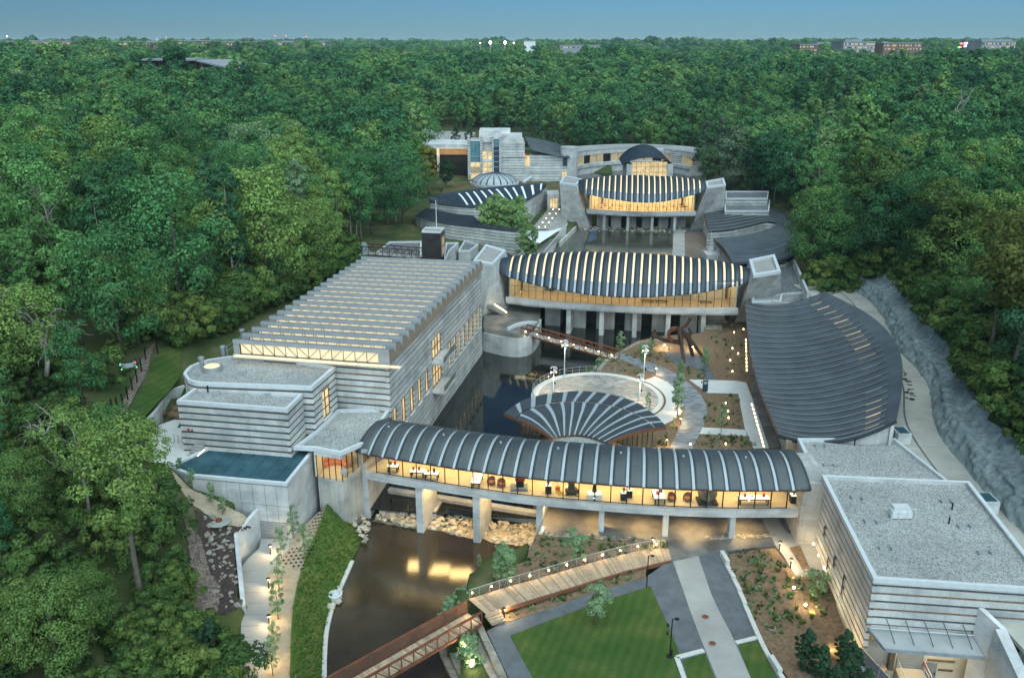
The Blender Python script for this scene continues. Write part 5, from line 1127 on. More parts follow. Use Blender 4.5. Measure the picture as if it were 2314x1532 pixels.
# ------------------------------------------------------------------ court: planting beds, paths, plaza
BEDZ = .93
bed = sheet('planting_bed', [P2(u, v, BEDZ) for u, v in ((1352,838),(1372,815),(1405,792),(1440,770),(1490,760),(1585,752),(1625,728),(1690,708),(1705,760),(1735,880),(1790,1005),(1800,1035),(1232,1035),(1225,960),(1260,880))], BEDZ, 'mulch', 3.2)
sheet('plaza_floor', [P2(u, v, 1) for u, v in ((1224,1200),(1300,1214),(1510,1222),(1600,1219),(1760,1204),(1836,1198),(1800,1020),(1620,1012),(1232,1012))], 1.0, 'plaza_floor', .9)
def ribbon(name, L_, Rr, z, mat, n=40, depth=.3):
    pl, pr = Path2([P2(u, v, z) for u, v in L_], 6), Path2([P2(u, v, z) for u, v in Rr], 6); a = pl.samples(n); b = pr.samples(n)
    return MB().grid([[(p.x, p.y, z) for p in a], [(p.x, p.y, z) for p in b]], depth).build(name, mat, kind='structure')
ribbon('paver_path', [(1392,807),(1440,828),(1480,845),(1515,868),(1535,895),(1545,925),(1541,955),(1527,985),(1515,1012),(1510,1060)][::-1], [(1404,798),(1455,814),(1510,835),(1550,860),(1580,888),(1597,920),(1594,950),(1583,975),(1571,1000),(1566,1014),(1562,1060)][::-1], 1.006, 'paver_grey')
ribbon('sculpture_path', [(1500,797),(1530,796),(1565,798),(1592,812),(1606,835),(1618,860)][::-1], [(1512,810),(1535,826),(1562,828),(1580,836),(1592,848),(1598,862)][::-1], 1.0, 'asphalt', 24)
sheet('court_walk', [P2(u, v, 1.002) for u, v in ((1557,857),(1660,860),(1686,864),(1700,900),(1738,1012),(1703,1012),(1684,972),(1668,889),(1600,887),(1577,872))], 1.002, 'path_white', .3)
sheet('cross_walk', [P2(u, v, 1.0) for u, v in ((1584,965),(1640,968),(1684,971),(1687,984),(1576,979))], 1.0, 'path_white', .3)
sheet('wall_walk', [P2(u, v, 1.0) for u, v in ((1688,785),(1697,785),(1745,925),(1772,1010),(1739,1012),(1701,900))], 1.0, 'plaza_floor', .3)
# light lines in the walk
for (u0, v0, u1, v1, n_) in ((1685.5, 764, 1687.5, 840, 9), (1698, 910, 1727, 1012, 11)):
    for k in range(n_):
        a, b = P(u0 + (u1 - u0) * (k + .2) / n_, v0 + (v1 - v0) * (k + .2) / n_, 1.02), P(u0 + (u1 - u0) * (k + .8) / n_, v0 + (v1 - v0) * (k + .8) / n_, 1.02)
        o = MB().beam(a, b, .18, .05).build('ground_light', 'lamp_soft'); tag(o, 'glowing line light set in the walk beside the ribbed gallery, in the %s run' % ('far' if n_ == 9 else 'near'), 'light', 'line lights beside the ribbed gallery')
# round plaza
def circum(a, b, c):
    ax, ay, bx_, by, cx_, cy_ = *a, *b, *c; d = 2 * (ax * (by - cy_) + bx_ * (cy_ - ay) + cx_ * (ay - by))
    return (((ax * ax + ay * ay) * (by - cy_) + (bx_ * bx_ + by * by) * (cy_ - ay) + (cx_ * cx_ + cy_ * cy_) * (ay - by)) / d, ((ax * ax + ay * ay) * (cx_ - bx_) + (bx_ * bx_ + by * by) * (ax - cx_) + (cx_ * cx_ + cy_ * cy_) * (bx_ - ax)) / d)
pc = circum(P2(1207, 885, 1), P2(1350, 843, 1), P2(1498, 915, 1)); PR = math.dist(pc, P2(1350, 843, 1))
def disc(name, c, r0, r1, z, mat, a0=0, a1=360, n=64, depth=.3):
    A_ = [R(a0 + (a1 - a0) * k / n) for k in range(n + 1)]
    return MB().grid([[(c[0] + r1 * math.cos(a), c[1] + r1 * math.sin(a), z) for a in A_], [(c[0] + r0 * math.cos(a), c[1] + r0 * math.sin(a), z) for a in A_]][::-1], depth).build(name, mat, kind='structure')
disc('plaza_outer_ring', pc, PR + .35, PR + 3.3, 1.004, 'path_white', -88, 40)
disc('plaza_wall', pc, PR - .02, PR + .33, 1.03, 'kerb', 40, 275, 64, 3.4); disc('plaza_ring', pc, PR - .8, PR - .03, 1.02, 'path_white')
disc('plaza_paving', pc, .05, PR - .81, 1.012, 'paver_warm')
for (u0, v0, u1, v1, bend) in ((1272,856,1330,885,1.6),(1272,856,1330,885,-1.2),(1455,868,1382,888,1.3),(1455,868,1382,888,-1.3),(1330,885,1382,888,-.8)):
    a, b = P(u0, v0, 1.0), P(u1, v1, 1.0); d = b - a; n_ = Vector((-d.y, d.x, 0)).normalized(); pts_ = [a + d * t + n_ * bend * 4 * t * (1 - t) for t in np.linspace(0, 1, 12)]
    l_ = [(p.x + n_.x * .2, p.y + n_.y * .2, 1.018) for p in pts_]; r_ = [(p.x - n_.x * .2, p.y - n_.y * .2, 1.018) for p in pts_]; MB().grid([l_, r_][::-1], .01).build('paving_band', 'sand', kind='structure')
rl = thing('plaza_railing', 'thin steel and glass railing round the pond side of the round plaza', 'railing', (pc[0], pc[1], 1)); n_ = 26
for k in range(n_ + 1):
    a = R(62 + 175 * k / n_); x, y = pc[0] + (PR + .15) * math.cos(a), pc[1] + (PR + .15) * math.sin(a); MB().beam((x, y, 1.03), (x, y, 2.15), .06).build('post', 'zinc', rl)
    if k:
        a_ = R(62 + 175 * (k - 1) / n_); x2, y2 = pc[0] + (PR + .15) * math.cos(a_), pc[1] + (PR + .15) * math.sin(a_); MB().beam((x, y, 2.15), (x2, y2, 2.15), .06).beam((x, y, 1.6), (x2, y2, 1.6), .03).build('rail', 'zinc', rl)
# stone edging of the island
for L_, z_, nm in (([(1352,838),(1368,818),(1400,797),(1436,777),(1465,770),(1500,767)], 1.0, 0), ([(1335,846),(1345,830),(1362,812),(1384,800)], .3, 1)):
    pt_ = Path2([P2(u, v, z_) for u, v in L_], 6); t = thing('stone_edging', 'row of pale stone blocks edging the pond, %s' % ('along the mulched bank' if nm == 0 else 'the lower row by the shrubs'), 'edging', (*pt_.at(1), z_ - 1)); d = 0
    while d < pt_.L - .3:
        l_ = min(.9 + rng.random() * .9, pt_.L - d); mb = MB(); strip_quad(mb, pt_, d + .03, d + l_ - .03, -.35, .35, z_ - 2.2, z_ + rng.random() * .12); mb.build('stone', 'stone_terrace', t); d += l_
# fan-roofed pavilion
fp = thing('fan_pavilion', 'low pavilion with a fan-shaped copper roof rayed with white strips', 'pavilion', (9, 104, 1))
fi = [P(u, v, 5.3) for u, v in ((1247,990),(1268,984),(1304,981),(1337,986),(1374,1000))]; fm = [P(u, v, 6.3) for u, v in ((1166,947),(1183,929),(1226,914),(1271,908),(1303,907),(1340,909.5),(1380,916),(1412,924),(1444,938),(1466,952),(1483,968))]
fo = [P(u, v, 6.1) for u, v in ((1139,935),(1180,907),(1228,893),(1275,887),(1320,885.5),(1360,889),(1400,898),(1440,912),(1472,933),(1492,950),(1505,966))]
NF = 13
def fsf(s_, t):
    if t <= 1: p = bez(fi, s_).lerp(bez(fm, s_), t); p.z += .35 * math.sin(math.pi * t)
    else: p = bez(fm, s_).lerp(bez(fo, s_), t - 1)
    return p
for k in range(NF):
    s0_, s1_ = k / NF, (k + 1) / NF; g_ = .011
    for t0, t1, dz in ((0, .985, 0), (1.0, 2.0, .14)):
        MB().grid([[tuple(fsf(s_ - (.028 * max(0, t - .6) if t0 == 0 else 0), t) + Vector((0, 0, dz))) for s_ in np.linspace(s0_ + (g_ if k else 0), s1_ - (g_ if k < NF - 1 else 0), 5)] for t in np.linspace(t0, t1, 7 if t0 == 0 else 3)], .16).build('roof_panel', 'roof_copper', fp)
        if k: MB().grid([[tuple(fsf(s_ - (.028 * max(0, t - .6) if t0 == 0 else 0), t) + Vector((0, 0, dz - .05))) for s_ in (s0_ - g_, s0_ + g_)] for t in np.linspace(t0, t1, 7 if t0 == 0 else 3)], .05).build('roof_strip', 'skylight_panel', fp)
for s_ in (0, 1):
    mb = MB()
    for t0, t1 in zip(np.linspace(0, 1.9, 20), np.linspace(.1, 2, 20)): mb.beam(fsf(s_, t0) - Vector((0, 0, .12)), fsf(s_, t1) - Vector((0, 0, .12)), .12, .4)
    mb.build('eave_trim', 'fascia_brown', fp)
gc = (fi[2].x, fi[2].y - 5.2); MB().lathe((gc[0], gc[1], 4.4), [(5.4, 0), (5.4, .45)], 32).build('gravel_disc', 'roof_gravel', fp); MB().lathe((gc[0], gc[1], 1), [(5.0, 0), (5.0, 3.39)], 24).build('drum_wall', 'concrete', fp)
for s_, nm in ((.035, 0), (.965, 1)):
    a, b = fsf(s_, .12), fsf(s_, .97); ln = line((a.x, a.y), (b.x, b.y)) if nm else line((b.x, b.y), (a.x, a.y)); n_ = 8
    for k in range(n_ + 1): p = ln.at(ln.L * k / n_); zt_ = fsf(s_, .12 + .85 * (k / n_ if nm else 1 - k / n_)).z - .2; MB().beam((p.x, p.y, 1), (p.x, p.y, zt_), .1).build('mullion', 'steel_dark', fp)
    for k in range(n_): g_ = MB(); strip_quad(g_, ln, ln.L * k / n_ + .06, ln.L * (k + 1) / n_ - .06, 0, .03, 1.05, 5.3, 5); g_.build('glass_pane', 'glass', fp)
am = [fsf(s_, .95) for s_ in np.linspace(.06, .94, 14)]
for a, b in zip(am, am[1:]): MB().prism([(a.x, a.y), (b.x, b.y), (b.x + .02, b.y - .05), (a.x + .02, a.y - .05)], 1, 6.0).build('glass_pane', 'glass', fp)
MB().prism([(fsf(s_, .96).x, fsf(s_, .96).y) for s_ in np.linspace(.03, .97, 10)] + [(fi[4].x, fi[4].y), (fi[0].x, fi[0].y)], 1.015, 1.04).build('floor', 'wood_floor', fp)
for q in ((4.5, 106.0), (9.5, 110.0), (15.5, 104.5)): area_light('pavilion_lamp', (q[0], q[1], 4.9), 3.0, 170, (1, .72, .34), fp)
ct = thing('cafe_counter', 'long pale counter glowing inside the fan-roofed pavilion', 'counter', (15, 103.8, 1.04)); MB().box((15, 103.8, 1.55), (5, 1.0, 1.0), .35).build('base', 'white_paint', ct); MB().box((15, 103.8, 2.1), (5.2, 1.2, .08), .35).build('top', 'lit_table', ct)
sf2 = thing('lounge_chair', 'orange lounge seat inside the pond side of the fan-roofed pavilion', 'chair', (4.7, 103.8, 1.04)); MB().box((4.7, 103.8, 1.35), (1.4, .9, .5), .4).build('seat', 'orange_sofa', sf2); MB().box((4.55, 104.2, 1.75), (1.4, .2, .7), .4).build('backrest', 'orange_sofa', sf2)
# terrace at the foot of the vaulted bridge
tz = 2.3
tp = [P2(u, v, tz) for u, v in ((1092,735),(1098,690),(1160,690),(1222,697),(1218,722),(1205,745),(1190,762),(1150,764),(1095,752))]
sheet('pond_side_terrace', tp, tz, 'plaza_floor', 4.5)
tw = thing('terrace_parapet', 'curved pale concrete parapet of the terrace below the nearer vaulted bridge', 'wall', (*tp[6], tz))
pw = Path2([P2(u, v, tz) for u, v in ((1094,752),(1150,764),(1188,763),(1208,746),(1218,722))], 4); mb = MB(); strip_quad(mb, pw, 0, pw.L, -.5, .1, -2.5, tz + .12, 1.5); mb.build('wall_panel', 'concrete', tw)
mb = MB(); strip_quad(mb, pw, 0, pw.L, -.3, -.27, tz + .14, tz + 1.2, 1.5); mb.build('railing_glass', 'glass', tw)
pw2 = Path2([P2(u, v, tz) for u, v in ((1150,748),(1170,738),(1195,733),(1215,735))], 4); mb = MB(); strip_quad(mb, pw2, 0, pw2.L, 0, .5, tz - .1, tz + .55, 1); mb.build('seat_wall', 'coping', tw)
sg = thing('lit_stair', 'small stair with glowing step lights climbing beside the nearer bridge tower', 'stair', (*P2(1115, 700, 3), 2))
for k in range(8):
    q = P(1134 - k * 3.6, 706 - k * 2.4, 2.4 + k * .28); MB().box((q.x, q.y, q.z - .4), (2.2, .5, .9), -.6).build('step', 'path_concrete', sg); MB().lathe((q.x + .9, q.y - .35, q.z + .12), [(.09, 0), (.09, .14)], 6).build('step_light', 'lamp_glow', sg)
point_light('stair_lamp', (*P2(1118, 698, 4.6), 4.6), 60, parent=None)
# ------------------------------------------------------------------ front garden: lawn, paths, boardwalk, beds
def clip_y(poly, y0, y1):
    def half(p, yv, sgn):
        o = []
        for i in range(len(p)):
            a, b = p[i - 1], p[i]; ia, ib = sgn * (a[1] - yv) >= 0, sgn * (b[1] - yv) >= 0
            if ia != ib: t = (yv - a[1]) / (b[1] - a[1]); o.append((a[0] + (b[0] - a[0]) * t, yv))
            if ib: o.append(b)
        return o
    p = half(poly, y0, 1); return half(p, y1, -1) if p else p
def gsheet(name, px, mat, dz=0.0, depth=.35):
    poly = [P2(u, v, zg(v)) for u, v in px]; mb = MB()
    for y0, y1 in ((-200, 73), (73, 84), (84, 400)):
        q = clip_y(poly, y0, y1)
        if len(q) > 2: mb.prism(q, [zc(y) + dz - depth for x, y in q], [zc(y) + dz for x, y in q])
    return mb.build(name, mat, kind='structure')
def gridpoly(name, px, mat, dz, depth=.35, step=None): return gsheet(name, px, mat, dz, depth)
gsheet('asphalt_path', [(1100,1425),(1131,1408),(1215,1378),(1304,1351),(1459,1303),(1518,1262),(1560,1238),(1640,1236),(1660,1290),(1690,1370),(1720,1440),(1790,1560),(1900,1720),(1230,1720),(1180,1600),(1150,1532)], 'asphalt', -.02)
gsheet('lawn', [(1153,1436),(1240,1402),(1321,1372),(1400,1346),(1470,1324),(1500,1390),(1530,1460),(1548,1532),(1600,1680),(1260,1680),(1205,1532)], 'lawn', .03)
gsheet('concrete_path', [(1521,1268),(1549,1348),(1583,1441),(1618,1528),(1670,1640),(1745,1640),(1697,1532),(1652,1431),(1607,1341),(1578,1256)], 'path_concrete', .01)
gsheet('paver_crossing', [(1508,1218),(1512,1243),(1518,1268),(1579,1257),(1600,1250),(1632,1245),(1760,1232),(1740,1205),(1590,1205)], 'plaza_floor', .006)
gsheet('lawn_strip', [(1543,1491),(1593,1476),(1615,1532),(1640,1600),(1575,1600)], 'lawn', .03); gsheet('lawn_wedge', [(1668,1455),(1712,1446),(1757,1532),(1790,1600),(1730,1600),(1698,1532)], 'lawn', .03)
for k, pxs in enumerate(([(1529,1485),(1590,1469)], [(1529,1485),(1556,1560)], [(1663,1452),(1710,1440)])):
    a, b = [P(u, v, zg(v) + .03) for u, v in pxs]; MB().beam(a, b, .45, .16).build('kerb', 'kerb', kind='structure')
gsheet('mulch_bed', [(1210,1206),(1300,1216),(1505,1224),(1511,1243),(1449,1249),(1338,1276),(1224,1310),(1150,1332),(1085,1354),(1060,1336),(1080,1316),(1120,1292),(1188,1268)], 'mulch', .02, 4.0)
gsheet('mulch_bed_strip', [(1131,1382),(1283,1334),(1397,1299),(1460,1284),(1459,1303),(1304,1351),(1145,1406)], 'mulch', .02)
gsheet('mulch_bed_by_wall', [(1635,1253),(1750,1236),(1800,1302),(1850,1292),(1862,1290),(1905,1400),(1960,1545),(1985,1620),(1860,1640),(1790,1545),(1720,1440),(1672,1334)], 'mulch', .02)
gsheet('side_walk', [(1722,1172),(1758,1172),(1775,1200),(1805,1218),(1838,1212),(1852,1250),(1866,1296),(1840,1300),(1800,1304),(1770,1255),(1752,1232)], 'path_concrete', .03)
gsheet('small_bed', [(1784,1238),(1808,1232),(1830,1284),(1814,1287)], 'mulch', .05)
kw = thing('kerb_wall', 'low white concrete kerb wall between the asphalt and the mulched bed', 'wall', (*P2(1670, 1334, .5), 0)); kp = Path2([P2(u, v, zg(v)) for u, v in ((1630,1252),(1670,1334),(1713,1438),(1740,1490),(1785,1560))], 5)
for k in range(10):
    d0, d1 = kp.L * k / 10, kp.L * (k + 1) / 10; z_ = zg(1252 + 300 * (k + .5) / 10) ; mb = MB(); strip_quad(mb, kp, d0 + .015, d1 - .015, -.2, .25, z_ - .5, z_ + (.62 if k in (0, 8) else .2), 1.5); mb.build('kerb_stone', 'kerb', kw)
gs_ = MB()
for k in range(90):
    u, v = 1595 + k * 1.7, 1215 + rng.normal() * 1.6 - k * .05; q = P(u, v, 1.03); gs_.box((q.x, q.y, 1.03), (.2 + rng.random() * .2, .2, .16), rng.random() * 3)
for k in range(160):
    u = 1232 + k * 1.7; q = P(u, 1207 + (u - 1232) * .058 + rng.normal() * 1.3, 1.03); gs_.box((q.x, q.y, 1.02), (.2 + rng.random() * .2, .2, .15), rng.random() * 3)
tag(gs_.build('drain_gravel', 'rock_pale'), 'strips of loose pale gravel along the edges of the paved crossing', 'gravel', kind='stuff')
# boardwalk: joists and boards
bwk = thing('boardwalk', 'pale timber boardwalk curving from the steel bridge to the crossing', 'boardwalk', (*P2(1290, 1315, .6), .2)); bz = .75
UP_ = [(1059,1357),(1140,1331),(1224,1308),(1338,1274),(1449,1247),(1511,1242)]; DN_ = [(1100,1392),(1131,1379),(1200,1357),(1283,1332),(1397,1297),(1518,1267)]
bu, bd = Path2([P2(u, v, bz) for u, v in UP_], 8), Path2([P2(u, v, bz) for u, v in DN_], 8); NB = 150
for k in range(NB):
    a, b, c_, d = bu.at(bu.L * (k + .04) / NB), bu.at(bu.L * (k + .96) / NB), bd.at(bd.L * (k + .96) / NB), bd.at(bd.L * (k + .04) / NB)
    MB().prism([(a.x, a.y), (b.x, b.y), (c_.x, c_.y), (d.x, d.y)], bz + .15, bz + .2 + rng.random() * .012).build('plank', 'deck_wood', bwk)
for pt, o in ((bu, .12), (bd, -.12)):
    mb = MB(); strip_quad(mb, pt, .1, pt.L - .1, min(o, 0) - .02, max(o, 0) + .02, bz - .25, bz + .149, 1.5); mb.build('edge_joist', 'fascia_brown', bwk)
for k in range(10):
    q = bd.at(bd.L * (k + .5) / 10); MB().box((q.x, q.y + .15, bz - .6), (.2, .2, .9)).build('post', 'steel_dark', bwk)
rlb = thing('boardwalk_railing', 'low cable railing with lamp posts along the upper edge of the boardwalk', 'railing', (*bu.at(bu.L / 2), bz)); n_ = 20
for k in range(n_ + 1):
    q = bu.off(bu.L * .955 * k / n_, -.22 if True else 0); MB().beam((q.x, q.y + .3, bz + .2), (q.x, q.y + .3, bz + 1.2), .05).build('post', 'zinc', rlb)
mb = MB()
for k in range(n_):
    a, b = bu.off(bu.L * .955 * k / n_, -.22), bu.off(bu.L * .955 * (k + 1) / n_, -.22)
    for h in (.45, .65, .85, 1.02): mb.beam((a.x, a.y + .3, bz + h), (b.x, b.y + .3, bz + h), .015)
    mb.beam((a.x, a.y + .3, bz + 1.2), (b.x, b.y + .3, bz + 1.2), .07)
mb.build('top_rail', 'zinc_light', rlb)
# lamps: one prototype of a kind, copied
def lamp_proto(kind):
    t = thing('bollard_lamp', '-', 'lamp', (0, 0, 0)); ORG[t.name] = Vector()
    if kind == 'rail':
        MB().beam((0, 0, 0), (0, 0, .5), .05).build('post', 'steel_dark', t); MB().lathe((0, 0, .5), [(.03, 0), (.075, .03), (.075, .14), (.03, .17)], 8).build('bulb', 'lamp_glow', t)
    elif kind == 'bollard':
        MB().tube([(0, 0, 0), (0, 0, 1.0)], .07, 8).build('post', 'steel_dark', t); MB().lathe((0, 0, 1.12), [(.2, 0), (.2, .07)], 10).build('cap', 'steel_dark', t); MB().lathe((0, 0, 1.0), [(.09, 0), (.09, .12)], 8).build('bulb', 'lamp_soft', t)
    return t
PROTO = {k: lamp_proto(k) for k in ('rail', 'bollard')}; USED = set()
def lamp(kind, loc, label, group, energy, h, rad=.08):
    if kind not in USED: o = PROTO[kind]; USED.add(kind)
    else: o = copy_tree(PROTO[kind])
    for c in list(o.children):
        if c.type == 'LIGHT': bpy.data.objects.remove(c)
    put(o, loc, 0, 1, label, group)
    if energy: point_light('lamp_light', (loc[0] + (.12 if kind == 'bollard' else 0), loc[1] - (.12 if kind == 'bollard' else .16), loc[2] + h), energy, rad=.03)
    return o
ordn = ['first', 'second', 'third', 'fourth', 'fifth', 'sixth', 'seventh', 'eighth', 'ninth', 'tenth', 'eleventh', 'twelfth', 'thirteenth']
for k in range(11):
    q = bu.off(bu.L * (.015 + .925 * k / 10), -.1); lamp('rail', (q.x, q.y + .16, bz + .2), 'small glowing lamp on the boardwalk railing, %s from the steel bridge' % ordn[k], 'lamps along the boardwalk', 22, .6)
for k, (u, v, z, txt) in enumerate([(612,1252,.9,'at the top of the concrete ramp below the gate'),(608,1328,.5,'beside the bend of the concrete ramp'),(609,1412,0,'beside the concrete ramp by the sapling row'),(606,1500,-.1,'at the near end of the concrete ramp'),(1140,1395,0,'at the foot of the boardwalk steps'),(1474,1236,.9,'at the upper end of the boardwalk'),
        (1761,1244,.8,'beside the side walk near the abutment'),(1786,1283,.6,'beside the mulched bed and the side walk'),(1528,930,1,'between the round plaza and the paver path'),(1537,960,1,'in the bed right of the fan roof'),(1506,1008,1,'close behind the footbridge roof'),(1482,845,1,'where the paver path leaves the steel bridge')]):
    q = P(u, v, z); lamp('bollard', (q.x, q.y, z), 'dark bollard lamp %s' % txt, 'bollard lamps', 200 if k < 4 else 190, .98)
# steps at the foot of the boardwalk
stp = thing('boardwalk_steps', 'short timber steps going down from the boardwalk to the asphalt path', 'steps', (*P2(1100, 1405, .2), 0))
for k in range(4):
    a, b = P(1098 + k * 4, 1394 + k * 5, .8 - k * .2), P(1131 + k * 3, 1382 + k * 6, .8 - k * .2); MB().beam(a, b, .4, .22).build('step', 'deck_wood', stp)
# ---- weathering-steel truss bridges
def truss_bridge(label, A_, B_, zA, zB, wid, hgt, nb, mat, deck_mat, deck_planks, lampz=None, back=None):
    a, b = Vector((*A_, zA)), Vector((*B_, zB)); d = b - a; L_ = d.length; n_ = Vector((-d.y, d.x, 0)).normalized(); t = thing('truss_bridge', label, 'bridge', tuple((a + b) / 2))
    for sd, nm in ((-1, 'near'), (1, 'far')):
        o = n_ * wid / 2 * sd; up = Vector((0, 0, 1))
        MB().beam(a + o, b + o, .16, .22).build('bottom_chord', mat, t); MB().beam(a + o + up * hgt, b + o + up * hgt, .17, .2).build('top_chord', mat, t)
        for k in range(nb + 1):
            p = a + d * k / nb + o; MB().beam(p, p + up * hgt, .12).build('post', mat, t)
            if k < nb:
                q = a + d * (k + 1) / nb + o; (MB().beam(p, q + up * hgt, .09) if (k % 2 == 0 or sd > 0) else MB().beam(p + up * hgt, q, .09)).build('diagonal', mat, t)
                if hgt > 1.2: MB().beam(p + up * hgt * .5, q + up * hgt * .5, .04, hgt * .8).build('mesh_panel', 'mesh_panel', t) if sd < 0 and deck_planks else None
    if deck_planks:
        npl = int(L_ / .32)
        for k in range(npl):
            c_ = a + d * (k + .5) / npl; MB().box((c_.x, c_.y, c_.z + .12), (L_ / npl * .92, wid - .3, .06), math.atan2(d.y, d.x)).build('plank', deck_mat, t)
    else: MB().beam(a + Vector((0, 0, .1)), b + Vector((0, 0, .1)), wid - .3, .08).build('deck', deck_mat, t)
    for k in range(nb + 1): p = a + d * k / nb; MB().beam(p - n_ * wid / 2 - Vector((0, 0, .15)), p + n_ * wid / 2 - Vector((0, 0, .15)), .12).build('cross_beam', mat, t)
    return t, a, b, d, n_
near_a, near_b = P(1072, 1398, .55), P(745, 1585, .3)
tb1 = truss_bridge('rust-red steel truss footbridge with a timber deck crossing the stream in front', (near_a.x, near_a.y), (near_b.x, near_b.y), .55, .3, 2.3, 1.45, 12, 'corten', 'deck_wood', True)
for s_ in (0.0,): point_light('bridge_end_lamp', (near_a.x - .4, near_a.y - .2, 1.4), 40)
ma, mb_ = P(1184, 752, 2.2), P(1394, 810, 1.1)
tb2 = truss_bridge('slim rust-red truss footbridge with small lamps leading to the round plaza garden', (ma.x, ma.y), (mb_.x, mb_.y), 2.2, 1.1, 2.0, 1.35, 14, 'corten', 'path_concrete', False)
for k in range(8):
    p = tb2[1] + tb2[3] * (k + .35) / 7.6 - tb2[4] * .85; lamp('rail', (p.x, p.y, p.z + .15), 'small bright lamp on the slim truss footbridge, %s from the terrace' % ordn[k], 'lamps along the slim footbridge', 30, .6)
la, lb_ = P(700, 562, 9.3), P(952, 583, 9.3)
truss_bridge('long dark steel truss footbridge from the wooded slope to the lift tower', (la.x, la.y), (lb_.x, lb_.y), 9.3, 9.3, 2.6, 1.9, 16, 'steel_corten_dark' if 'steel_corten_dark' in M else 'corten', 'path_concrete', False)
# ---- stone terraces and rocks
def rock_mesh(name, seed, mat, flat=.65):
    r_ = np.random.default_rng(seed); import bmesh
    bm = bmesh.new(); bmesh.ops.create_icosphere(bm, subdivisions=1, radius=.5)
    for v in bm.verts: v.co = Vector((v.co.x * (1 + r_.normal() * .16), v.co.y * (.8 + r_.normal() * .14), v.co.z * flat * (1 + r_.normal() * .15)))
    me = bpy.data.meshes.new(name); bm.to_mesh(me); bm.free(); me.materials.append(M[mat]); return me
RK = {m_: [rock_mesh('rock', 10 + i, m_, .5 + .1 * (i % 3)) for i in range(5)] for m_ in ('rock_pale', 'rock_grey', 'stone_terrace')}
def rocks(name, label, cat, spots, mats, parent_loc, limit=300):
    t = thing(name, label, cat, parent_loc); o0 = Vector(parent_loc)
    for k, (x, y, z, s_) in enumerate(spots[:limit]):
        o = bpy.data.objects.new('rock', RK[mats[k % len(mats)]][int(rng.integers(5))]); link(o, t); o.location = Vector((x, y, z)) - o0; o.rotation_euler = (rng.normal() * .25, rng.normal() * .25, rng.random() * 6.28); o.scale = (s_, s_ * (.7 + rng.random() * .5), s_ * (.6 + rng.random() * .4))
    return t
def scatter(poly, n, zf, smin, smax, sink=.1):
    xs = [p[0] for p in poly]; ys = [p[1] for p in poly]; out_ = []
    while len(out_) < n:
        x, y = min(xs) + rng.random() * (max(xs) - min(xs)), min(ys) + rng.random() * (max(ys) - min(ys))
        if inpoly(np.array([x]), np.array([y]), poly)[0]: s_ = smin + (smax - smin) * rng.random() ** 2; out_.append((x, y, zf(x, y) + s_ * sink, s_))
    return sorted(out_, key=lambda q: -q[3])
def zr_(x, y): return Z_LOW - .1 + max(0, min(1, (y - 91) / 5.5)) * .85
for nm, pxs, n_, txt in (('a', [(842,1172),(880,1150),(962,1150),(952,1192),(905,1185)], 150, 'pale rock heap between the abutment and the first pier under the footbridge'), ('b', [(975,1160),(1080,1172),(1075,1215),(1000,1195),(968,1192)], 110, 'wet scattered rocks in the channel between the two piers'), ('c', [(1100,1178),(1215,1182),(1208,1228),(1180,1228),(1110,1220),(1092,1212)], 150, 'pale rock heap between the second pier and the stair wall')):
    poly = [P2(u, v, Z_LOW + .3) for u, v in pxs]; sp = scatter(poly, n_, zr_, .35, 1.25)
    sheet('rock_bed_floor', poly, Z_LOW + .02, 'sand', .8); rocks('rock_pile', txt, 'rocks', sp, ('rock_pale', 'rock_pale', 'rock_pale', 'stone_terrace'), (poly[0][0], poly[0][1], Z_LOW))
poly = [P2(u, v, Z_LOW) for u, v in ((778,1178),(805,1168),(832,1190),(835,1225),(822,1240),(800,1205))]; rocks('rock_pile', 'jumble of pink-grey boulders on the grass bank beside the abutment', 'rocks', scatter(poly, 60, lambda x, y: Z_LOW + .3 + (-16.5 - x) * .25, .4, 1.1), ('rock_pale', 'stone_terrace'), (*poly[0], Z_LOW))
poly = [P2(u, v, Z_LOW) for u, v in ((724,1325),(770,1330),(778,1350),(745,1385),(726,1360))]; rocks('rock_pile', 'small heap of white rocks at the drain outlet on the grass bank', 'rocks', scatter(poly, 26, lambda x, y: Z_LOW + .2, .5, 1.2), ('rock_pale', 'steel_white') if False else ('rock_pale',), (*poly[0], Z_LOW))
poly = [P2(u, v, Z_UP) for u, v in ((1255,724),(1350,722),(1500,728),(1570,732),(1570,745),(1440,742),(1250,738))]
rocks('rock_pile', 'grey rocks lying in the shade of the spillway under the nearer vaulted bridge', 'rocks', [(x, y + 5.5, z, s_) for x, y, z, s_ in scatter(poly, 170, lambda x, y: Z_UP - .1, .5, 1.4)], ('rock_grey',), (*poly[0], Z_UP))
poly = [P2(u, v, Z_MID) for u, v in ((1335,513),(1560,517),(1545,527),(1400,524),(1285,522))]; rocks('rock_pile', 'band of small grey rocks along the water under the farther vaulted bridge', 'rocks', scatter(poly, 280, lambda x, y: Z_MID + .05, .4, 1.1), ('rock_grey', 'rock_pale'), (*poly[0], Z_MID))
MB().prism([P2(u, v, Z_MID + .3) for u, v in ((1523,518),(1547,518),(1548,580),(1519,580))], 1, Z_MID + .3).build('pond_causeway', 'path_concrete', kind='structure')
MB().prism([P2(u, v, Z_MID + .2) for u, v in ((1548,520),(1598,520),(1612,545),(1640,590),(1548,582))], 1, Z_MID + .15).build('pond_gravel_flat', 'red_gravel', kind='structure')
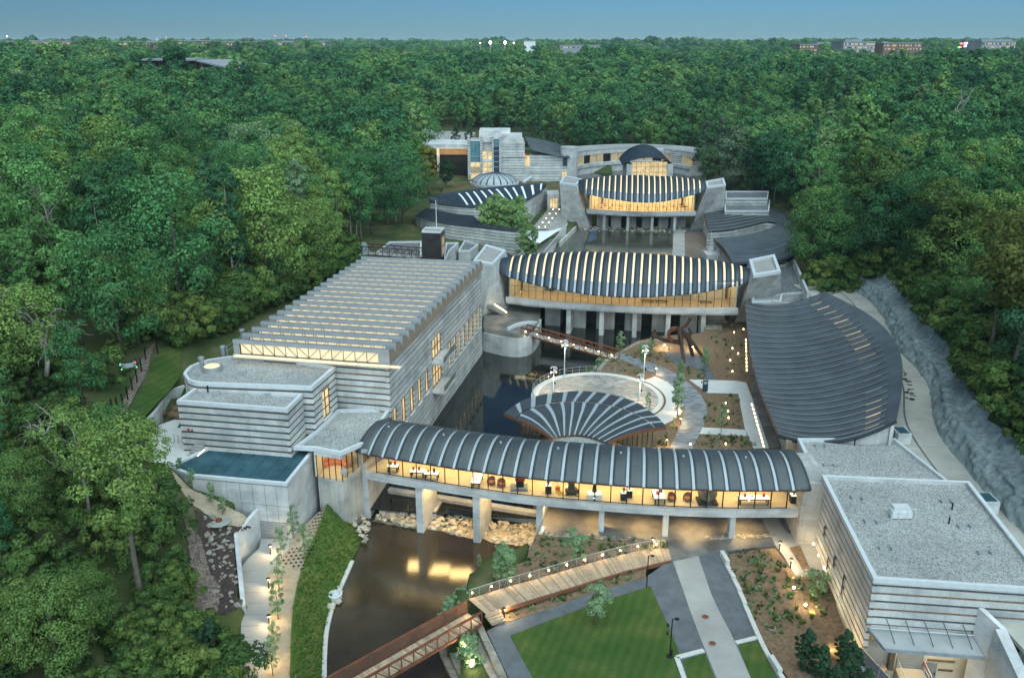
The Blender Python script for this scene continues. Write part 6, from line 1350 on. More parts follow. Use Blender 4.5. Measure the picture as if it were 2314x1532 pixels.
# stepped stone seating on the lower pond bank
tr = thing('stone_terraces', 'curved rows of stepped stone blocks descending to the lower pond', 'terraces', (*P2(1070, 1460, -1), -2.4))
top_e = Path2([P2(u, v, 0) for u, v in ((1082,1392),(1100,1430),(1125,1480),(1148,1532),(1190,1620))], 6); NT = 6
bot_e = Path2([P2(u, v, Z_LOW + .1) for u, v in ((1000,1400),(985,1430),(994,1480),(1020,1535),(1070,1620))], 6)
for k in range(NT):
    f0, f1 = k / NT, (k + 1) / NT; z_ = .12 - (k + .3) * (2.4 / NT); d = 0.0
    while d < 1:
        st_l = (.9 + rng.random() * 1.3) / top_e.L; e = min(1, d + st_l)
        if e - d > .01:
            c4 = [top_e.at(top_e.L * (d + .002)).lerp(bot_e.at(bot_e.L * (d + .002)), f0 + .012), top_e.at(top_e.L * (e - .002)).lerp(bot_e.at(bot_e.L * (e - .002)), f0 + .012), top_e.at(top_e.L * (e - .002)).lerp(bot_e.at(bot_e.L * (e - .002)), f1), top_e.at(top_e.L * (d + .002)).lerp(bot_e.at(bot_e.L * (d + .002)), f1)]
            MB().prism([(p.x, p.y) for p in c4], Z_LOW - 1, z_ + rng.normal() * .04).build('stone', 'stone_terrace', tr)
        d = e
rim = thing('pond_edging', 'double row of rough stone blocks curving along the lower pond under the boardwalk', 'edging', (*P2(1060, 1330, -1), -2))
for L_, z_ in (([(1186,1266),(1120,1288),(1070,1316),(1032,1350),(1008,1388)], -.9), ([(1070,1352),(1085,1330),(1110,1312),(1100,1300)], -.1), ([(1062,1322),(1040,1345),(1022,1372),(1016,1396)], -.5)):
    pt_ = Path2([P2(u, v, z_) for u, v in L_], 6); d = 0
    while d < pt_.L - .4:
        l_ = min(.8 + rng.random() * 1.1, pt_.L - d); mb = MB(); strip_quad(mb, pt_, d + .03, d + l_ - .03, -.45, .45, -3.2, z_ + rng.random() * .2); mb.build('stone', 'stone_terrace', rim); d += l_
stw2 = thing('stair_wall', 'sloping concrete stair wall with a handrail going down to the lower pond', 'wall', (*P2(1205, 1230, 0), -1)); a, b = P(1224, 1192, 1.0), P(1193, 1262, 0)
MB().prism([(a.x, a.y), (a.x + .5, a.y), (b.x + .5, b.y), (b.x, b.y)], Z_LOW - 1, [1.2, 1.2, .2, .2]).build('wall_panel', 'concrete_smooth', stw2); MB().beam((a.x + .1, a.y, 2.1), (b.x + .1, b.y, 1.1), .07).build('handrail', 'zinc', stw2)
for k in range(7): p = a.lerp(b, k / 6); MB().beam((p.x + .1, p.y, p.z - .2), (p.x + .1, p.y, p.z + 1.1), .05).build('post', 'zinc', stw2)
# ---- left bank: ramp, sand bed, meadow slope, rock garden
zl = lambda v: 1.0 - max(0, min(1, (v - 1225) / 230)) * 1.1
def lsheet(name, px, mat, dz=0, depth=.6): poly = [P2(u, v, zl(v)) for u, v in px]; return MB().prism(poly, [zl(v) + dz - depth for u, v in px], [zl(v) + dz for u, v in px]).build(name, mat, kind='structure')
lsheet('sand_bed', [(658,1214),(736,1142),(742,1152),(722,1195),(697,1245),(682,1290),(668,1340),(660,1400),(656,1470),(655,1532),(655,1660),(597,1660),(600,1532),(606,1382),(601,1296),(620,1275)], 'sand', -.02, 1.5)
lsheet('ramp_path', [(586,1238),(590,1217),(657,1217),(652,1242),(622,1276),(603,1297),(608,1382),(602,1460),(601,1532),(598,1660),(535,1660),(538,1532),(543,1450),(547,1374),(540,1290),(560,1262)], 'path_concrete', .02, 1.2)
for k in range(12): v = 1290 + k * 25; a, b = P(541 if v < 1374 else 545 - (v - 1374) * .04, v, zl(v) + .026), P(605, v - 4, zl(v) + .026); MB().beam(a, b, .03, .012).build('ramp_joint', 'asphalt', kind='structure')
mlx = [(740,1146),(723,1190),(698,1240),(683,1288),(669,1338),(661,1400),(657,1470),(656,1532),(656,1680)]; mrx = [(800,1190),(818,1216),(797,1262),(775,1312),(750,1370),(736,1425),(731,1480),(730,1532),(728,1680)]
ml, mr = Path2([P2(u, v, zl(v)) for u, v in mlx], 6), Path2([P2(u, v, Z_LOW) for u, v in mrx], 6)
rows = []
for i in range(41):
    a, b = ml.at(ml.L * i / 40), mr.at(mr.L * i / 40); za = float(np.interp(i / 40, [0, .3, 1], [1.6, .9, -.2])); rows.append([(a.x + (b.x - a.x) * t, a.y + (b.y - a.y) * t, za + (Z_LOW + .05 - za) * t ** 1.15 + rng.normal() * .06) for t in np.linspace(0, 1, 13)])
tag(MB().grid([r[::-1] for r in rows], .5).build('grass_bank', 'meadow', None, True), kind='structure')
GRASS_ROWS = rows
mb = MB(); strip_quad(mb, mr, 8, mr.L, -.1, .35, Z_LOW - .6, Z_LOW + .22, 1.5); tag(mb.build('bank_kerb', 'kerb'), kind='structure')
hp = MB()
for k in range(14):
    for j in range(6):
        t = (k + .5 * (j % 2)) / 14; u0, u1 = np.interp(t, [0, 1], [738, 640]), np.interp(t, [0, 1], [726, 662]); q = P(732 - t * 80 + (j - 2) * (3 + 6 * t), 1160 + t * 120 + (j - 2) * 3, 1.02 - .2 * t); hp.lathe((q.x, q.y, q.z - .02), [(.14, 0), (.13, .05)], 6)
tag(hp.build('planting_holes', 'steel_black'), 'rows of small dark planting holes in the sandy bed', 'planting', kind='stuff')
op = thing('drain_outlet', 'pale concrete flared drain outlet on the grass bank', 'drain', (*P2(757, 1343, Z_LOW + .5), Z_LOW)); q = P(757, 1343, Z_LOW + .6)
MB().lathe((q.x, q.y, Z_LOW + .2), [(.7, 0), (.8, .5), (.6, .55), (.5, .2)], 14).build('collar', 'steel_white', op)
# rock garden left of the ramp wall, planted strip, red gravel mound
def gz(x, y): return float(ground(np.array([x]), np.array([y]))[0])
def drape(name, px, zguess, mat, dz=.12, res=14):
    """a sheet laid over the terrain"""
    poly = [P2(u, v, z) for u, v, z in px]; xs = [p[0] for p in poly]; ys = [p[1] for p in poly]
    X, Y = np.meshgrid(np.linspace(min(xs), max(xs), res * 2), np.linspace(min(ys), max(ys), res * 2)); Z = ground(X, Y, True) + dz; ins = inpoly(X, Y, poly); i = np.arange(X.size).reshape(X.shape); fs = []
    for r in range(X.shape[0] - 1):
        for c in range(X.shape[1] - 1):
            if ins[r:r + 2, c:c + 2].sum() >= 3: fs.append((i[r, c], i[r, c + 1], i[r + 1, c + 1], i[r + 1, c]))
    me = bpy.data.meshes.new(name); me.from_pydata(np.stack([X.ravel(), Y.ravel(), Z.ravel()], 1).tolist(), [], fs); me.materials.append(M[mat]); me.polygons.foreach_set('use_smooth', [True] * len(fs)); o = bpy.data.objects.new(name, me); link(o); return tag(o, kind='structure')
drape('rock_garden_soil', [(440,1150,5.5),(500,1180,4.5),(580,1190,3.5),(530,1225,2.6),(540,1380,1.2),(500,1400,1.3),(480,1330,2),(455,1230,4)], 0, 'mulch_dark', .1, 24)
drape('planted_strip', [(385,1085,6.5),(440,1110,6.2),(560,1150,5.2),(545,1180,4.5),(500,1180,4.7),(430,1145,5.5)], 0, 'sand', .18, 24)
drape('red_gravel_mound', [(415,1160,6),(450,1200,5),(470,1270,4),(500,1330,2),(495,1395,1.3),(445,1400,2.5),(430,1320,3.5),(425,1230,5)], 0, 'red_gravel', .22, 24)
drape('red_gravel_slope', [(360,806,10.5),(340,850,10.5),(250,960,11),(200,990,11.5),(240,930,12.3),(300,840,12.5),(340,800,12)], 0, 'red_gravel', .25, 24)
drape('grass_swale', [(420,810,9.6),(370,830,9.6),(300,930,9.8),(250,990,9.6),(330,950,9.3),(410,870,9.2)], 0, 'lawn', .15, 24)
gp = [P2(u, v, z) for u, v, z in ((455,1160,5),(560,1200,3.2),(528,1230,2.6),(540,1375,1.2),(505,1395,1.3),(482,1330,2))]
rocks('rock_garden', 'brown boulders dotted over the dark mulch slope beside the ramp wall', 'rocks', scatter(gp, 95, lambda x, y: gz(x, y) + .12, .35, .95), ('stone_terrace', 'stone_terrace', 'rock_grey'), (*gp[0], 1))
# terrace, stairs and planter walls behind the teal roof
sheet('upper_terrace', [P2(u, v, 7.4) for u, v in ((360,960),(415,940),(425,990),(500,995),(430,1062),(375,1050),(300,1030),(330,990))], 7.4, 'path_white', 4)
pwl = thing('planter_wall', 'curving pale concrete planter wall on the upper terrace left of the stepped annex', 'wall', (*P2(380, 900, 8.5), 8)); pt_ = Path2([P2(u, v, 9.2) for u, v in ((416,872),(385,885),(350,930),(330,950),(290,1010),(200,1050))], 6); mb = MB(); strip_quad(mb, pt_, 0, pt_.L, -.2, .2, 6, 9.3, 1.5); mb.build('wall_panel', 'concrete', pwl)
tst = thing('terrace_stair', 'short concrete stair with a lit handrail beside the teal roof', 'stair', (*P2(440, 1030, 7), 6))
for k in range(7): a, b = P2(418 + k * 3.5, 1044 - k * 6.5, 7.3 + k * .17), P2(440 + k * 3.5, 1046 - k * 6.5, 7.3 + k * .17); MB().prism([a, b, (b[0], b[1] + .5), (a[0], a[1] + .5)], 6.9, 7.45 + k * .17).build('step', 'path_concrete', tst)
a, b = P(446, 1030, 8.1), P(462, 1016, 8.9); MB().beam(a, b, .1).build('light_rail', 'lamp_soft', tst); rr = MB()
for k in range(9): p = P(395 + k * 9, 1000 + (k % 4), 7.4); rr.beam((p.x, p.y, 7.4), (p.x, p.y, 8.5), .07)
rr.build('railing_post', 'zinc', tst)
# ---- service road and sprayed-concrete cut
wcur = Path2(WALL_XY, 5); NW = 260
rdl = MB(); lft = [wcur.off(wcur.L * k / 60, 9.5) for k in range(61)]; rgt = [wcur.at(wcur.L * k / 60) for k in range(61)]
# path runs from far to near, so its normal points to +x; the road lies on the other side
lft = [wcur.off(wcur.L * k / 60, -10.5) for k in range(61)]
MB().grid([[(p.x, p.y, 5.8) for p in lft], [(p.x + .6, p.y, 5.8) for p in rgt]], .4).build('service_road', 'road_concrete', kind='structure')
mid_ = Path2([(wcur.off(wcur.L * k / 40, -3.4).x, wcur.off(wcur.L * k / 40, -3.4).y) for k in range(41)], 0); mb = MB(); strip_quad(mb, mid_, 0, mid_.L, -.12, .12, 5.7, 5.806, 2); tag(mb.build('road_gutter', 'asphalt'), kind='structure')
for k in range(14): q0, q1 = wcur.off(wcur.L * (k + .5) / 14, -.2), wcur.off(wcur.L * (k + .5) / 14, -8.5); MB().beam((q0.x, q0.y, 5.803), (q1.x, q1.y, 5.803), .04, .01).build('road_joint', 'asphalt', kind='structure')
mb = MB()
for k in range(40):
    d = wcur.L * (.36 + .2 * rng.random()); q = wcur.off(d, -2.6 - rng.normal() * .25); mb.box((q.x, q.y, 5.81), (.2 + rng.random() * .6, .3 + rng.random() * .6, .05), rng.random() * 3)
tag(mb.build('road_debris', 'mulch_dark'), 'dark leaf litter lying along the road gutter', 'litter', kind='stuff')
rows = []
for k in range(NW + 1):
    d = wcur.L * k / NW; row = []
    for j in range(25):
        t = j / 24; f = k / NW; h = 5.4 + (5.0 - 1.0 * max(0, f - .75) * 2) * t; bulge = .45 * mnoise.noise(Vector((d * .22, t * 3.2, 1.3))) + .45 * mnoise.noise(Vector((d * .7, t * 7, 4.1))) + .28 * abs(mnoise.noise(Vector((d * 1.7, t * 9, 2.2)))) + .14 * mnoise.noise(Vector((d * 3.7, t * 19, 6.2)))
        so_ = 2.3 * t ** 1.2 + bulge * (.3 + .7 * math.sin(math.pi * min(1, t * 1.1)))
        if t > .62: so_ += 1.6 * min(1, (t - .62) / .15); h -= .5 * min(1, (t - .62) / .15)
        q = wcur.off(d, so_); row.append((q.x, q.y, h + .35 * mnoise.noise(Vector((d * .3, 7, t * 2)))))
    for o, z_ in ((6.4, 10.5), (9.0, 10.4)): q = wcur.off(d, o); row.append((q.x, q.y, z_ + .4 * mnoise.noise(Vector((d * .25, o, 2)))))
    rows.append(row)
sw3 = MB().grid([r[::-1] for r in rows]).build('retaining_slope', 'shotcrete', None, True); tag(sw3, 'long sprayed grey concrete retaining slope cut along the service road', 'retaining wall')
rows = [[(wcur.off(wcur.L * k / 60, o + .5 * mnoise.noise(Vector((k * .4, o, 0)))).x, wcur.off(wcur.L * k / 60, o).y, z_ + .2 * mnoise.noise(Vector((k * .5, o, 3)))) for o, z_ in ((6.6, 10.72), (8.0, 11.0), (9.8, 11.05))][::-1] for k in range(34, 61)]
tag(MB().grid(rows).build('gravel_ledge', 'red_gravel', None, True), kind='structure')
for u, v, z in ((2035, 990, 6.2), (2228, 1140, 6.4)):
    q = P(u, v, z); t = thing('vent_box', 'square concrete vent box with a dark grille %s' % ('behind the ribbed gallery' if u < 2100 else 'beside the gravel roof at the road edge'), 'vent', (q.x, q.y, 5.8), 'vent boxes on the service road'); MB().box((q.x, q.y, 6.5), (1.7, 2.2, 1.6)).build('box', 'concrete_smooth', t); MB().box((q.x, q.y, 7.33), (1.3, 1.8, .06)).build('grille', 'roof_teal', t)

lcur = Path2([P2(u, v, 9.6) for u, v in ((715, 628), (740, 610), (775, 592), (810, 579), (840, 572))], 6); rows = []
for k in range(50):
    d = lcur.L * k / 49; row = []
    for j in range(8):
        t = j / 7; q = lcur.off(d, .2 + 1.6 * t ** 1.4 + .35 * mnoise.noise(Vector((d * .4, t * 3, 8)))); row.append((q.x, q.y, 8.4 + 3.4 * t + .25 * mnoise.noise(Vector((d * .3, 5, t)))))
    q = lcur.off(d, 4.5); row.append((q.x, q.y, 11.4)); rows.append(row)
tag(MB().grid(rows).build('retaining_slope', 'shotcrete', None, True), 'short sprayed grey retaining slope beside the gallery roof below the truss footbridge', 'retaining wall')
# ------------------------------------------------------------------ small things
def local_thing(name, label, cat, loc, rz=0.0, group=None):
    t = thing(name, label, cat, loc, group); t.rotation_euler = (0, 0, rz); ORG[t.name] = Vector(); return t
def floor_at(u, v, z): p = P(u, v, z); return (p.x, p.y, z)
BF = BT + .032
def table(u, v, L_, W_, label, rz=-.12, items=()):
    t = local_thing('display_table', label, 'table', floor_at(u, v, BF), rz, 'display tables in the footbridge')
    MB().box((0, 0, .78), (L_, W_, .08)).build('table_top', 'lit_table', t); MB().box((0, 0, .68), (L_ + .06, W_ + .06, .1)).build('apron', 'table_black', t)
    for sx in (-1, 1):
        for sy in (-1, 1): MB().box((sx * (L_ / 2 - .12), sy * (W_ / 2 - .1), .31), (.14, .14, .62)).build('leg', 'table_black', t)
    for k, (x, y, h, m_) in enumerate(items):
        q = Vector(floor_at(u, v, BF)) + Matrix.Rotation(rz, 3, 'Z') @ Vector((x, y, .83)); o = thing('vase', '%s vase, %s on the %s' % (m_[1], ordn[k], ' '.join(label.split(',')[0].split()[:10])), 'vase', tuple(q), 'vases in the footbridge'); ORG[o.name] = Vector()
        MB().lathe((0, 0, 0), [(.09, 0), (.17, h * .4), (.14, h * .8), (.18, h)], 10).build('bowl', m_[0], o)
R1, G1, Y1, B1_ = ('red_paint', 'red'), ('band_dark', 'dark'), ('yellow_paint', 'yellow'), ('white_paint', 'white')
table(889, 1064, 1.3, .9, 'small black-legged display table at the pond end of the footbridge', items=((-.3, 0, .4, G1), (.25, 0, .5, R1)))
table(944, 1076, 1.7, .9, 'display table with flowers, second from the pond end of the footbridge', items=((-.5, 0, .35, R1), (.2, 0, .4, R1)))
table(976, 1081, 1.7, .9, 'display table with vases beside the flower table in the footbridge', items=((-.4, 0, .35, Y1), (.3, 0, .5, G1)))
table(1078, 1092, 1.1, 2.6, 'long glowing display table beside the leather armchairs in the footbridge', items=((0, -.6, .25, B1_), (.1, .5, .25, B1_)))
table(1488, 1130, 1.3, 2.0, 'display table with a red box at the middle of the footbridge', 0, items=((-.2, -.2, .4, R1), (.3, .3, .4, G1)))
table(1702, 1137, 3.4, .9, 'long display table with red bowls near the gravel-roofed building', 0, items=((-1, 0, .35, R1), (-.2, 0, .3, B1_), (1.1, 0, .4, R1)))
def chair(u, v, rz, label):
    t = local_thing('armchair', label, 'armchair', floor_at(u, v, BF), rz, 'leather armchairs in the footbridge'); mb = MB(); n = 12
    for k in range(n):
        a0, a1 = R(-25 + 230 * k / n), R(-25 + 230 * (k + 1) / n); h = .55 + .35 * math.sin(math.pi * (k + .5) / n)
        mb.prism([(.42 * math.cos(a0), .42 * math.sin(a0)), (.5 * math.cos(a0), .5 * math.sin(a0)), (.5 * math.cos(a1), .5 * math.sin(a1)), (.42 * math.cos(a1), .42 * math.sin(a1))], .1, h)
    mb.build('backrest', 'leather', t); MB().lathe((0, 0, .1), [(.41, 0), (.41, .3), (.36, .36)], 14).build('seat', 'leather', t); MB().lathe((0, 0, 0), [(.3, 0), (.3, .1)], 10).build('foot', 'steel_dark', t)
for u, v, rz, tx in ((1110, 1094, -.5, 'by the long glowing table'), (1133, 1099, .1, 'facing the red machine'), (1518, 1131, .2, 'right of the table with the red box'), (1553, 1131, -.7, 'left of the big round sculpture'), ): chair(u, v, rz, 'round-backed brown leather armchair %s in the footbridge' % tx)
def plinth(u, v, h, label, obj):
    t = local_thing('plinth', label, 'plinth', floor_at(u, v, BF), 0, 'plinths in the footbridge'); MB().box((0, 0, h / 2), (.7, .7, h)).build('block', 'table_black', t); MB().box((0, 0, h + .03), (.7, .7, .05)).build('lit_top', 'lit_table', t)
    p = Vector(floor_at(u, v, BF)); o = thing('small_sculpture', obj, 'sculpture', (p.x, p.y, p.z + h + .06), 'small sculptures on plinths'); ORG[o.name] = Vector(); MB().lathe((0, 0, 0), [(.12, 0), (.08, .15), (.2, .35), (.1, .5)], 10).build('body', 'art_dark', o)
plinth(1239, 1113, 1.0, 'lone dark plinth left of the orange hand truck', 'small dark head on the lone plinth'); plinth(1409, 1128, .9, 'front one of two plinths in the footbridge', 'dark pot on the front plinth of the pair'); plinth(1421, 1122, .9, 'rear one of two plinths in the footbridge', 'pale pot on the rear plinth of the pair'); plinth(1792, 1134, .9, 'plinth at the last bay by the abutment', 'small bust on the plinth by the abutment')
t = local_thing('machine_sculpture', 'red and black machine-like sculpture on a low glass stand in the footbridge', 'sculpture', floor_at(1173, 1103, BF)); MB().box((0, 0, .12), (2.0, 1.5, .24)).build('stand', 'facade_grey', t); MB().box((.1, 0, 1.5), (1.1, .9, .7)).build('upper_body', 'red_paint', t); MB().box((.1, 0, .75), (.9, .8, .8)).build('core', 'steel_dark', t); MB().tube([(-.7, -.5, .3), (.8, -.5, .3)], .08, 6).build('roller', 'zinc', t)
t = local_thing('hand_truck', 'orange pallet truck standing on the floor of the footbridge', 'pallet truck', floor_at(1265, 1114, BF), .4); MB().box((-.18, 0, .12), (.16, 1.0, .08)).build('fork', 'yellow_paint', t); MB().box((.18, 0, .12), (.16, 1.0, .08)).build('fork', 'yellow_paint', t); MB().box((0, .55, .35), (.5, .25, .5)).build('pump', 'orange_sofa', t); MB().tube([(0, .6, .5), (0, .9, 1.3)], .03, 6).build('handle', 'steel_dark', t); MB().beam((-.2, .9, 1.3), (.2, .9, 1.3), .04).build('grip', 'steel_dark', t)
t = local_thing('dark_sculpture', 'black blocky sculpture with outstretched feet in the footbridge', 'sculpture', floor_at(1292, 1116, BF)); MB().box((0, 0, .4), (1.3, .8, .5), .3).build('base', 'table_black', t); MB().box((-.05, 0, 1.1), (.7, .6, .9), -.2).build('body', 'table_black', t); MB().box((-.1, 0, 1.75), (.9, .5, .4), .4).build('head', 'table_black', t)
for a in (.5, 2.2, 3.8, 5.4): MB().beam((0, 0, .1), (1.0 * math.cos(a), .7 * math.sin(a), .05), .08).build('foot', 'table_black', t)
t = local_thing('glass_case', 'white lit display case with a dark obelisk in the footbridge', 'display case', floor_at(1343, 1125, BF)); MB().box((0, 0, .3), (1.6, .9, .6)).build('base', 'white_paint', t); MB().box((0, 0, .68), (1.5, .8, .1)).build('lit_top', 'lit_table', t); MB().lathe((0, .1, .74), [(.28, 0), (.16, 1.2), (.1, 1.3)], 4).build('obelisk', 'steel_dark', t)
t = local_thing('sphere_sculpture', 'large rounded woven sculpture on a low plinth in the footbridge', 'sculpture', floor_at(1597, 1134, BF)); MB().box((0, 0, .12), (2.2, 1.8, .24)).build('stand', 'table_black', t); MB().lathe((0, 0, .25), [(.45, 0), (.95, .4), (1.12, .95), (.98, 1.5), (.55, 1.9), (.3, 1.95)], 20).build('woven_body', 'art_weave' if 'art_weave' in M else 'copper_tan', t, True)
# ---- garden lighting and posts
def mast(u, v, vt, label, heads):
    b = P(u, v, 1.02); h = zat(vt, b.y) - 1.02; t = local_thing('light_mast', label, 'light mast', tuple(b), 0, 'light masts round the plaza'); MB().tube([(0, 0, 0), (0, 0, h)], [.09, .06], 8).build('pole', 'steel_white', t)
    for k in range(heads):
        a = k * 2.2 + .4; z_ = h - .1 - .45 * (k // 2); MB().tube([(0, 0, z_), (.32 * math.cos(a), .32 * math.sin(a), z_ - .05), (.55 * math.cos(a), .55 * math.sin(a), z_ - .35)], .11, 7).build('spotlight', 'steel_white', t)
    MB().tube([(.1, 0, h * .42), (.3, 0, h * .36)], .13, 7).build('loudspeaker', 'steel_black', t)
    for k in range(2): MB().lathe((.4 * (1 if k else -1), -.15, h - .95), [(.04, 0), (.09, .05), (.04, .1)], 8).build('lamp', 'lamp_glow', t)
    sl_ = spot_light('mast_light', (b.x, b.y, 1.02 + h - 1.3), 700, (1, .78, .48), t, 130); sl_.location = (0, -.35, h - 1.3)
mast(1275, 856, 768, 'white light mast at the pond edge of the round plaza by the slim footbridge', 6); mast(1250.5, 889, 828, 'white light mast on the pond side of the plaza behind the fan roof', 5); mast(1454, 868, 780, 'white light mast at the garden edge of the round plaza', 6); mast(1445, 906, 845, 'white light mast closest to the fan roof on the garden side', 5)
def post_lamp(u, v, vt, label, spots):
    b = P(u, v, 0.03); h = zat(vt, b.y); t = local_thing('lamp_post', label, 'lamp post', tuple(b), 0, 'black lamp posts by the lawn'); MB().lathe((0, 0, 0), [(.26, 0), (.26, .12), (.1, .18)], 12).build('base', 'steel_black', t); MB().tube([(0, 0, .1), (0, 0, h)], .06, 8).build('pole', 'steel_black', t)
    MB().tube([(0, 0, h), (.28, 0, h + .04)], .04, 6).build('arm', 'steel_black', t); MB().lathe((.42, 0, h - .02), [(.2, 0), (.22, .06), (.1, .1)], 12).build('head', 'steel_black', t)
    for k in range(spots):
        z_ = h - .5 - k * .9; MB().tube([(0, 0, z_ - .2), (-.35, -.1, z_)], .03, 6).build('bracket', 'art_gold', t); MB().tube([(-.35, -.1, z_ - .15), (-.45, -.2, z_ + .1)], .11, 8).build('spotlight', 'steel_black', t)
    if spots: MB().box((.12, 0, .45), (.2, .25, .6)).build('control_box', 'steel_black', t)
post_lamp(1461, 1331, 1256, 'slim black lamp post at the upper corner of the lawn', 0); post_lamp(1513.5, 1483, 1399, 'black lamp post with two spotlights on the edge of the lawn', 2)
def uplight(u, v, z, label, en):
    p = P(u, v, z); t = local_thing('garden_spotlight', label, 'spotlight', tuple(p), 0, 'garden spotlights'); MB().tube([(0, 0, 0), (0, 0, .35)], .04, 6).build('stake', 'steel_dark', t); MB().lathe((0, 0, .35), [(.05, 0), (.11, .08), (.11, .2), (.05, .24)], 10).build('lamp', 'lamp_white', t); point_light('spot_light', (p.x, p.y - .05, z + .9), en, (1, .76, .42), .12)
uplight(1501, 786, 1, 'brilliant garden spotlight left of the steel beam sculpture', 420); uplight(1565, 790, 1, 'brilliant garden spotlight at the foot of the steel beam sculpture', 420); uplight(1048, 1474, -.4, 'bright spotlight among the shrubs on the stone terraces', 150); uplight(1065, 1512, -.5, 'bright spotlight low on the stone terraces near the front edge', 150); uplight(1819, 1375, 0, 'bright spotlight in the mulched bed beside the striped wall', 110); uplight(1793, 1336, .4, 'small spotlight in the bed below the multi-stemmed tree', 90)
for k, (u, v) in enumerate(((1838, 1232), (1849, 1258), (1862, 1286))):
    p = P(u, v, zg(v) + .5); t = local_thing('wall_light', 'small step light low on the striped wall, %s from the abutment' % ordn[k], 'wall light', tuple(p), 0, 'lights low on the striped wall'); MB().box((0, 0, .2), (.12, .18, .14)).build('lens', 'lamp_glow', t); point_light('wall_glow', (p.x - .25, p.y, p.z + .15), 26)
for k in range(5):
    q = P(1915 + k * 9, 1440 + k * 20, 0); 
[area_light('wall_wash', (k1[0] - 2.4 + .1 * j_, k1[1] + yy_, .35), .5, en_, (1, .70, .32), None, .5, (0, R(-118), 0)) for j_, (yy_, en_) in enumerate(((2.0, 150), (7.5, 110), (13.0, 60)))]
for k, (u, v) in enumerate(((1659, 752), (1655, 788), (1650, 815), (1668, 800), (1640, 912), (1645, 930), (1646, 945), (1560, 1005), (1640, 1004), (1680, 745), (1655, 840))):
    p = P(u, v, 1); t = local_thing('path_marker', 'tiny glowing marker light in the garden bed, %s of a loose row' % ordn[k], 'light', tuple(p), 0, 'tiny marker lights in the beds'); MB().lathe((0, 0, 0), [(.05, 0), (.09, .1), (.09, .2), (.04, .24)], 8).build('lens', 'lamp_glow', t)
t = local_thing('sign_post', 'dark blue upright sign panel beside the court walk', 'sign', tuple(P(1593, 884, 1))); MB().box((0, 0, .95), (.85, .16, 1.9)).build('panel', 'sign_blue', t); MB().box((0, -.085, 1.55), (.6, .01, .12)).build('lettering', 'white_paint', t); MB().box((0, -.085, 1.3), (.5, .01, .05)).build('lettering', 'white_paint', t)
# steel beam sculpture
sc5 = thing('beam_sculpture', 'towering rust-dark sculpture of bent steel beams in the garden bed', 'sculpture', tuple(P(1560, 812, 1))); bb0 = P(1560, 812, 1)
def SB(u, v, Yo): q = PY(u, v, bb0.y + Yo); return q
for nm, pts_, w_ in (('leg', [SB(1546, 823, -1.5), SB(1540, 780, -.6), SB(1533, 742, .4)], .55), ('leg', [SB(1592, 812, .5), SB(1568, 778, .8), SB(1545, 748, 1)], .5), ('leg', [SB(1566, 804, 1.6), SB(1556, 770, 1.2), SB(1540, 745, .8)], .45), ('cross_beam', [SB(1472, 757, 1.5), SB(1500, 768, 1), SB(1535, 775, 0)], .5), ('arm', [SB(1474, 772, 2.6), SB(1476, 757, 2.4), SB(1481, 745, 2.2)], .4), ('hook', [SB(1533, 745, .6), SB(1548, 738, 1), SB(1556, 728, 1.2), SB(1560, 718, 1.4)], .42), ('hook', [SB(1556, 742, 1.2), SB(1562, 752, 1.4), SB(1556, 768, 1.5)], .35)):
    mb = MB()
    for a, b in zip(pts_, pts_[1:]): mb.beam(a, b, w_, w_ * 1.1)
    mb.build(nm, 'corten_dark', sc5) if 'corten_dark' in M else mb.build(nm, 'steel_dark' if nm == 'leg' else 'corten', sc5)
rg5 = [SB(1527 + 17 * math.cos(a), 757 + 15 * math.sin(a), 1 + 1.5 * math.cos(a)) for a in np.linspace(0, 5.2, 14)]; mb = MB()
for a, b in zip(rg5, rg5[1:]): mb.beam(a, b, .35, .7)
mb.build('ring', 'corten', sc5)
for k, (u, v, sz) in enumerate(((1613, 728, (5, 1.6)), (1610, 742, (3.4, 1.6)))): p = P(u, v, 1.0); o = MB().box((p.x, p.y, 1.25), (sz[0], sz[1], .6)).build('stone_slab', 'stone_terrace'); tag(o, 'pale stone slab seat in the bed under the vaulted bridge, %s' % ('the longer one behind' if k == 0 else 'the shorter one in front'), 'stone seat')
# manhole covers
for k, (u, v, z, tx) in enumerate(((1594, 1394, .02, 'rusty manhole cover on the concrete path, farther one'), (1610, 1454, .02, 'rusty manhole cover on the concrete path, nearer one'), (1743, 1419, .05, 'round manhole cover in the mulched bed'), (497, 1196, 3.6, 'rust-red drain cap on a pale pad in the rock garden'))):
    p = P(u, v, z); zz = z + .02 if k < 3 else gz(p.x, p.y) + .25; t = local_thing('manhole_cover', tx, 'manhole', (p.x, p.y, zz), 0, 'manhole covers'); MB().lathe((0, 0, 0), [(.42 if k < 3 else 1.3, 0), (.42 if k < 3 else 1.2, .03)], 18).build('rim', 'path_concrete', t); MB().lathe((0, 0, .031), [(.33, 0), (.33, .02 if k < 3 else .25)], 18).build('cover', 'corten', t)
# fence posts along the wooded bank
fn = thing('bank_fence', 'row of thin black fence posts along the wooded bank left of the annex', 'fence', (*P2(250, 900, 12), 12))
for k in range(22):
    u, v = np.interp(k, [0, 8, 14, 21], [180, 262, 330, 520]), np.interp(k, [0, 8, 14, 21], [1000, 905, 815, 705]); q = P(u, v, 12.4); z_ = gz(q.x, q.y); MB().beam((q.x, q.y, z_ - .3), (q.x, q.y, z_ + 2.1), .14).build('post', 'steel_black', fn)
fn2 = thing('bank_fence', 'three black fence posts on the clearing above the rock garden', 'fence', (*P2(260, 1160, 8), 8))
for u, v in ((185, 1095), (248, 1140), (275, 1172)): q = P(u, v, 8); z_ = gz(q.x, q.y); MB().beam((q.x, q.y, z_ - .3), (q.x, q.y, z_ + 2.2), .12).build('post', 'steel_black', fn2)
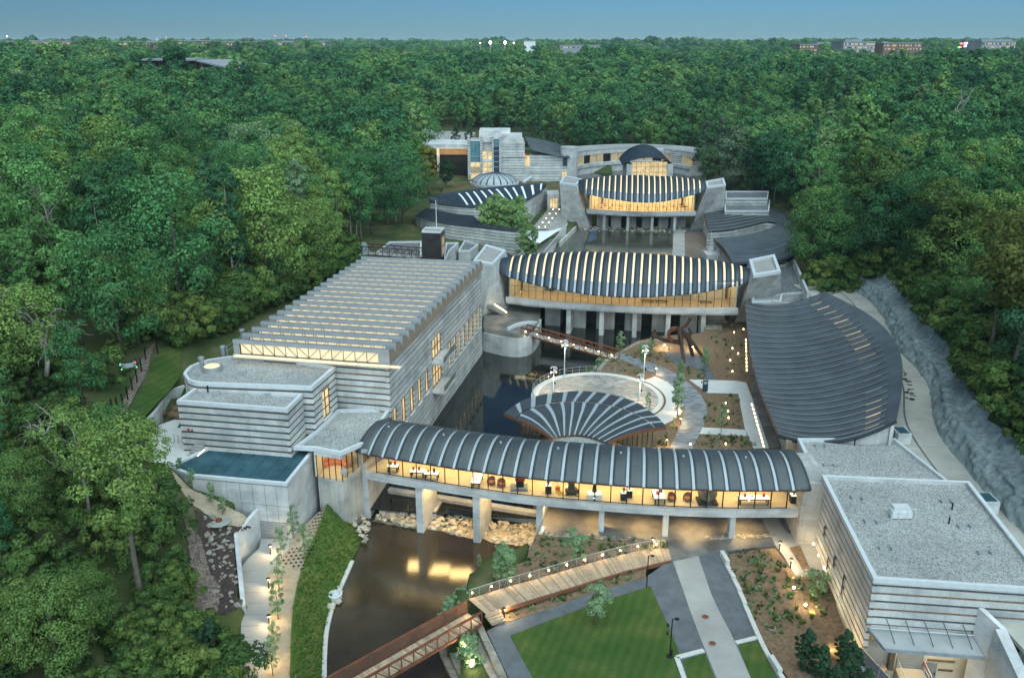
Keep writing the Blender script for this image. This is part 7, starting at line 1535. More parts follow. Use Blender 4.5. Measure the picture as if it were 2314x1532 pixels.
# wrapped root balls on the upper terrace
for k, (u, v) in enumerate(((398, 928), (408, 916), (392, 940), (412, 932), (403, 942), (366, 938))):
    p = P(u, v, 7.6); t = local_thing('root_ball', 'brown wrapped root ball stored on the upper terrace, %s' % ('topmost of the heap', 'against the annex wall', 'front left of the heap', 'right of the heap', 'front of the heap', 'alone by the planter wall')[k], 'root ball', (p.x, p.y, 7.4), k, 'wrapped root balls'); MB().lathe((0, 0, 0), [(.4, 0), (.62, .3), (.6, .6), (.35, .85), (.1, .9)], 9).build('burlap', 'soil', t)
# quadcopter hovering at the left
dq = (P(290, 826, 46.0) - Vector((0, 0, CAM_H))); dloc = Vector((0, 0, CAM_H)) + dq.normalized() * 23; dr_ = local_thing('quadcopter', 'grey quadcopter drone with green and red lights hovering before the wooded bank', 'drone', tuple(dloc), .5)
MB().box((0, 0, 0), (.24, .10, .08)).build('body', 'facade_grey', dr_); MB().box((.13, 0, -.03), (.05, .06, .05)).build('camera_gimbal', 'steel_black', dr_)
for k, (sx, sy) in enumerate(((1, 1), (1, -1), (-1, 1), (-1, -1))):
    MB().beam((sx * .08, sy * .04, .01), (sx * .19, sy * .19, .03), .025).build('arm', 'facade_grey', dr_); MB().tube([(sx * .19, sy * .19, .01), (sx * .19, sy * .19, .07)], .022, 8).build('motor', 'steel_black', dr_); MB().box((sx * .19, sy * .19, .075), (.24, .022, .006), .5 + k).build('rotor_blade', 'steel_black', dr_); MB().box((sx * .17, sy * .17, -.012), (.03, .03, .02)).build('light', 'led_red' if k == 0 else 'led_green', dr_)
# ---- far buildings on the skyline
def far_b(label, u0, u1, v0, v1, Y, wall, rows, lit_m, extra=(), zb=14.0, dep=40):
    a, b = PY(u0, v1, Y), PY(u1, v0, Y); t = thing('distant_building', label, 'building', ((a.x + b.x) / 2, Y, zb), 'far buildings on the skyline'); MB().prism([(a.x, Y), (b.x, Y), (b.x, Y + dep), (a.x, Y + dep)], zb, b.z).build('wall', wall, t)
    MB().prism([(a.x - .5, Y - .5), (b.x + .5, Y - .5), (b.x + .5, Y + dep), (a.x - .5, Y + dep)], b.z + .01, b.z + 1.0).build('roof', 'facade_grey', t)
    n = max(4, int((u1 - u0) / 3.2))
    for r in range(rows):
        for k in range(n):
            if rng.random() < .72:
                x0 = a.x + (b.x - a.x) * (k + .12) / n; x1 = a.x + (b.x - a.x) * (k + .88) / n; z1 = b.z - 1.4 - r * 4.0; MB().prism([(x0, Y - .3), (x1, Y - .3), (x1, Y - .02), (x0, Y - .02)], z1 - 1.9, z1).build('window', lit_m if rng.random() < .7 else 'sign_blue', t)
    for e0, e1, ev in extra: c, d = PY(e0, v0, Y), PY(e1, ev, Y); MB().prism([(c.x, Y + 6), (d.x, Y + 6), (d.x, Y + 22), (c.x, Y + 22)], b.z + 1.01, d.z).build('roof_plant', 'facade_grey', t)
far_b('long pale low office at the left end of the skyline', 15, 160, 95, 106, 1150, 'facade_tan', 2, 'lit_far', ((60, 78, 92),)); far_b('wide office with dark roof boxes left of the twin white masts', 255, 372, 96, 110, 1150, 'facade_tan', 2, 'lit_far', ((260, 290, 94), (298, 322, 93), (328, 358, 92.5)))
far_b('brightly lit brick office right of the twin white masts', 384, 476, 94, 110, 1150, 'brick', 3, 'lit_far', ((410, 460, 91.5),)); far_b('brick office with two dark roof boxes next to the bright one', 480, 580, 97, 110, 1160, 'brick', 2, 'lit_far', ((514, 530, 94), (540, 568, 93.5))); far_b('low dark office with lit windows before the wooded gap in the skyline', 604, 735, 96.5, 106, 1150, 'facade_grey', 2, 'lit_far', ((634, 662, 93),))
far_b('white boxy building right of the stadium lights', 1184, 1210, 94, 108, 1100, 'steel_white', 0, 'lit_far'); far_b('pale shed roofs among trees at mid-skyline', 1265, 1355, 104, 110, 1300, 'facade_grey', 1, 'lit_far'); far_b('brick building with lit floors right of mid-skyline', 1806, 1850, 102, 120, 1100, 'brick', 3, 'lit_far', ((1850, 1880, 96),))
far_b('dark glass office with lit lower floors on the right skyline', 1905, 1978, 96, 112, 1100, 'facade_grey', 3, 'lit_far', ((1915, 1953, 90),)); far_b('tan block with a blank pale end wall on the right skyline', 1996, 2084, 99, 110, 1100, 'brick', 2, 'lit_far', ((1997, 2012, 95),)); far_b('grey office with a long canopy at the right end of the skyline', 2218, 2296, 95, 106, 1120, 'facade_grey', 2, 'lit_far', ((2222, 2294, 90),))
t = thing('neon_ride', 'tower of coloured lights among the trees on the right skyline', 'light tower', tuple(PY(2176, 112, 1150)), None); q0 = PY(2176, 112, 1150); q1 = PY(2176, 92, 1150)
MB().box((q0.x, q0.y, (q0.z + q1.z) / 2 - 10), (4, 4, q1.z - q0.z + 20)).build('tower', 'sign_blue', t)
for k in range(14): q = PY(2166 + rng.random() * 22, 97 + rng.random() * 13, 1147); MB().box(tuple(q), (2.6, 1, 1.6)).build('light', ('led_red', 'led_blue', 'led_magenta', 'yellow_paint', 'led_green')[k % 5], t)
for k, (u, v, Y_) in enumerate(((1108, 97, 900), (1141, 97, 900), (1161, 98, 1000), (1085, 98, 1100))):
    q = PY(u, v, Y_); t = local_thing('floodlight_mast', 'bright floodlight mast on the skyline, %s' % ('left one of the brilliant pair', 'right one of the brilliant pair', 'small one right of the pair', 'faint one left of the pair')[k], 'floodlight', (q.x, q.y, 18), 0, 'floodlights on the skyline'); MB().tube([(0, 0, 0), (0, 0, q.z - 18)], .4, 6).build('pole', 'zinc', t); s_ = (1.3, 1.3, .6, .5)[k]; MB().lathe((0, 0, q.z - 18 - s_), [(s_ * .4, 0), (s_, s_), (s_ * .4, 2 * s_)], 10).build('lamp_head', 'lamp_white', t)
for k, (u, v0, v1) in enumerate(((354, 86, 105), (375, 83, 100))):
    q = PY(u, v0, 1300); t = local_thing('white_mast', 'thin white mast above the left skyline offices, %s' % ('left one', 'right one')[k], 'mast', (q.x, q.y, 20), 0, 'white masts on the skyline'); MB().tube([(0, 0, 0), (0, 0, q.z - 20)], .9, 6).build('pole', 'steel_white', t)
for k, (u, v) in enumerate(((646, 83), (692, 85), (622, 83), (16, 84), (102, 124), (1870, 104))):
    q = PY(u, v, 1200); t = local_thing('beacon', 'small %s beacon light above the treeline, %s' % ('red' if k < 3 else 'white', ('above the low dark office', 'right of the low dark office', 'left of the low dark office', 'at the far left sky edge', 'on the wooded left skyline', 'before the brick building at right')[k]), 'beacon', (q.x, q.y, 20), 0, 'beacon lights'); MB().tube([(0, 0, 0), (0, 0, q.z - 20)], .15, 5).build('pole', 'zinc', t); MB().lathe((0, 0, q.z - 20), [(.5, 0), (.8, .8), (.4, 1.4)], 8).build('lamp', 'led_red' if k < 3 else 'lamp_glow', t)
fpv = thing('forest_pavilion', 'wide flat-roofed pavilion on dark columns half hidden in the left wood', 'pavilion', (*PY(400, 150, 470).xy, 24)); z_ = PY(400, 138, 470).z
pr4 = [PY(303, 124, 480), PY(440, 127, 470), PY(532, 148, 455), PY(430, 124, 520)]
MB().prism([(pr4[0].x, 478), (pr4[1].x, 470), (pr4[3].x + 20, 500), (pr4[0].x + 20, 505)], z_, z_ + .9).build('roof', 'facade_grey', fpv); MB().prism([(pr4[1].x + .3, 470), (pr4[2].x, 455), (pr4[2].x + 8, 470), (pr4[1].x + 14, 485)], [z_ - .3, z_ - 4.5, z_ - 4.5, z_ - .3], [z_ + .5, z_ - 3.7, z_ - 3.7, z_ + .5]).build('sloping_roof', 'facade_grey', fpv)
for k in range(26): x = pr4[0].x + (pr4[1].x - pr4[0].x) * (k + .5) / 26; MB().box((x, 480, z_ - 8), (.7, .7, 15.9)).build('column', 'corten' if k % 2 else 'steel_black', fpv)
MB().prism([(pr4[0].x + 4, 486), (pr4[1].x - 2, 480), (pr4[1].x, 500), (pr4[0].x + 8, 500)], 20, z_ - .02).build('inner_wall', 'steel_black', fpv)
# paths seen between the trees
drape('wood_path', [(408,452,13.5),(432,450,13.5),(446,490,13),(420,497,13)], 0, 'path_concrete', .4, 10); drape('wood_path', [(480,505,12),(530,500,12),(535,508,12),(490,520,12)], 0, 'path_concrete', .4, 10); 
# ------------------------------------------------------------------ trees
def tonemat():
    m = N('leaf_tone'); m.t.nodes.remove(m.b); oi = m.n('ObjectInfo'); geo = m.n('NewGeometry')
    hv = m.n('HueSaturation'); m.l(oi.outputs['Color'], hv.inputs['Color'])
    mp = m.n('MapRange'); m.l(geo.outputs['Random Per Island'], mp.inputs[0]); mp.inputs[3].default_value = .6; mp.inputs[4].default_value = 1.5; m.l(mp.outputs[0], hv.inputs['Value'])
    n_ = m.noise(.45, 2, .5, m.co()); mh = m.n('MapRange'); m.l(n_, mh.inputs[0]); mh.inputs[3].default_value = .47; mh.inputs[4].default_value = .535; m.l(mh.outputs[0], hv.inputs['Hue'])
    d = m.n('BsdfDiffuse'); tr = m.n('BsdfTranslucent'); mx = m.n('MixShader'); mx.inputs[0].default_value = .3
    m.l(hv.outputs[0], d.inputs[0]); m.l(hv.outputs[0], tr.inputs[0]); m.l(d.outputs[0], mx.inputs[1]); m.l(tr.outputs[0], mx.inputs[2]); m.l(mx.outputs[0], m.o.inputs[0])
tonemat()
def crown_arrays(r_, H, Rr, base, ncl, nlf, leaf, shape, flat=.75):
    """many leaf-sized faces gathered in clumps through the crown"""
    if shape == 'round': prof = lambda h: np.sqrt(np.maximum(0.02, 1 - ((h - .48) / .56) ** 2))
    elif shape == 'tall': prof = lambda h: np.sqrt(np.maximum(0.02, 1 - np.abs((h - .42) / .62) ** 2.2)) * .8
    elif shape == 'cone': prof = lambda h: np.maximum(.06, (1 - h) ** .8)
    elif shape == 'column': prof = lambda h: np.minimum(1, np.minimum(h * 6 + .5, (1 - h) * 3 + .12))
    else: prof = lambda h: np.sqrt(np.maximum(0.02, 1 - ((h - .62) / .45) ** 2))
    h = (np.arange(ncl) + r_.random(ncl)) / ncl; h = h ** (.85 if shape != 'cone' else 1.25); a = r_.random(ncl) * 6.283; rad = np.sqrt(.12 + .88 * r_.random(ncl)) * prof(h) * Rr
    lob = 1 + .25 * np.sin(a * 2 + r_.random() * 6) + .12 * np.sin(a * 5 + r_.random() * 6); rad = rad * lob
    C = np.stack([rad * np.cos(a), rad * np.sin(a), base + h * (H - base)], 1)
    cr = Rr * (.20 + .17 * r_.random(ncl)) * (.7 + .4 * prof(h)) * (.75 if shape in ('cone', 'column') else 1)
    N_ = ncl * nlf; ci = np.repeat(np.arange(ncl), nlf)
    d = r_.normal(size=(N_, 3)); d[:, 2] = d[:, 2] * .8 + .35; d /= np.linalg.norm(d, axis=1)[:, None]
    rr = cr[ci] * (.62 + .42 * r_.random(N_)); pos = C[ci] + d * rr[:, None] * np.array([1, 1, flat])
    cd = (pos - np.array([0, 0, base + (H - base) * .45])) / np.array([Rr, Rr, (H - base) * .6]); nrm = d * .7 + cd * .55 + r_.normal(size=(N_, 3)) * .24 + np.array([0, 0, .22]); nrm /= np.linalg.norm(nrm, axis=1)[:, None]
    t = np.cross(nrm, r_.normal(size=(N_, 3))); t /= np.linalg.norm(t, axis=1)[:, None]; b = np.cross(nrm, t); s_ = leaf * (.55 + .9 * r_.random(N_))[:, None]
    V = np.stack([pos - t * s_ * .62, pos + b * s_ * .36 - nrm * s_ * .1, pos + t * s_ * .62, pos - b * s_ * .36 - nrm * s_ * .1], 1).reshape(-1, 3)
    return V, C, cr
def mesh_np(name, V, F4, mats, mi=None):
    me = bpy.data.meshes.new(name); nv, nf = len(V), len(F4); me.vertices.add(nv); me.vertices.foreach_set('co', np.asarray(V, np.float32).ravel())
    me.loops.add(nf * 4); me.loops.foreach_set('vertex_index', np.asarray(F4, np.int32).ravel()); me.polygons.add(nf); me.polygons.foreach_set('loop_start', np.arange(nf, dtype=np.int32) * 4); me.polygons.foreach_set('loop_total', np.full(nf, 4, np.int32))
    for m_ in mats: me.materials.append(M[m_])
    if mi is not None: me.polygons.foreach_set('material_index', np.asarray(mi, np.int32))
    me.update(calc_edges=True); return me
def trunk_mb(r_, H, base, C, cr, rad, nl, lean=.03):
    mb = MB(); n = 6; pts = []; x = y = 0.0
    for k in range(n + 1):
        f = k / n; x += r_.normal() * lean * H / n; y += r_.normal() * lean * H / n; pts.append((x, y, H * .88 * f))
    mb.tube(pts, [rad * (1.25 if k == 0 else 1 - .8 * k / n) for k in range(n + 1)], 7)
    for i in r_.permutation(len(C))[:nl]:
        c = C[i]; zf = max(base * .55, c[2] - np.hypot(c[0], c[1]) * .9 - .5) / (H * .88); zf = min(max(zf, .12), .95); k = zf * n; i0 = int(k); p = Vector(pts[i0]).lerp(Vector(pts[min(i0 + 1, n)]), k - i0)
        m_ = (p + Vector(c)) / 2 + Vector((0, 0, -.06 * H * .3)); r0 = rad * (1 - .8 * zf) * .55; mb.tube([p, m_, Vector(c)], [r0, r0 * .6, r0 * .22], 5, False)
    return mb
def tree_meshes(seed, H, Rr, base, ncl, nlf, leaf, shape, rad, nl, leafm='leaf_tone', bark='bark', lean=.03):
    r_ = np.random.default_rng(seed); V, C, cr = crown_arrays(r_, H, Rr, base, ncl, nlf, leaf, shape); F4 = np.arange(len(V)).reshape(-1, 4)
    cm = mesh_np('crown', V, F4, [leafm]); mb = trunk_mb(r_, H, base, C, cr, rad, nl, lean); tm = bpy.data.meshes.new('trunk'); tm.from_pydata(mb.v, [], mb.f); tm.materials.append(M[bark]); tm.polygons.foreach_set('use_smooth', [True] * len(tm.polygons)); return tm, cm
def joined(seed, H, Rr, base, ncl, nlf, leaf, shape, rad, leafm='leaf_forest'):
    r_ = np.random.default_rng(seed); V, C, cr = crown_arrays(r_, H, Rr, base, ncl, nlf, leaf, shape); F4 = np.arange(len(V)).reshape(-1, 4)
    n0 = len(V); ang = [0, 2.09, 4.19]; tv = [(rad * f * math.cos(a), rad * f * math.sin(a), z) for f, z in ((1, -1), (.5, H * .75)) for a in ang]; tf = [(n0 + i, n0 + (i + 1) % 3, n0 + 3 + (i + 1) % 3, n0 + 3 + i) for i in range(3)]
    return mesh_np('tree', np.vstack([V, np.array(tv)]), np.vstack([F4, np.array(tf)]), [leafm, 'bark'], [0] * len(F4) + [1] * 3)
TONES = {'dark green': (.044, .118, .050), 'mid green': (.070, .172, .064), 'fresh green': (.108, .222, .072), 'yellow-green': (.165, .25, .072), 'pale green': (.15, .235, .12), 'blue-green': (.050, .13, .066)}
KINDS = {'broad': [tree_meshes(100 + i, 17 + i % 3, 5.8 + .5 * (i % 3), 4.5, 64, 130, .36, 'round', .3, 14) for i in range(4)],
         'tall': [tree_meshes(120 + i, 20 + i % 2, 4.9, 6.0, 56, 130, .36, 'tall', .28, 14) for i in range(3)],
         'open-crowned': [tree_meshes(140 + i, 19, 5.2, 7.5, 42, 110, .34, 'high', .28, 22, 'leaf_tone', 'bark_pale', lean=.06) for i in range(3)],
         'slender': [tree_meshes(150 + i, 19 + i, 2.9, 3.5, 58, 100, .34, 'tall', .22, 12, 'leaf_tone', 'bark_pale') for i in range(3)],
         'conical': [tree_meshes(160 + i, 14 + i, 3.6, 1.2, 60, 80, .40, 'cone', .24, 6) for i in range(2)]}
def plant(name, meshes, loc, rz, sc, tone, label, cat, group=None):
    t = thing(name, label, cat, loc, group); t.rotation_euler = (0, 0, rz); t.scale = (sc, sc, sc) if isinstance(sc, float) else sc
    o = bpy.data.objects.new('trunk', meshes[0]); link(o, t); c = bpy.data.objects.new('crown', meshes[1]); link(c, t)
    if tone is not None: c.color = (*tone, 1)
    return t
# where the wood stands: everywhere in view but the museum grounds
zf = 10
OPEN_ = [P2(u, v, z) for u, v, z in ((545,1760,0),(535,1500,0),(470,1455,1.5),(430,1400,3),(405,1290,4.5),(400,1190,6),(365,1120,7.5),(300,1070,9),(205,1040,11),(200,960,12),(262,860,12.5),(335,795,12),(455,765,11),(575,708,11),(690,645,10.5),(755,592,10),(760,566,9.5),(800,560,9),(870,535,9),(935,500,8.5),(955,455,8),(950,425,7.5),(962,390,8),(968,360,9),(935,345,9.5))]
OPEN_ += [P2(u, v, z) for u, v, z in ((900,330,10),(850,310,11),(890,280,12.5),(985,288,12.5),(1080,292,12),(1180,322,8),(1300,330,8))] + [(30, 392), (60, 400), (94, 375), (86, 330), (80, 285), (79, 262), (82, 246), (79, 222), (74, 203), (67, 188), (64, 180)]
OPEN_ += [(xwall(170.0) + 3, 168), (xwall(150.0) + 7, 150), (xwall(130.0) + 8, 130), (xwall(110.0) + 8.5, 110), (xwall(95.0) + 9.5, 95), (xwall(80.0) + 10.5, 80), (xwall(60.0) + 12, 60), (xwall(40.0) + 12, 35), (-20, 30)]
half = 1157 / F_PX * 1.06
def visible(x, y, extra=7): d = y * _c + 40 * _s; return (np.abs(x) < half * d + extra) & (y > 40)
def jgrid(y0, y1, st, r_):
    xs = np.arange(-1.0 * y1 - 60, y1 + 60, st); ys = np.arange(y0, y1, st); X, Y = np.meshgrid(xs, ys); X = X + r_.uniform(-.46, .46, X.shape) * st; Y = Y + r_.uniform(-.46, .46, Y.shape) * st; X, Y = X.ravel(), Y.ravel()
    k = visible(X, Y) & ~inpoly(X, Y, OPEN_); return X[k], Y[k]
r_ = np.random.default_rng(11)
pts = [jgrid(44, 200, 7.4, r_), jgrid(200, 420, 8.4, r_), jgrid(420, 800, 10.5, r_), jgrid(800, 1700, 14, r_), jgrid(1700, 4500, 34, r_)]
X = np.concatenate([p[0] for p in pts]); Y = np.concatenate([p[1] for p in pts]); Zt = ground(X, Y, True); dist = np.sqrt(X ** 2 + Y ** 2 + (54 - Zt - 10) ** 2); order = np.argsort(dist)
# keep trees away from the lens and the very front
tb_ = P(325, 1370, 3.4); keep = (dist[order] > 46) & ~((Y[order] < 60) & (X[order] < 0)) & ~(np.hypot(X[order] - tb_.x, Y[order] - tb_.y) < 10) & ~((np.abs(X[order] / np.maximum(Y[order], 1) - tb_.x / tb_.y) < .09) & (Y[order] < tb_.y)); order = order[keep]
def zone(x, y):
    if x < 0:
        if y < 95: return 'on the lower left bank'
        if y < 135: return 'on the slope left of the stepped annex'
        if y < 190: return 'on the slope beside the saw-tooth gallery roof'
        if y < 260: return 'behind the long dark truss footbridge'
        return 'in the wood left of the entrance building'
    if y < 110: return 'above the near end of the sprayed retaining slope'
    if y < 150: return 'above the sprayed retaining slope beside the ribbed roof'
    if y < 200: return 'on the slope right of the nearer vaulted bridge'
    if y < 270: return 'on the slope right of the horseshoe gallery'
    return 'in the wood behind the far bridge and domed pavilion'
tn = list(TONES); NI = 296; kinds = list(KINDS)
for i in order[:NI]:
    x, y = X[i], Y[i]; kd = ('broad', 'broad', 'tall', 'slender', 'slender', 'open-crowned', 'tall')[int(r_.integers(7))]
    pn = mnoise.noise(Vector((x * .035, y * .035, 3.0))); q = r_.random() * .55 + (.5 + pn) * .55 - .08; tone = tn[min(4, max(0, int(q * 5)))] if r_.random() > .06 else 'blue-green'
    sc_ = float(r_.uniform(.7, 1.15) if kd != 'broad' else r_.uniform(.72, 1.25)); h = 'tall' if sc_ > .95 else 'smaller'
    sc_ *= .48 + .52 * min(1, max(0, (y - 68) / 50)) if x < 0 else 1.0
    ms_ = KINDS[kd][int(r_.integers(len(KINDS[kd])))]; nm = {'broad': 'spreading'}.get(kd, kd)
    col = tuple(np.array(TONES[tone]) * r_.uniform(.82, 1.2))
    plant('forest_tree', ms_, (x, y, Zt[i] - .3), r_.random() * 6.28, sc_, col, '%s %s %s tree %s' % (h if kd != 'tall' else ('high' if sc_ > .92 else 'lower'), tone, 'slim tall' if kd == 'tall' else nm, zone(x, y)), 'tree', 'forest trees ' + zone(x, y))
# the rest of the wood as one mass
def gn_scatter(name, P_, S_, I_, meshes, label, seed=3, cat=None):
    col = bpy.data.collections.new(name + '_sources')
    for k, me in enumerate(meshes):
        o = bpy.data.objects.new('%s_source_%02d' % (name, k), me); col.objects.link(o)
    me = bpy.data.meshes.new(name); me.from_pydata(P_.tolist(), [], []); a = me.attributes.new('scl', 'FLOAT', 'POINT'); a.data.foreach_set('value', S_.astype(np.float32)); a = me.attributes.new('idx', 'INT', 'POINT'); a.data.foreach_set('value', I_.astype(np.int32))
    rz = np.random.default_rng(seed).random(len(P_)) * 6.283; a = me.attributes.new('rz', 'FLOAT', 'POINT'); a.data.foreach_set('value', rz.astype(np.float32))
    o = bpy.data.objects.new(name, me); link(o); ng = bpy.data.node_groups.new(name + '_scatter', 'GeometryNodeTree')
    ng.interface.new_socket('Geometry', in_out='INPUT', socket_type='NodeSocketGeometry'); ng.interface.new_socket('Geometry', in_out='OUTPUT', socket_type='NodeSocketGeometry')
    n = lambda t: ng.nodes.new(t); gi, go = n('NodeGroupInput'), n('NodeGroupOutput'); ci = n('GeometryNodeCollectionInfo'); ci.inputs[0].default_value = col; ci.inputs[1].default_value = True; ci.inputs[2].default_value = True
    iop = n('GeometryNodeInstanceOnPoints'); iop.inputs['Pick Instance'].default_value = True
    def attr(nm, ty): x = n('GeometryNodeInputNamedAttribute'); x.data_type = ty; x.inputs[0].default_value = nm; return x.outputs[0]
    cx = n('ShaderNodeCombineXYZ'); l = ng.links.new; l(attr('rz', 'FLOAT'), cx.inputs[2]); l(gi.outputs[0], iop.inputs['Points']); l(ci.outputs[0], iop.inputs['Instance']); l(attr('idx', 'INT'), iop.inputs['Instance Index']); l(cx.outputs[0], iop.inputs['Rotation']); l(attr('scl', 'FLOAT'), iop.inputs['Scale']); l(iop.outputs[0], go.inputs[0])
    md = o.modifiers.new('scatter', 'NODES'); md.node_group = ng; return tag(o, label, cat, None, 'stuff')
MIDM = [joined(200 + i, (18, 17, 20, 18, 19, 17, 21)[i], (3.4, 6.2, 4.2, 7.0, 5.4, 5.4, 3.3)[i], 3.5, 46, 62, .6, ('cone', 'round', 'tall', 'round', 'high', 'round', 'tall')[i], .26) for i in range(7)]
FARM = [joined(230 + i, 17 + i % 3, 6.4, 3.5, 26, 34, 1.05, ('round', 'round', 'tall', 'round')[i], .26) for i in range(4)]
XF = [joined(250 + i, 16, 8.5, 2, 34, 22, 2.2, 'round', .3) for i in range(3)]
rest = order[NI:]; dy = Y[rest]
def far_set(mask, meshes, name, label, smin, smax):
    k = rest[mask]; n = len(k); P_ = np.stack([X[k], Y[k], Zt[k] - .4], 1); pnz = np.array([mnoise.noise(Vector((a * .018, b * .018, 9.0))) for a, b in P_[:, :2]]); pt = np.array([mnoise.noise(Vector((a * .03, b * .03, 19.0))) for a, b in P_[:, :2]]); gn_scatter(name, P_, r_.uniform(smin, smax, n) * (1 + .28 * pnz), (np.clip((pt + .5) * len(meshes) + r_.normal(0, 1.2, n), 0, len(meshes) - 1)).astype(int), meshes, label, 5); return n
cnt = (far_set(dy < 470, MIDM, 'forest', 'dense green wood behind and beside the museum buildings', .7, 1.35), far_set((dy >= 470) & (dy < 1700), FARM, 'distant_forest', 'distant tree canopy stretching toward the horizon', .75, 1.45), far_set(dy >= 1700, XF, 'horizon_forest', 'far bluish tree canopy along the horizon', .8, 1.9))
print('TREES', NI, cnt)
# undergrowth on the banks
BUSH = [joined(300 + i, 2.2 + .5 * i, 1.7, .2, 16, 110, .21, 'round', .05, 'leaf_near') for i in range(4)]
ux, uy = jgrid(46, 170, 2.6, r_); pn = np.array([mnoise.noise(Vector((a * .09, b * .09, 1))) for a, b in zip(ux, uy)]); k = ((pn > -.12) | ((uy < 84) & (pn > -.3))) & ~(np.hypot(ux - tb_.x, uy - tb_.y + 3) < 4.5) & (np.sqrt(ux ** 2 + uy ** 2) < 175); ux, uy = ux[k], uy[k]
gn_scatter('undergrowth', np.stack([ux, uy, ground(ux, uy, True) - .1], 1), r_.uniform(.6, 1.7, len(ux)), r_.integers(0, 4, len(ux)), BUSH, 'low green undergrowth covering the wooded banks', 8)
nb = 420; dd = r_.random(nb) * wcur.L * .82; oo = r_.uniform(4.4, 15, nb); pq = [wcur.off(d, o) for d, o in zip(dd, oo)]; bxx = np.array([p.x for p in pq]); byy = np.array([p.y for p in pq]); hz_ = np.maximum(ground(bxx, byy, True), 10.3) - .2
gn_scatter('slope_shrubs', np.stack([bxx, byy, hz_], 1), r_.uniform(.8, 2.3, nb), r_.integers(0, 4, nb), BUSH, 'leafy shrubs spilling over the top of the sprayed retaining slope', 15)
sw_px = [(395,812,10.2),(505,778,10.3),(625,706,10.3),(730,641,10),(805,590,9.8),(745,575,10),(600,650,10.5),(470,705,11.5),(375,765,11.5)]; sp2 = [P2(*q) for q in sw_px]; xs_, ys_ = [p[0] for p in sp2], [p[1] for p in sp2]; x_, y_ = r_.uniform(min(xs_), max(xs_), 2500), r_.uniform(min(ys_), max(ys_), 2500); k_ = np.where(inpoly(x_, y_, sp2))[0][:420]
gn_scatter('swale_shrubs', np.stack([x_[k_], y_[k_], ground(x_[k_], y_[k_], True) - .1], 1), r_.uniform(.6, 2.1, len(k_)), r_.integers(0, 4, len(k_)), BUSH, 'green bushes on the slope beside the gallery roof', 16)
hp2 = [(62,170),(68,186),(75,203),(80.5,222),(83.5,246),(88,266),(100,266),(96,222),(88,203),(80,168)]; x_, y_ = r_.uniform(60, 100, 1500), r_.uniform(166, 266, 1500); k_ = np.where(inpoly(x_, y_, hp2))[0][:330]
gn_scatter('court_edge_shrubs', np.stack([x_[k_], y_[k_], ground(x_[k_], y_[k_], True) - .1], 1), r_.uniform(.8, 2.4, len(k_)), r_.integers(0, 4, len(k_)), BUSH, 'green bushes behind the horseshoe gallery', 17)
bp3 = [P2(*q) for q in ((335,1330,3.5),(425,1285,4),(432,1400,2.5),(470,1450,1.4),(520,1500,.5),(530,1580,0),(300,1580,2.5),(250,1450,4))]; x_, y_ = r_.uniform(min(p[0] for p in bp3), max(p[0] for p in bp3), 1500), r_.uniform(min(p[1] for p in bp3), max(p[1] for p in bp3), 1500); k_ = np.where(inpoly(x_, y_, bp3) & (np.hypot(x_ - tb_.x, y_ - tb_.y) > 1.5))[0][:190]
gn_scatter('bank_shrubs', np.stack([x_[k_], y_[k_], ground(x_[k_], y_[k_], True) - .1], 1), r_.uniform(.3, 1.0, len(k_)), r_.integers(0, 4, len(k_)), BUSH, 'low bushes on the bank between the tall tree and the ramp', 18)
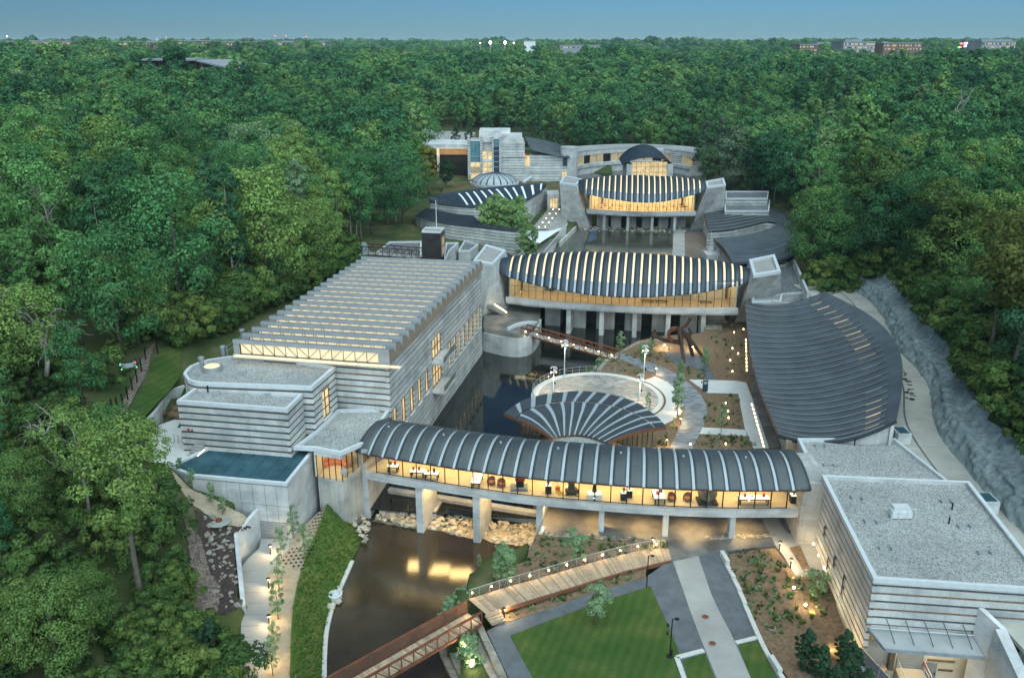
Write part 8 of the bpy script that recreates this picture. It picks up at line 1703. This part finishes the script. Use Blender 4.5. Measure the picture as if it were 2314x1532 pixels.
# ---- garden trees, shrubs and special trees
YOUNG = [tree_meshes(400 + i, 5.2, 1.15, .9, 34, 80, .16, 'tall', .06, 8, 'leaf_young', 'bark') for i in range(3)]
SPARSE = [tree_meshes(410 + i, 5.6, 1.1, .9, 26, 62, .15, 'tall', .05, 8, 'leaf_young', 'bark') for i in range(3)]
OAK = [tree_meshes(420 + i, 6.0, 1.7, 1.2, 40, 110, .18, 'round', .09, 8, 'leaf_young', 'bark') for i in range(2)]
COL = [tree_meshes(430 + i, 5.2, .95, .1, 130, 70, .17, 'column', .09, 3, 'leaf_dark', 'bark') for i in range(2)]
FINE = [tree_meshes(440, 3.6, 1.5, 1.3, 22, 70, .16, 'round', .05, 12, 'leaf_young', 'bark')]
for ms_, u, v, vt, z, nm, tx in [(YOUNG[0],1401,795,748,1,'sapling','slim leafy sapling at the garden end of the slim footbridge'),(YOUNG[1],1470,806,762,1,'sapling','slim sapling beside the brilliant left spotlight'),(YOUNG[2],1590,838,782,1,'sapling','slim sapling right of the steel beam sculpture'),(YOUNG[0],1537,856,812,1,'sapling','sapling between the paver path and sculpture bed'),(YOUNG[1],1531,940,840,1,'sapling','sapling lit from below between round plaza and paver path'),(SPARSE[1],1463,930,885,1,'sapling','thin sapling behind the fan roof on the plaza'),(SPARSE[0],1629,978,908,1,'sapling','thin sapling in the square mulched bed of the court'),(YOUNG[2],1450,822,775,1,'sapling','small sapling near the garden light mast'),
        (SPARSE[0],664,1216,1140,1,'ramp_sapling','sapling against the block wall at the top of the sandy bed'),(SPARSE[1],637,1262,1190,.9,'ramp_sapling','sapling beside the upper ramp lamp'),(SPARSE[2],632,1330,1255,.5,'ramp_sapling','sapling halfway along the ramp bed'),(SPARSE[0],628,1400,1310,.1,'ramp_sapling','sapling in the ramp bed beside the third bollard'),(SPARSE[1],622,1470,1400,-.1,'ramp_sapling','sapling in the ramp bed near the front'),(SPARSE[2],616,1525,1440,-.1,'ramp_sapling','sapling closest to the camera in the ramp bed'),(SPARSE[1],690,1262,1180,.7,'ramp_sapling','lone sapling lower in the sandy bed with planting holes'),
        (OAK[0],1297,1272,1193,.9,'garden_tree','young oak in the mulched bed above the boardwalk'),(OAK[1],1140,1322,1226,.3,'garden_tree','young oak by the lower pond and boardwalk'),(OAK[0],1346,1410,1314,0,'garden_tree','young tree standing alone on the lawn'),(FINE[0],1841,1355,1283,.2,'garden_tree','fine-leaved multi-stemmed tree lit by a spotlight before the striped wall'),(YOUNG[0],1083,1282,1252,-.9,'garden_tree','little tree on the stone rim beside the lower pond'),
        (COL[0],1818,1512,1418,-.1,'columnar_evergreen','columnar evergreen leftmost in the bed by the dock'),(COL[1],1853,1545,1455,-.1,'columnar_evergreen','columnar evergreen second from the left by the dock'),(COL[0],1905,1500,1420,-.1,'columnar_evergreen','columnar evergreen standing against the striped wall'),(COL[1],1915,1552,1450,-.1,'columnar_evergreen','broad columnar evergreen next to the dock gate'),(COL[0],1882,1575,1500,-.1,'columnar_evergreen','low columnar evergreen at the front edge by the dock'),(COL[1],1957,1580,1508,-.1,'columnar_evergreen','columnar evergreen before the dock gate'),(COL[0],482,1490,1392,1.0,'young_conifer','small conical evergreen on the sandy bank left of the ramp')]:
    b = P(u, v, z); h = zat(vt, b.y) - z; mh = max(v_.co.z for v_ in ms_[1].vertices); plant(nm, ms_, tuple(b), rng.random() * 6, float(h / mh), None, tx, 'tree', nm.replace('_', ' ') + 's')
# large trees that stand out
BIG = {k: tree_meshes(*a) for k, a in {'front': (501, 18, 3.6, 8.0, 54, 150, .22, 'high', .30, 20), 'round': (502, 11, 4.4, 1.0, 80, 170, .22, 'round', .3, 10), 'court': (503, 10.5, 3.0, 2.5, 40, 90, .36, 'tall', .2, 12), 'yellow': (504, 14, 3.6, 4, 44, 90, .42, 'tall', .24, 12), 'cyp': (505, 16, 3.8, 1.5, 66, 90, .42, 'cone', .26, 6), 'willow': (506, 14, 5.0, 2.5, 64, 110, .42, 'round', .26, 10), 'right': (507, 22, 5.2, 8, 54, 110, .46, 'high', .3, 22)}.items()}
def special(kind, u, v, vt, z, tone, label, wide=1.0):
    b = P(u, v, z) if z is not None else None; h = zat(vt, b.y) - z; mh = max(v_.co.z for v_ in BIG[kind][1].vertices); s_ = h / mh; plant('landmark_tree', BIG[kind], tuple(b), rng.random() * 6, (s_ * wide, s_ * wide, s_), tone, label, 'tree')
T_ = TONES
special('front', 325, 1370, 946, 3.4, (.17, .25, .07), 'tall open tree with a long bare trunk before the teal-roofed block', 1.1); special('round', 140, 1530, 1300, 4.5, (.12, .19, .055), 'dense rounded tree at the lower left', .9); special('round', 215, 1440, 1270, 4.0, (.10, .17, .05), 'rounded bushy tree left of the tall bare-trunked one', .9); special('round', 60, 1180, 1010, 12, (.10, .17, .05), 'leafy tree at the left edge below the fence')
def special_at(kind, u, Y_, vt, z, tone, label, wide=1.0):
    b = PY(u, 480, Y_); h = zat(vt, Y_) - z; mh = max(v_.co.z for v_ in BIG[kind][1].vertices); s_ = h / mh; plant('landmark_tree', BIG[kind], (b.x, Y_, z), rng.random() * 6, (s_ * wide, s_ * wide, s_), tone, label, 'tree')
CT = (.19, .29, .10)
special_at('court', 1100, 222, 450, 3, CT, 'leafy tree at the inner end of the crescent court', 1.0); special_at('court', 1138, 221, 446, 3, CT, 'tallest leafy tree in the crescent court', 1.05); special_at('court', 1172, 224, 442, 3, (.17, .27, .09), 'leafy tree in the crescent court by the steps', 1.05); special_at('court', 1192, 206, 506, 3, (.14, .23, .08), 'small leafy tree beside the shade sail', 1.1); special_at('court', 1120, 227, 436, 3, CT, 'rear leafy tree in the crescent court', 1.0); special_at('court', 1158, 219, 462, 3, (.16, .26, .09), 'front leafy tree in the crescent court', 1.1)
special('yellow', 968, 440, 328, 8, (.17, .16, .035), 'golden-leaved tree left of the entrance building', 1.2); special('yellow', 930, 430, 310, 8.5, (.10, .15, .045), 'bright green tree beside the golden one', 1.3); special('willow', 1010, 420, 360, 8, (.03, .07, .03), 'dark round tree below the covered walk')
for u, vt, tx in ((1105, 252, 'tall conical conifer behind the entrance building'), (1140, 240, 'tallest conical conifer behind the entrance roof'), (1180, 262, 'slim conical conifer right of the penthouse'), (1218, 250, 'broad conical conifer above the curved wing roof'), (1255, 262, 'conical conifer at the end of the conifer row'), (1060, 268, 'shorter conical conifer left of the penthouse'), (1030, 275, 'conical conifer by the car park')): special('cyp', u, 338, vt, 9, (.05, .105, .052), tx)
special('willow', 1660, 440, 282, 6, (.115, .165, .10), 'pale rounded tree right of the domed pavilion', 1.0); special('willow', 1600, 412, 330, 6, (.085, .15, .06), 'bright green rounded tree beside the colonnade wing'); special('cyp', 1625, 395, 262, 7, (.09, .14, .085), 'pale conical tree behind the rounded pale one', 1.1); special('cyp', 1590, 372, 255, 8, (.075, .13, .075), 'soft conical tree above the colonnade wing', 1.1); special('willow', 1720, 400, 285, 8, (.045, .09, .05), 'dark rounded tree above the rear rooms')
special('right', 2230, 800, 470, 15, (.12, .155, .045), 'high yellow-green tree with a pale trunk on the right slope', 1.1); special('right', 2290, 860, 440, 15, (.125, .15, .045), 'high golden-green tree at the right edge'); special('right', 2120, 640, 400, 15, (.085, .135, .04), 'large bright tree above the retaining slope', 1.15); special('right', 1950, 560, 330, 13, (.075, .125, .04), 'large leafy tree on the right slope beyond the horseshoe roof', 1.2)
# dead and bare trees
def bare(u, v, vt, z, label, seed):
    global rng; keep_ = rng; rng = np.random.default_rng(seed); b = P(u, v, z); h = zat(vt, b.y) - z; t = thing('bare_tree', label, 'tree', tuple(b), 'bare trees in the wood'); lb = []; limb(b, (.03, 0, 1), h * .62, h * .024, 3, lb); rng = keep_
    MB().tube(*lb[0], 7).build('trunk', 'bark_pale', t, True)
    for q in lb[1:]: MB().tube(q[0], q[1], 4, False).build('branch', 'bark_pale', t, True)
bare(105, 850, 610, 15, 'bare grey tree with twisting branches on the left bank', 1); bare(130, 1050, 900, 13, 'leafless pale snag leaning over the left bank', 2); bare(1142, 245, 120, 14, 'dead pale trunk rising above the wood behind the entrance building', 3); bare(452, 640, 500, 12, 'broken pale snag beside the wood path', 4); bare(2150, 330, 205, 24, 'bare pale forked tree on the right slope', 5); bare(790, 330, 220, 12, 'thin bare tree left of the steel tree sculpture', 6); bare(255, 360, 240, 18, 'leafless pale tree in the left wood', 7); bare(60, 320, 180, 20, 'grey leafless tree at the upper left', 8)
# planted tufts and shrubs
def tuft(seed, n, h, w_, leafm):
    r2 = np.random.default_rng(seed); V = []
    for k in range(n):
        a = r2.random() * 6.28; o = np.array([r2.normal() * w_ * .3, r2.normal() * w_ * .3, 0]); d = np.array([math.cos(a) * w_, math.sin(a) * w_, h * (.6 + .6 * r2.random())]); s_ = np.array([-math.sin(a), math.cos(a), 0]) * .045 * (1 + h); V += [o - s_, o + s_, o + d + s_ * .4, o + d - s_ * .4]
    V = np.array(V); return mesh_np('tuft', V, np.arange(len(V)).reshape(-1, 4), [leafm])
TUFT = [tuft(1, 26, .5, .28, 'leaf_young'), tuft(2, 26, .4, .32, 'leaf_near'), tuft(3, 20, .65, .22, 'leaf_near')] + [joined(330 + i, .75, .42, .02, 5, 30, .16, 'round', .02, ('leaf_pale', 'leaf_young', 'leaf_dark')[i]) for i in range(3)]
def bed_plants(name, polys, n, label, zoff=.0, zfun=None, smin=.35, smax=.95):
    P_ = []
    for px, frac in polys:
        poly = [P2(u, v, zg(v)) for u, v in px]; xs, ys = [p[0] for p in poly], [p[1] for p in poly]; m = int(n * frac); x = r_.uniform(min(xs), max(xs), m * 4); y = r_.uniform(min(ys), max(ys), m * 4); k = np.where(inpoly(x, y, poly))[0][:m]; z_ = np.clip((y[k] - 73) / 11.0, 0, 1) * 1.0 + zoff; P_.append(np.stack([x[k], y[k], z_], 1))
    P_ = np.vstack(P_); gn_scatter(name, P_, r_.uniform(smin, smax, len(P_)), r_.integers(0, 6, len(P_)), TUFT, label, 9)
bed_plants('bed_planting', [([(1600,735),(1690,716),(1700,850),(1640,856),(1612,812)], .16), ([(1592,888),(1666,891),(1680,966),(1592,962)], .12), ([(1576,984),(1690,988),(1716,1010),(1572,1010)], .14), ([(1404,803),(1440,782),(1500,772),(1520,792),(1540,828),(1500,828),(1450,812)], .1), ([(1362,830),(1392,810),(1450,838),(1490,850),(1440,848)], .08), ([(1600,862),(1598,838),(1560,830),(1530,828),(1560,852),(1580,868)], .06), ([(1520,880),(1532,900),(1540,930),(1530,970),(1505,985),(1525,940)], .06), ([(1505,985),(1512,1008),(1480,1008)], .03)], 330, 'small plants and tufts set out in the court beds')
bed_plants('front_bed_planting', [([(1215,1210),(1500,1226),(1500,1240),(1330,1274),(1224,1306),(1110,1340),(1095,1310),(1188,1270)], .3), ([(1140,1386),(1283,1338),(1397,1302),(1450,1290),(1450,1302),(1300,1350),(1150,1400)], .16), ([(1640,1258),(1745,1240),(1800,1306),(1860,1296),(1880,1380),(1830,1420),(1740,1440),(1710,1410)], .5)], 400, 'young tufts and shrubs dotted over the front mulch beds')
# long grass on the bank
gv = np.array([p for row in GRASS_ROWS for p in row]); GR = np.array(GRASS_ROWS); n = 2600; a = r_.random(n) * (GR.shape[0] - 1.01); b = r_.random(n) * (GR.shape[1] - 1.4) + .1; i0, j0 = a.astype(int), b.astype(int); fa, fb_ = (a - i0)[:, None], (b - j0)[:, None]
pp = GR[i0, j0] * (1 - fa) * (1 - fb_) + GR[i0 + 1, j0] * fa * (1 - fb_) + GR[i0, j0 + 1] * (1 - fa) * fb_ + GR[i0 + 1, j0 + 1] * fa * fb_
gn_scatter('bank_grass', pp, r_.uniform(.2, .5, n), r_.integers(0, 2, n), [tuft(11, 16, .5, .38, 'leaf_grass'), tuft(12, 16, .4, .45, 'leaf_grass')], 'long green grass growing on the bank of the lower pond', 12)
sx, sy = [], []
for poly_px, n_ in (([(1005,1395,-.6),(1030,1350,-.6),(1060,1330,-.4),(1090,1305,-.3),(1075,1345,-.2),(1035,1395,-.3)], 40), ([(1040,1440,-.7),(1060,1440,-.5),(1085,1525,-.6),(1055,1530,-1)], 34), ([(1338,832,.2),(1360,815,.2),(1395,800,.3),(1370,825,.4)], 30)):
    poly = [P2(*q) for q in poly_px]; xs, ys = [p[0] for p in poly], [p[1] for p in poly]; x, y = r_.uniform(min(xs), max(xs), 400), r_.uniform(min(ys), max(ys), 400); k = np.where(inpoly(x, y, poly))[0][:n_]; zz_ = poly_px[0][2]; sx.append(np.stack([x[k], y[k], np.full(len(k), zz_ - .2)], 1))
sx = np.vstack(sx); gn_scatter('waterside_shrubs', sx, r_.uniform(.5, 1.1, len(sx)), r_.integers(0, 2, len(sx)), [joined(340 + i, 1.5, .8, .05, 9, 50, .2, 'round', .03, 'leaf_young') for i in range(2)], 'leafy shrubs along the stone edges of the ponds', 13)
for k, (u, v, s_) in enumerate(((437, 1108, .9), (478, 1126, .9), (501, 1140, .9), (525, 1152, 1), (412, 1090, .8))):
    b = P(u, v + 8, 5.6); plant('wall_shrub', YOUNG[k % 3], (b.x, b.y, gz(b.x, b.y)), k, float(.55 * s_), None, 'leafy shrub at the foot of the teal-roofed block wall, %s from the left' % ordn[(1, 2, 3, 4, 0)[k]], 'shrub', 'shrubs along the block wall')
for o in scene.objects:
    if 'label' in o and len(o['label'].split()) > 16: print('LONGLABEL', len(o['label'].split()), o['label'])
# ---- thin evening air over the whole valley
def haze():
    m = bpy.data.materials.new('haze_air'); m.use_nodes = True; t = m.node_tree; t.nodes.clear(); o = t.nodes.new('ShaderNodeOutputMaterial'); v = t.nodes.new('ShaderNodeVolumePrincipled')
    v.inputs['Color'].default_value = (.62, .82, .92, 1); v.inputs['Density'].default_value = HAZE_D; v.inputs['Anisotropy'].default_value = 0.0; t.links.new(v.outputs[0], o.inputs['Volume']); M['haze_air'] = m
    b = MB().box((0, 7000, 45), (18600, 14400, 106)).build('haze', 'haze_air', kind='stuff'); b['label'] = 'thin blue evening haze over the valley'; return b
HAZE_D = .00007
haze()
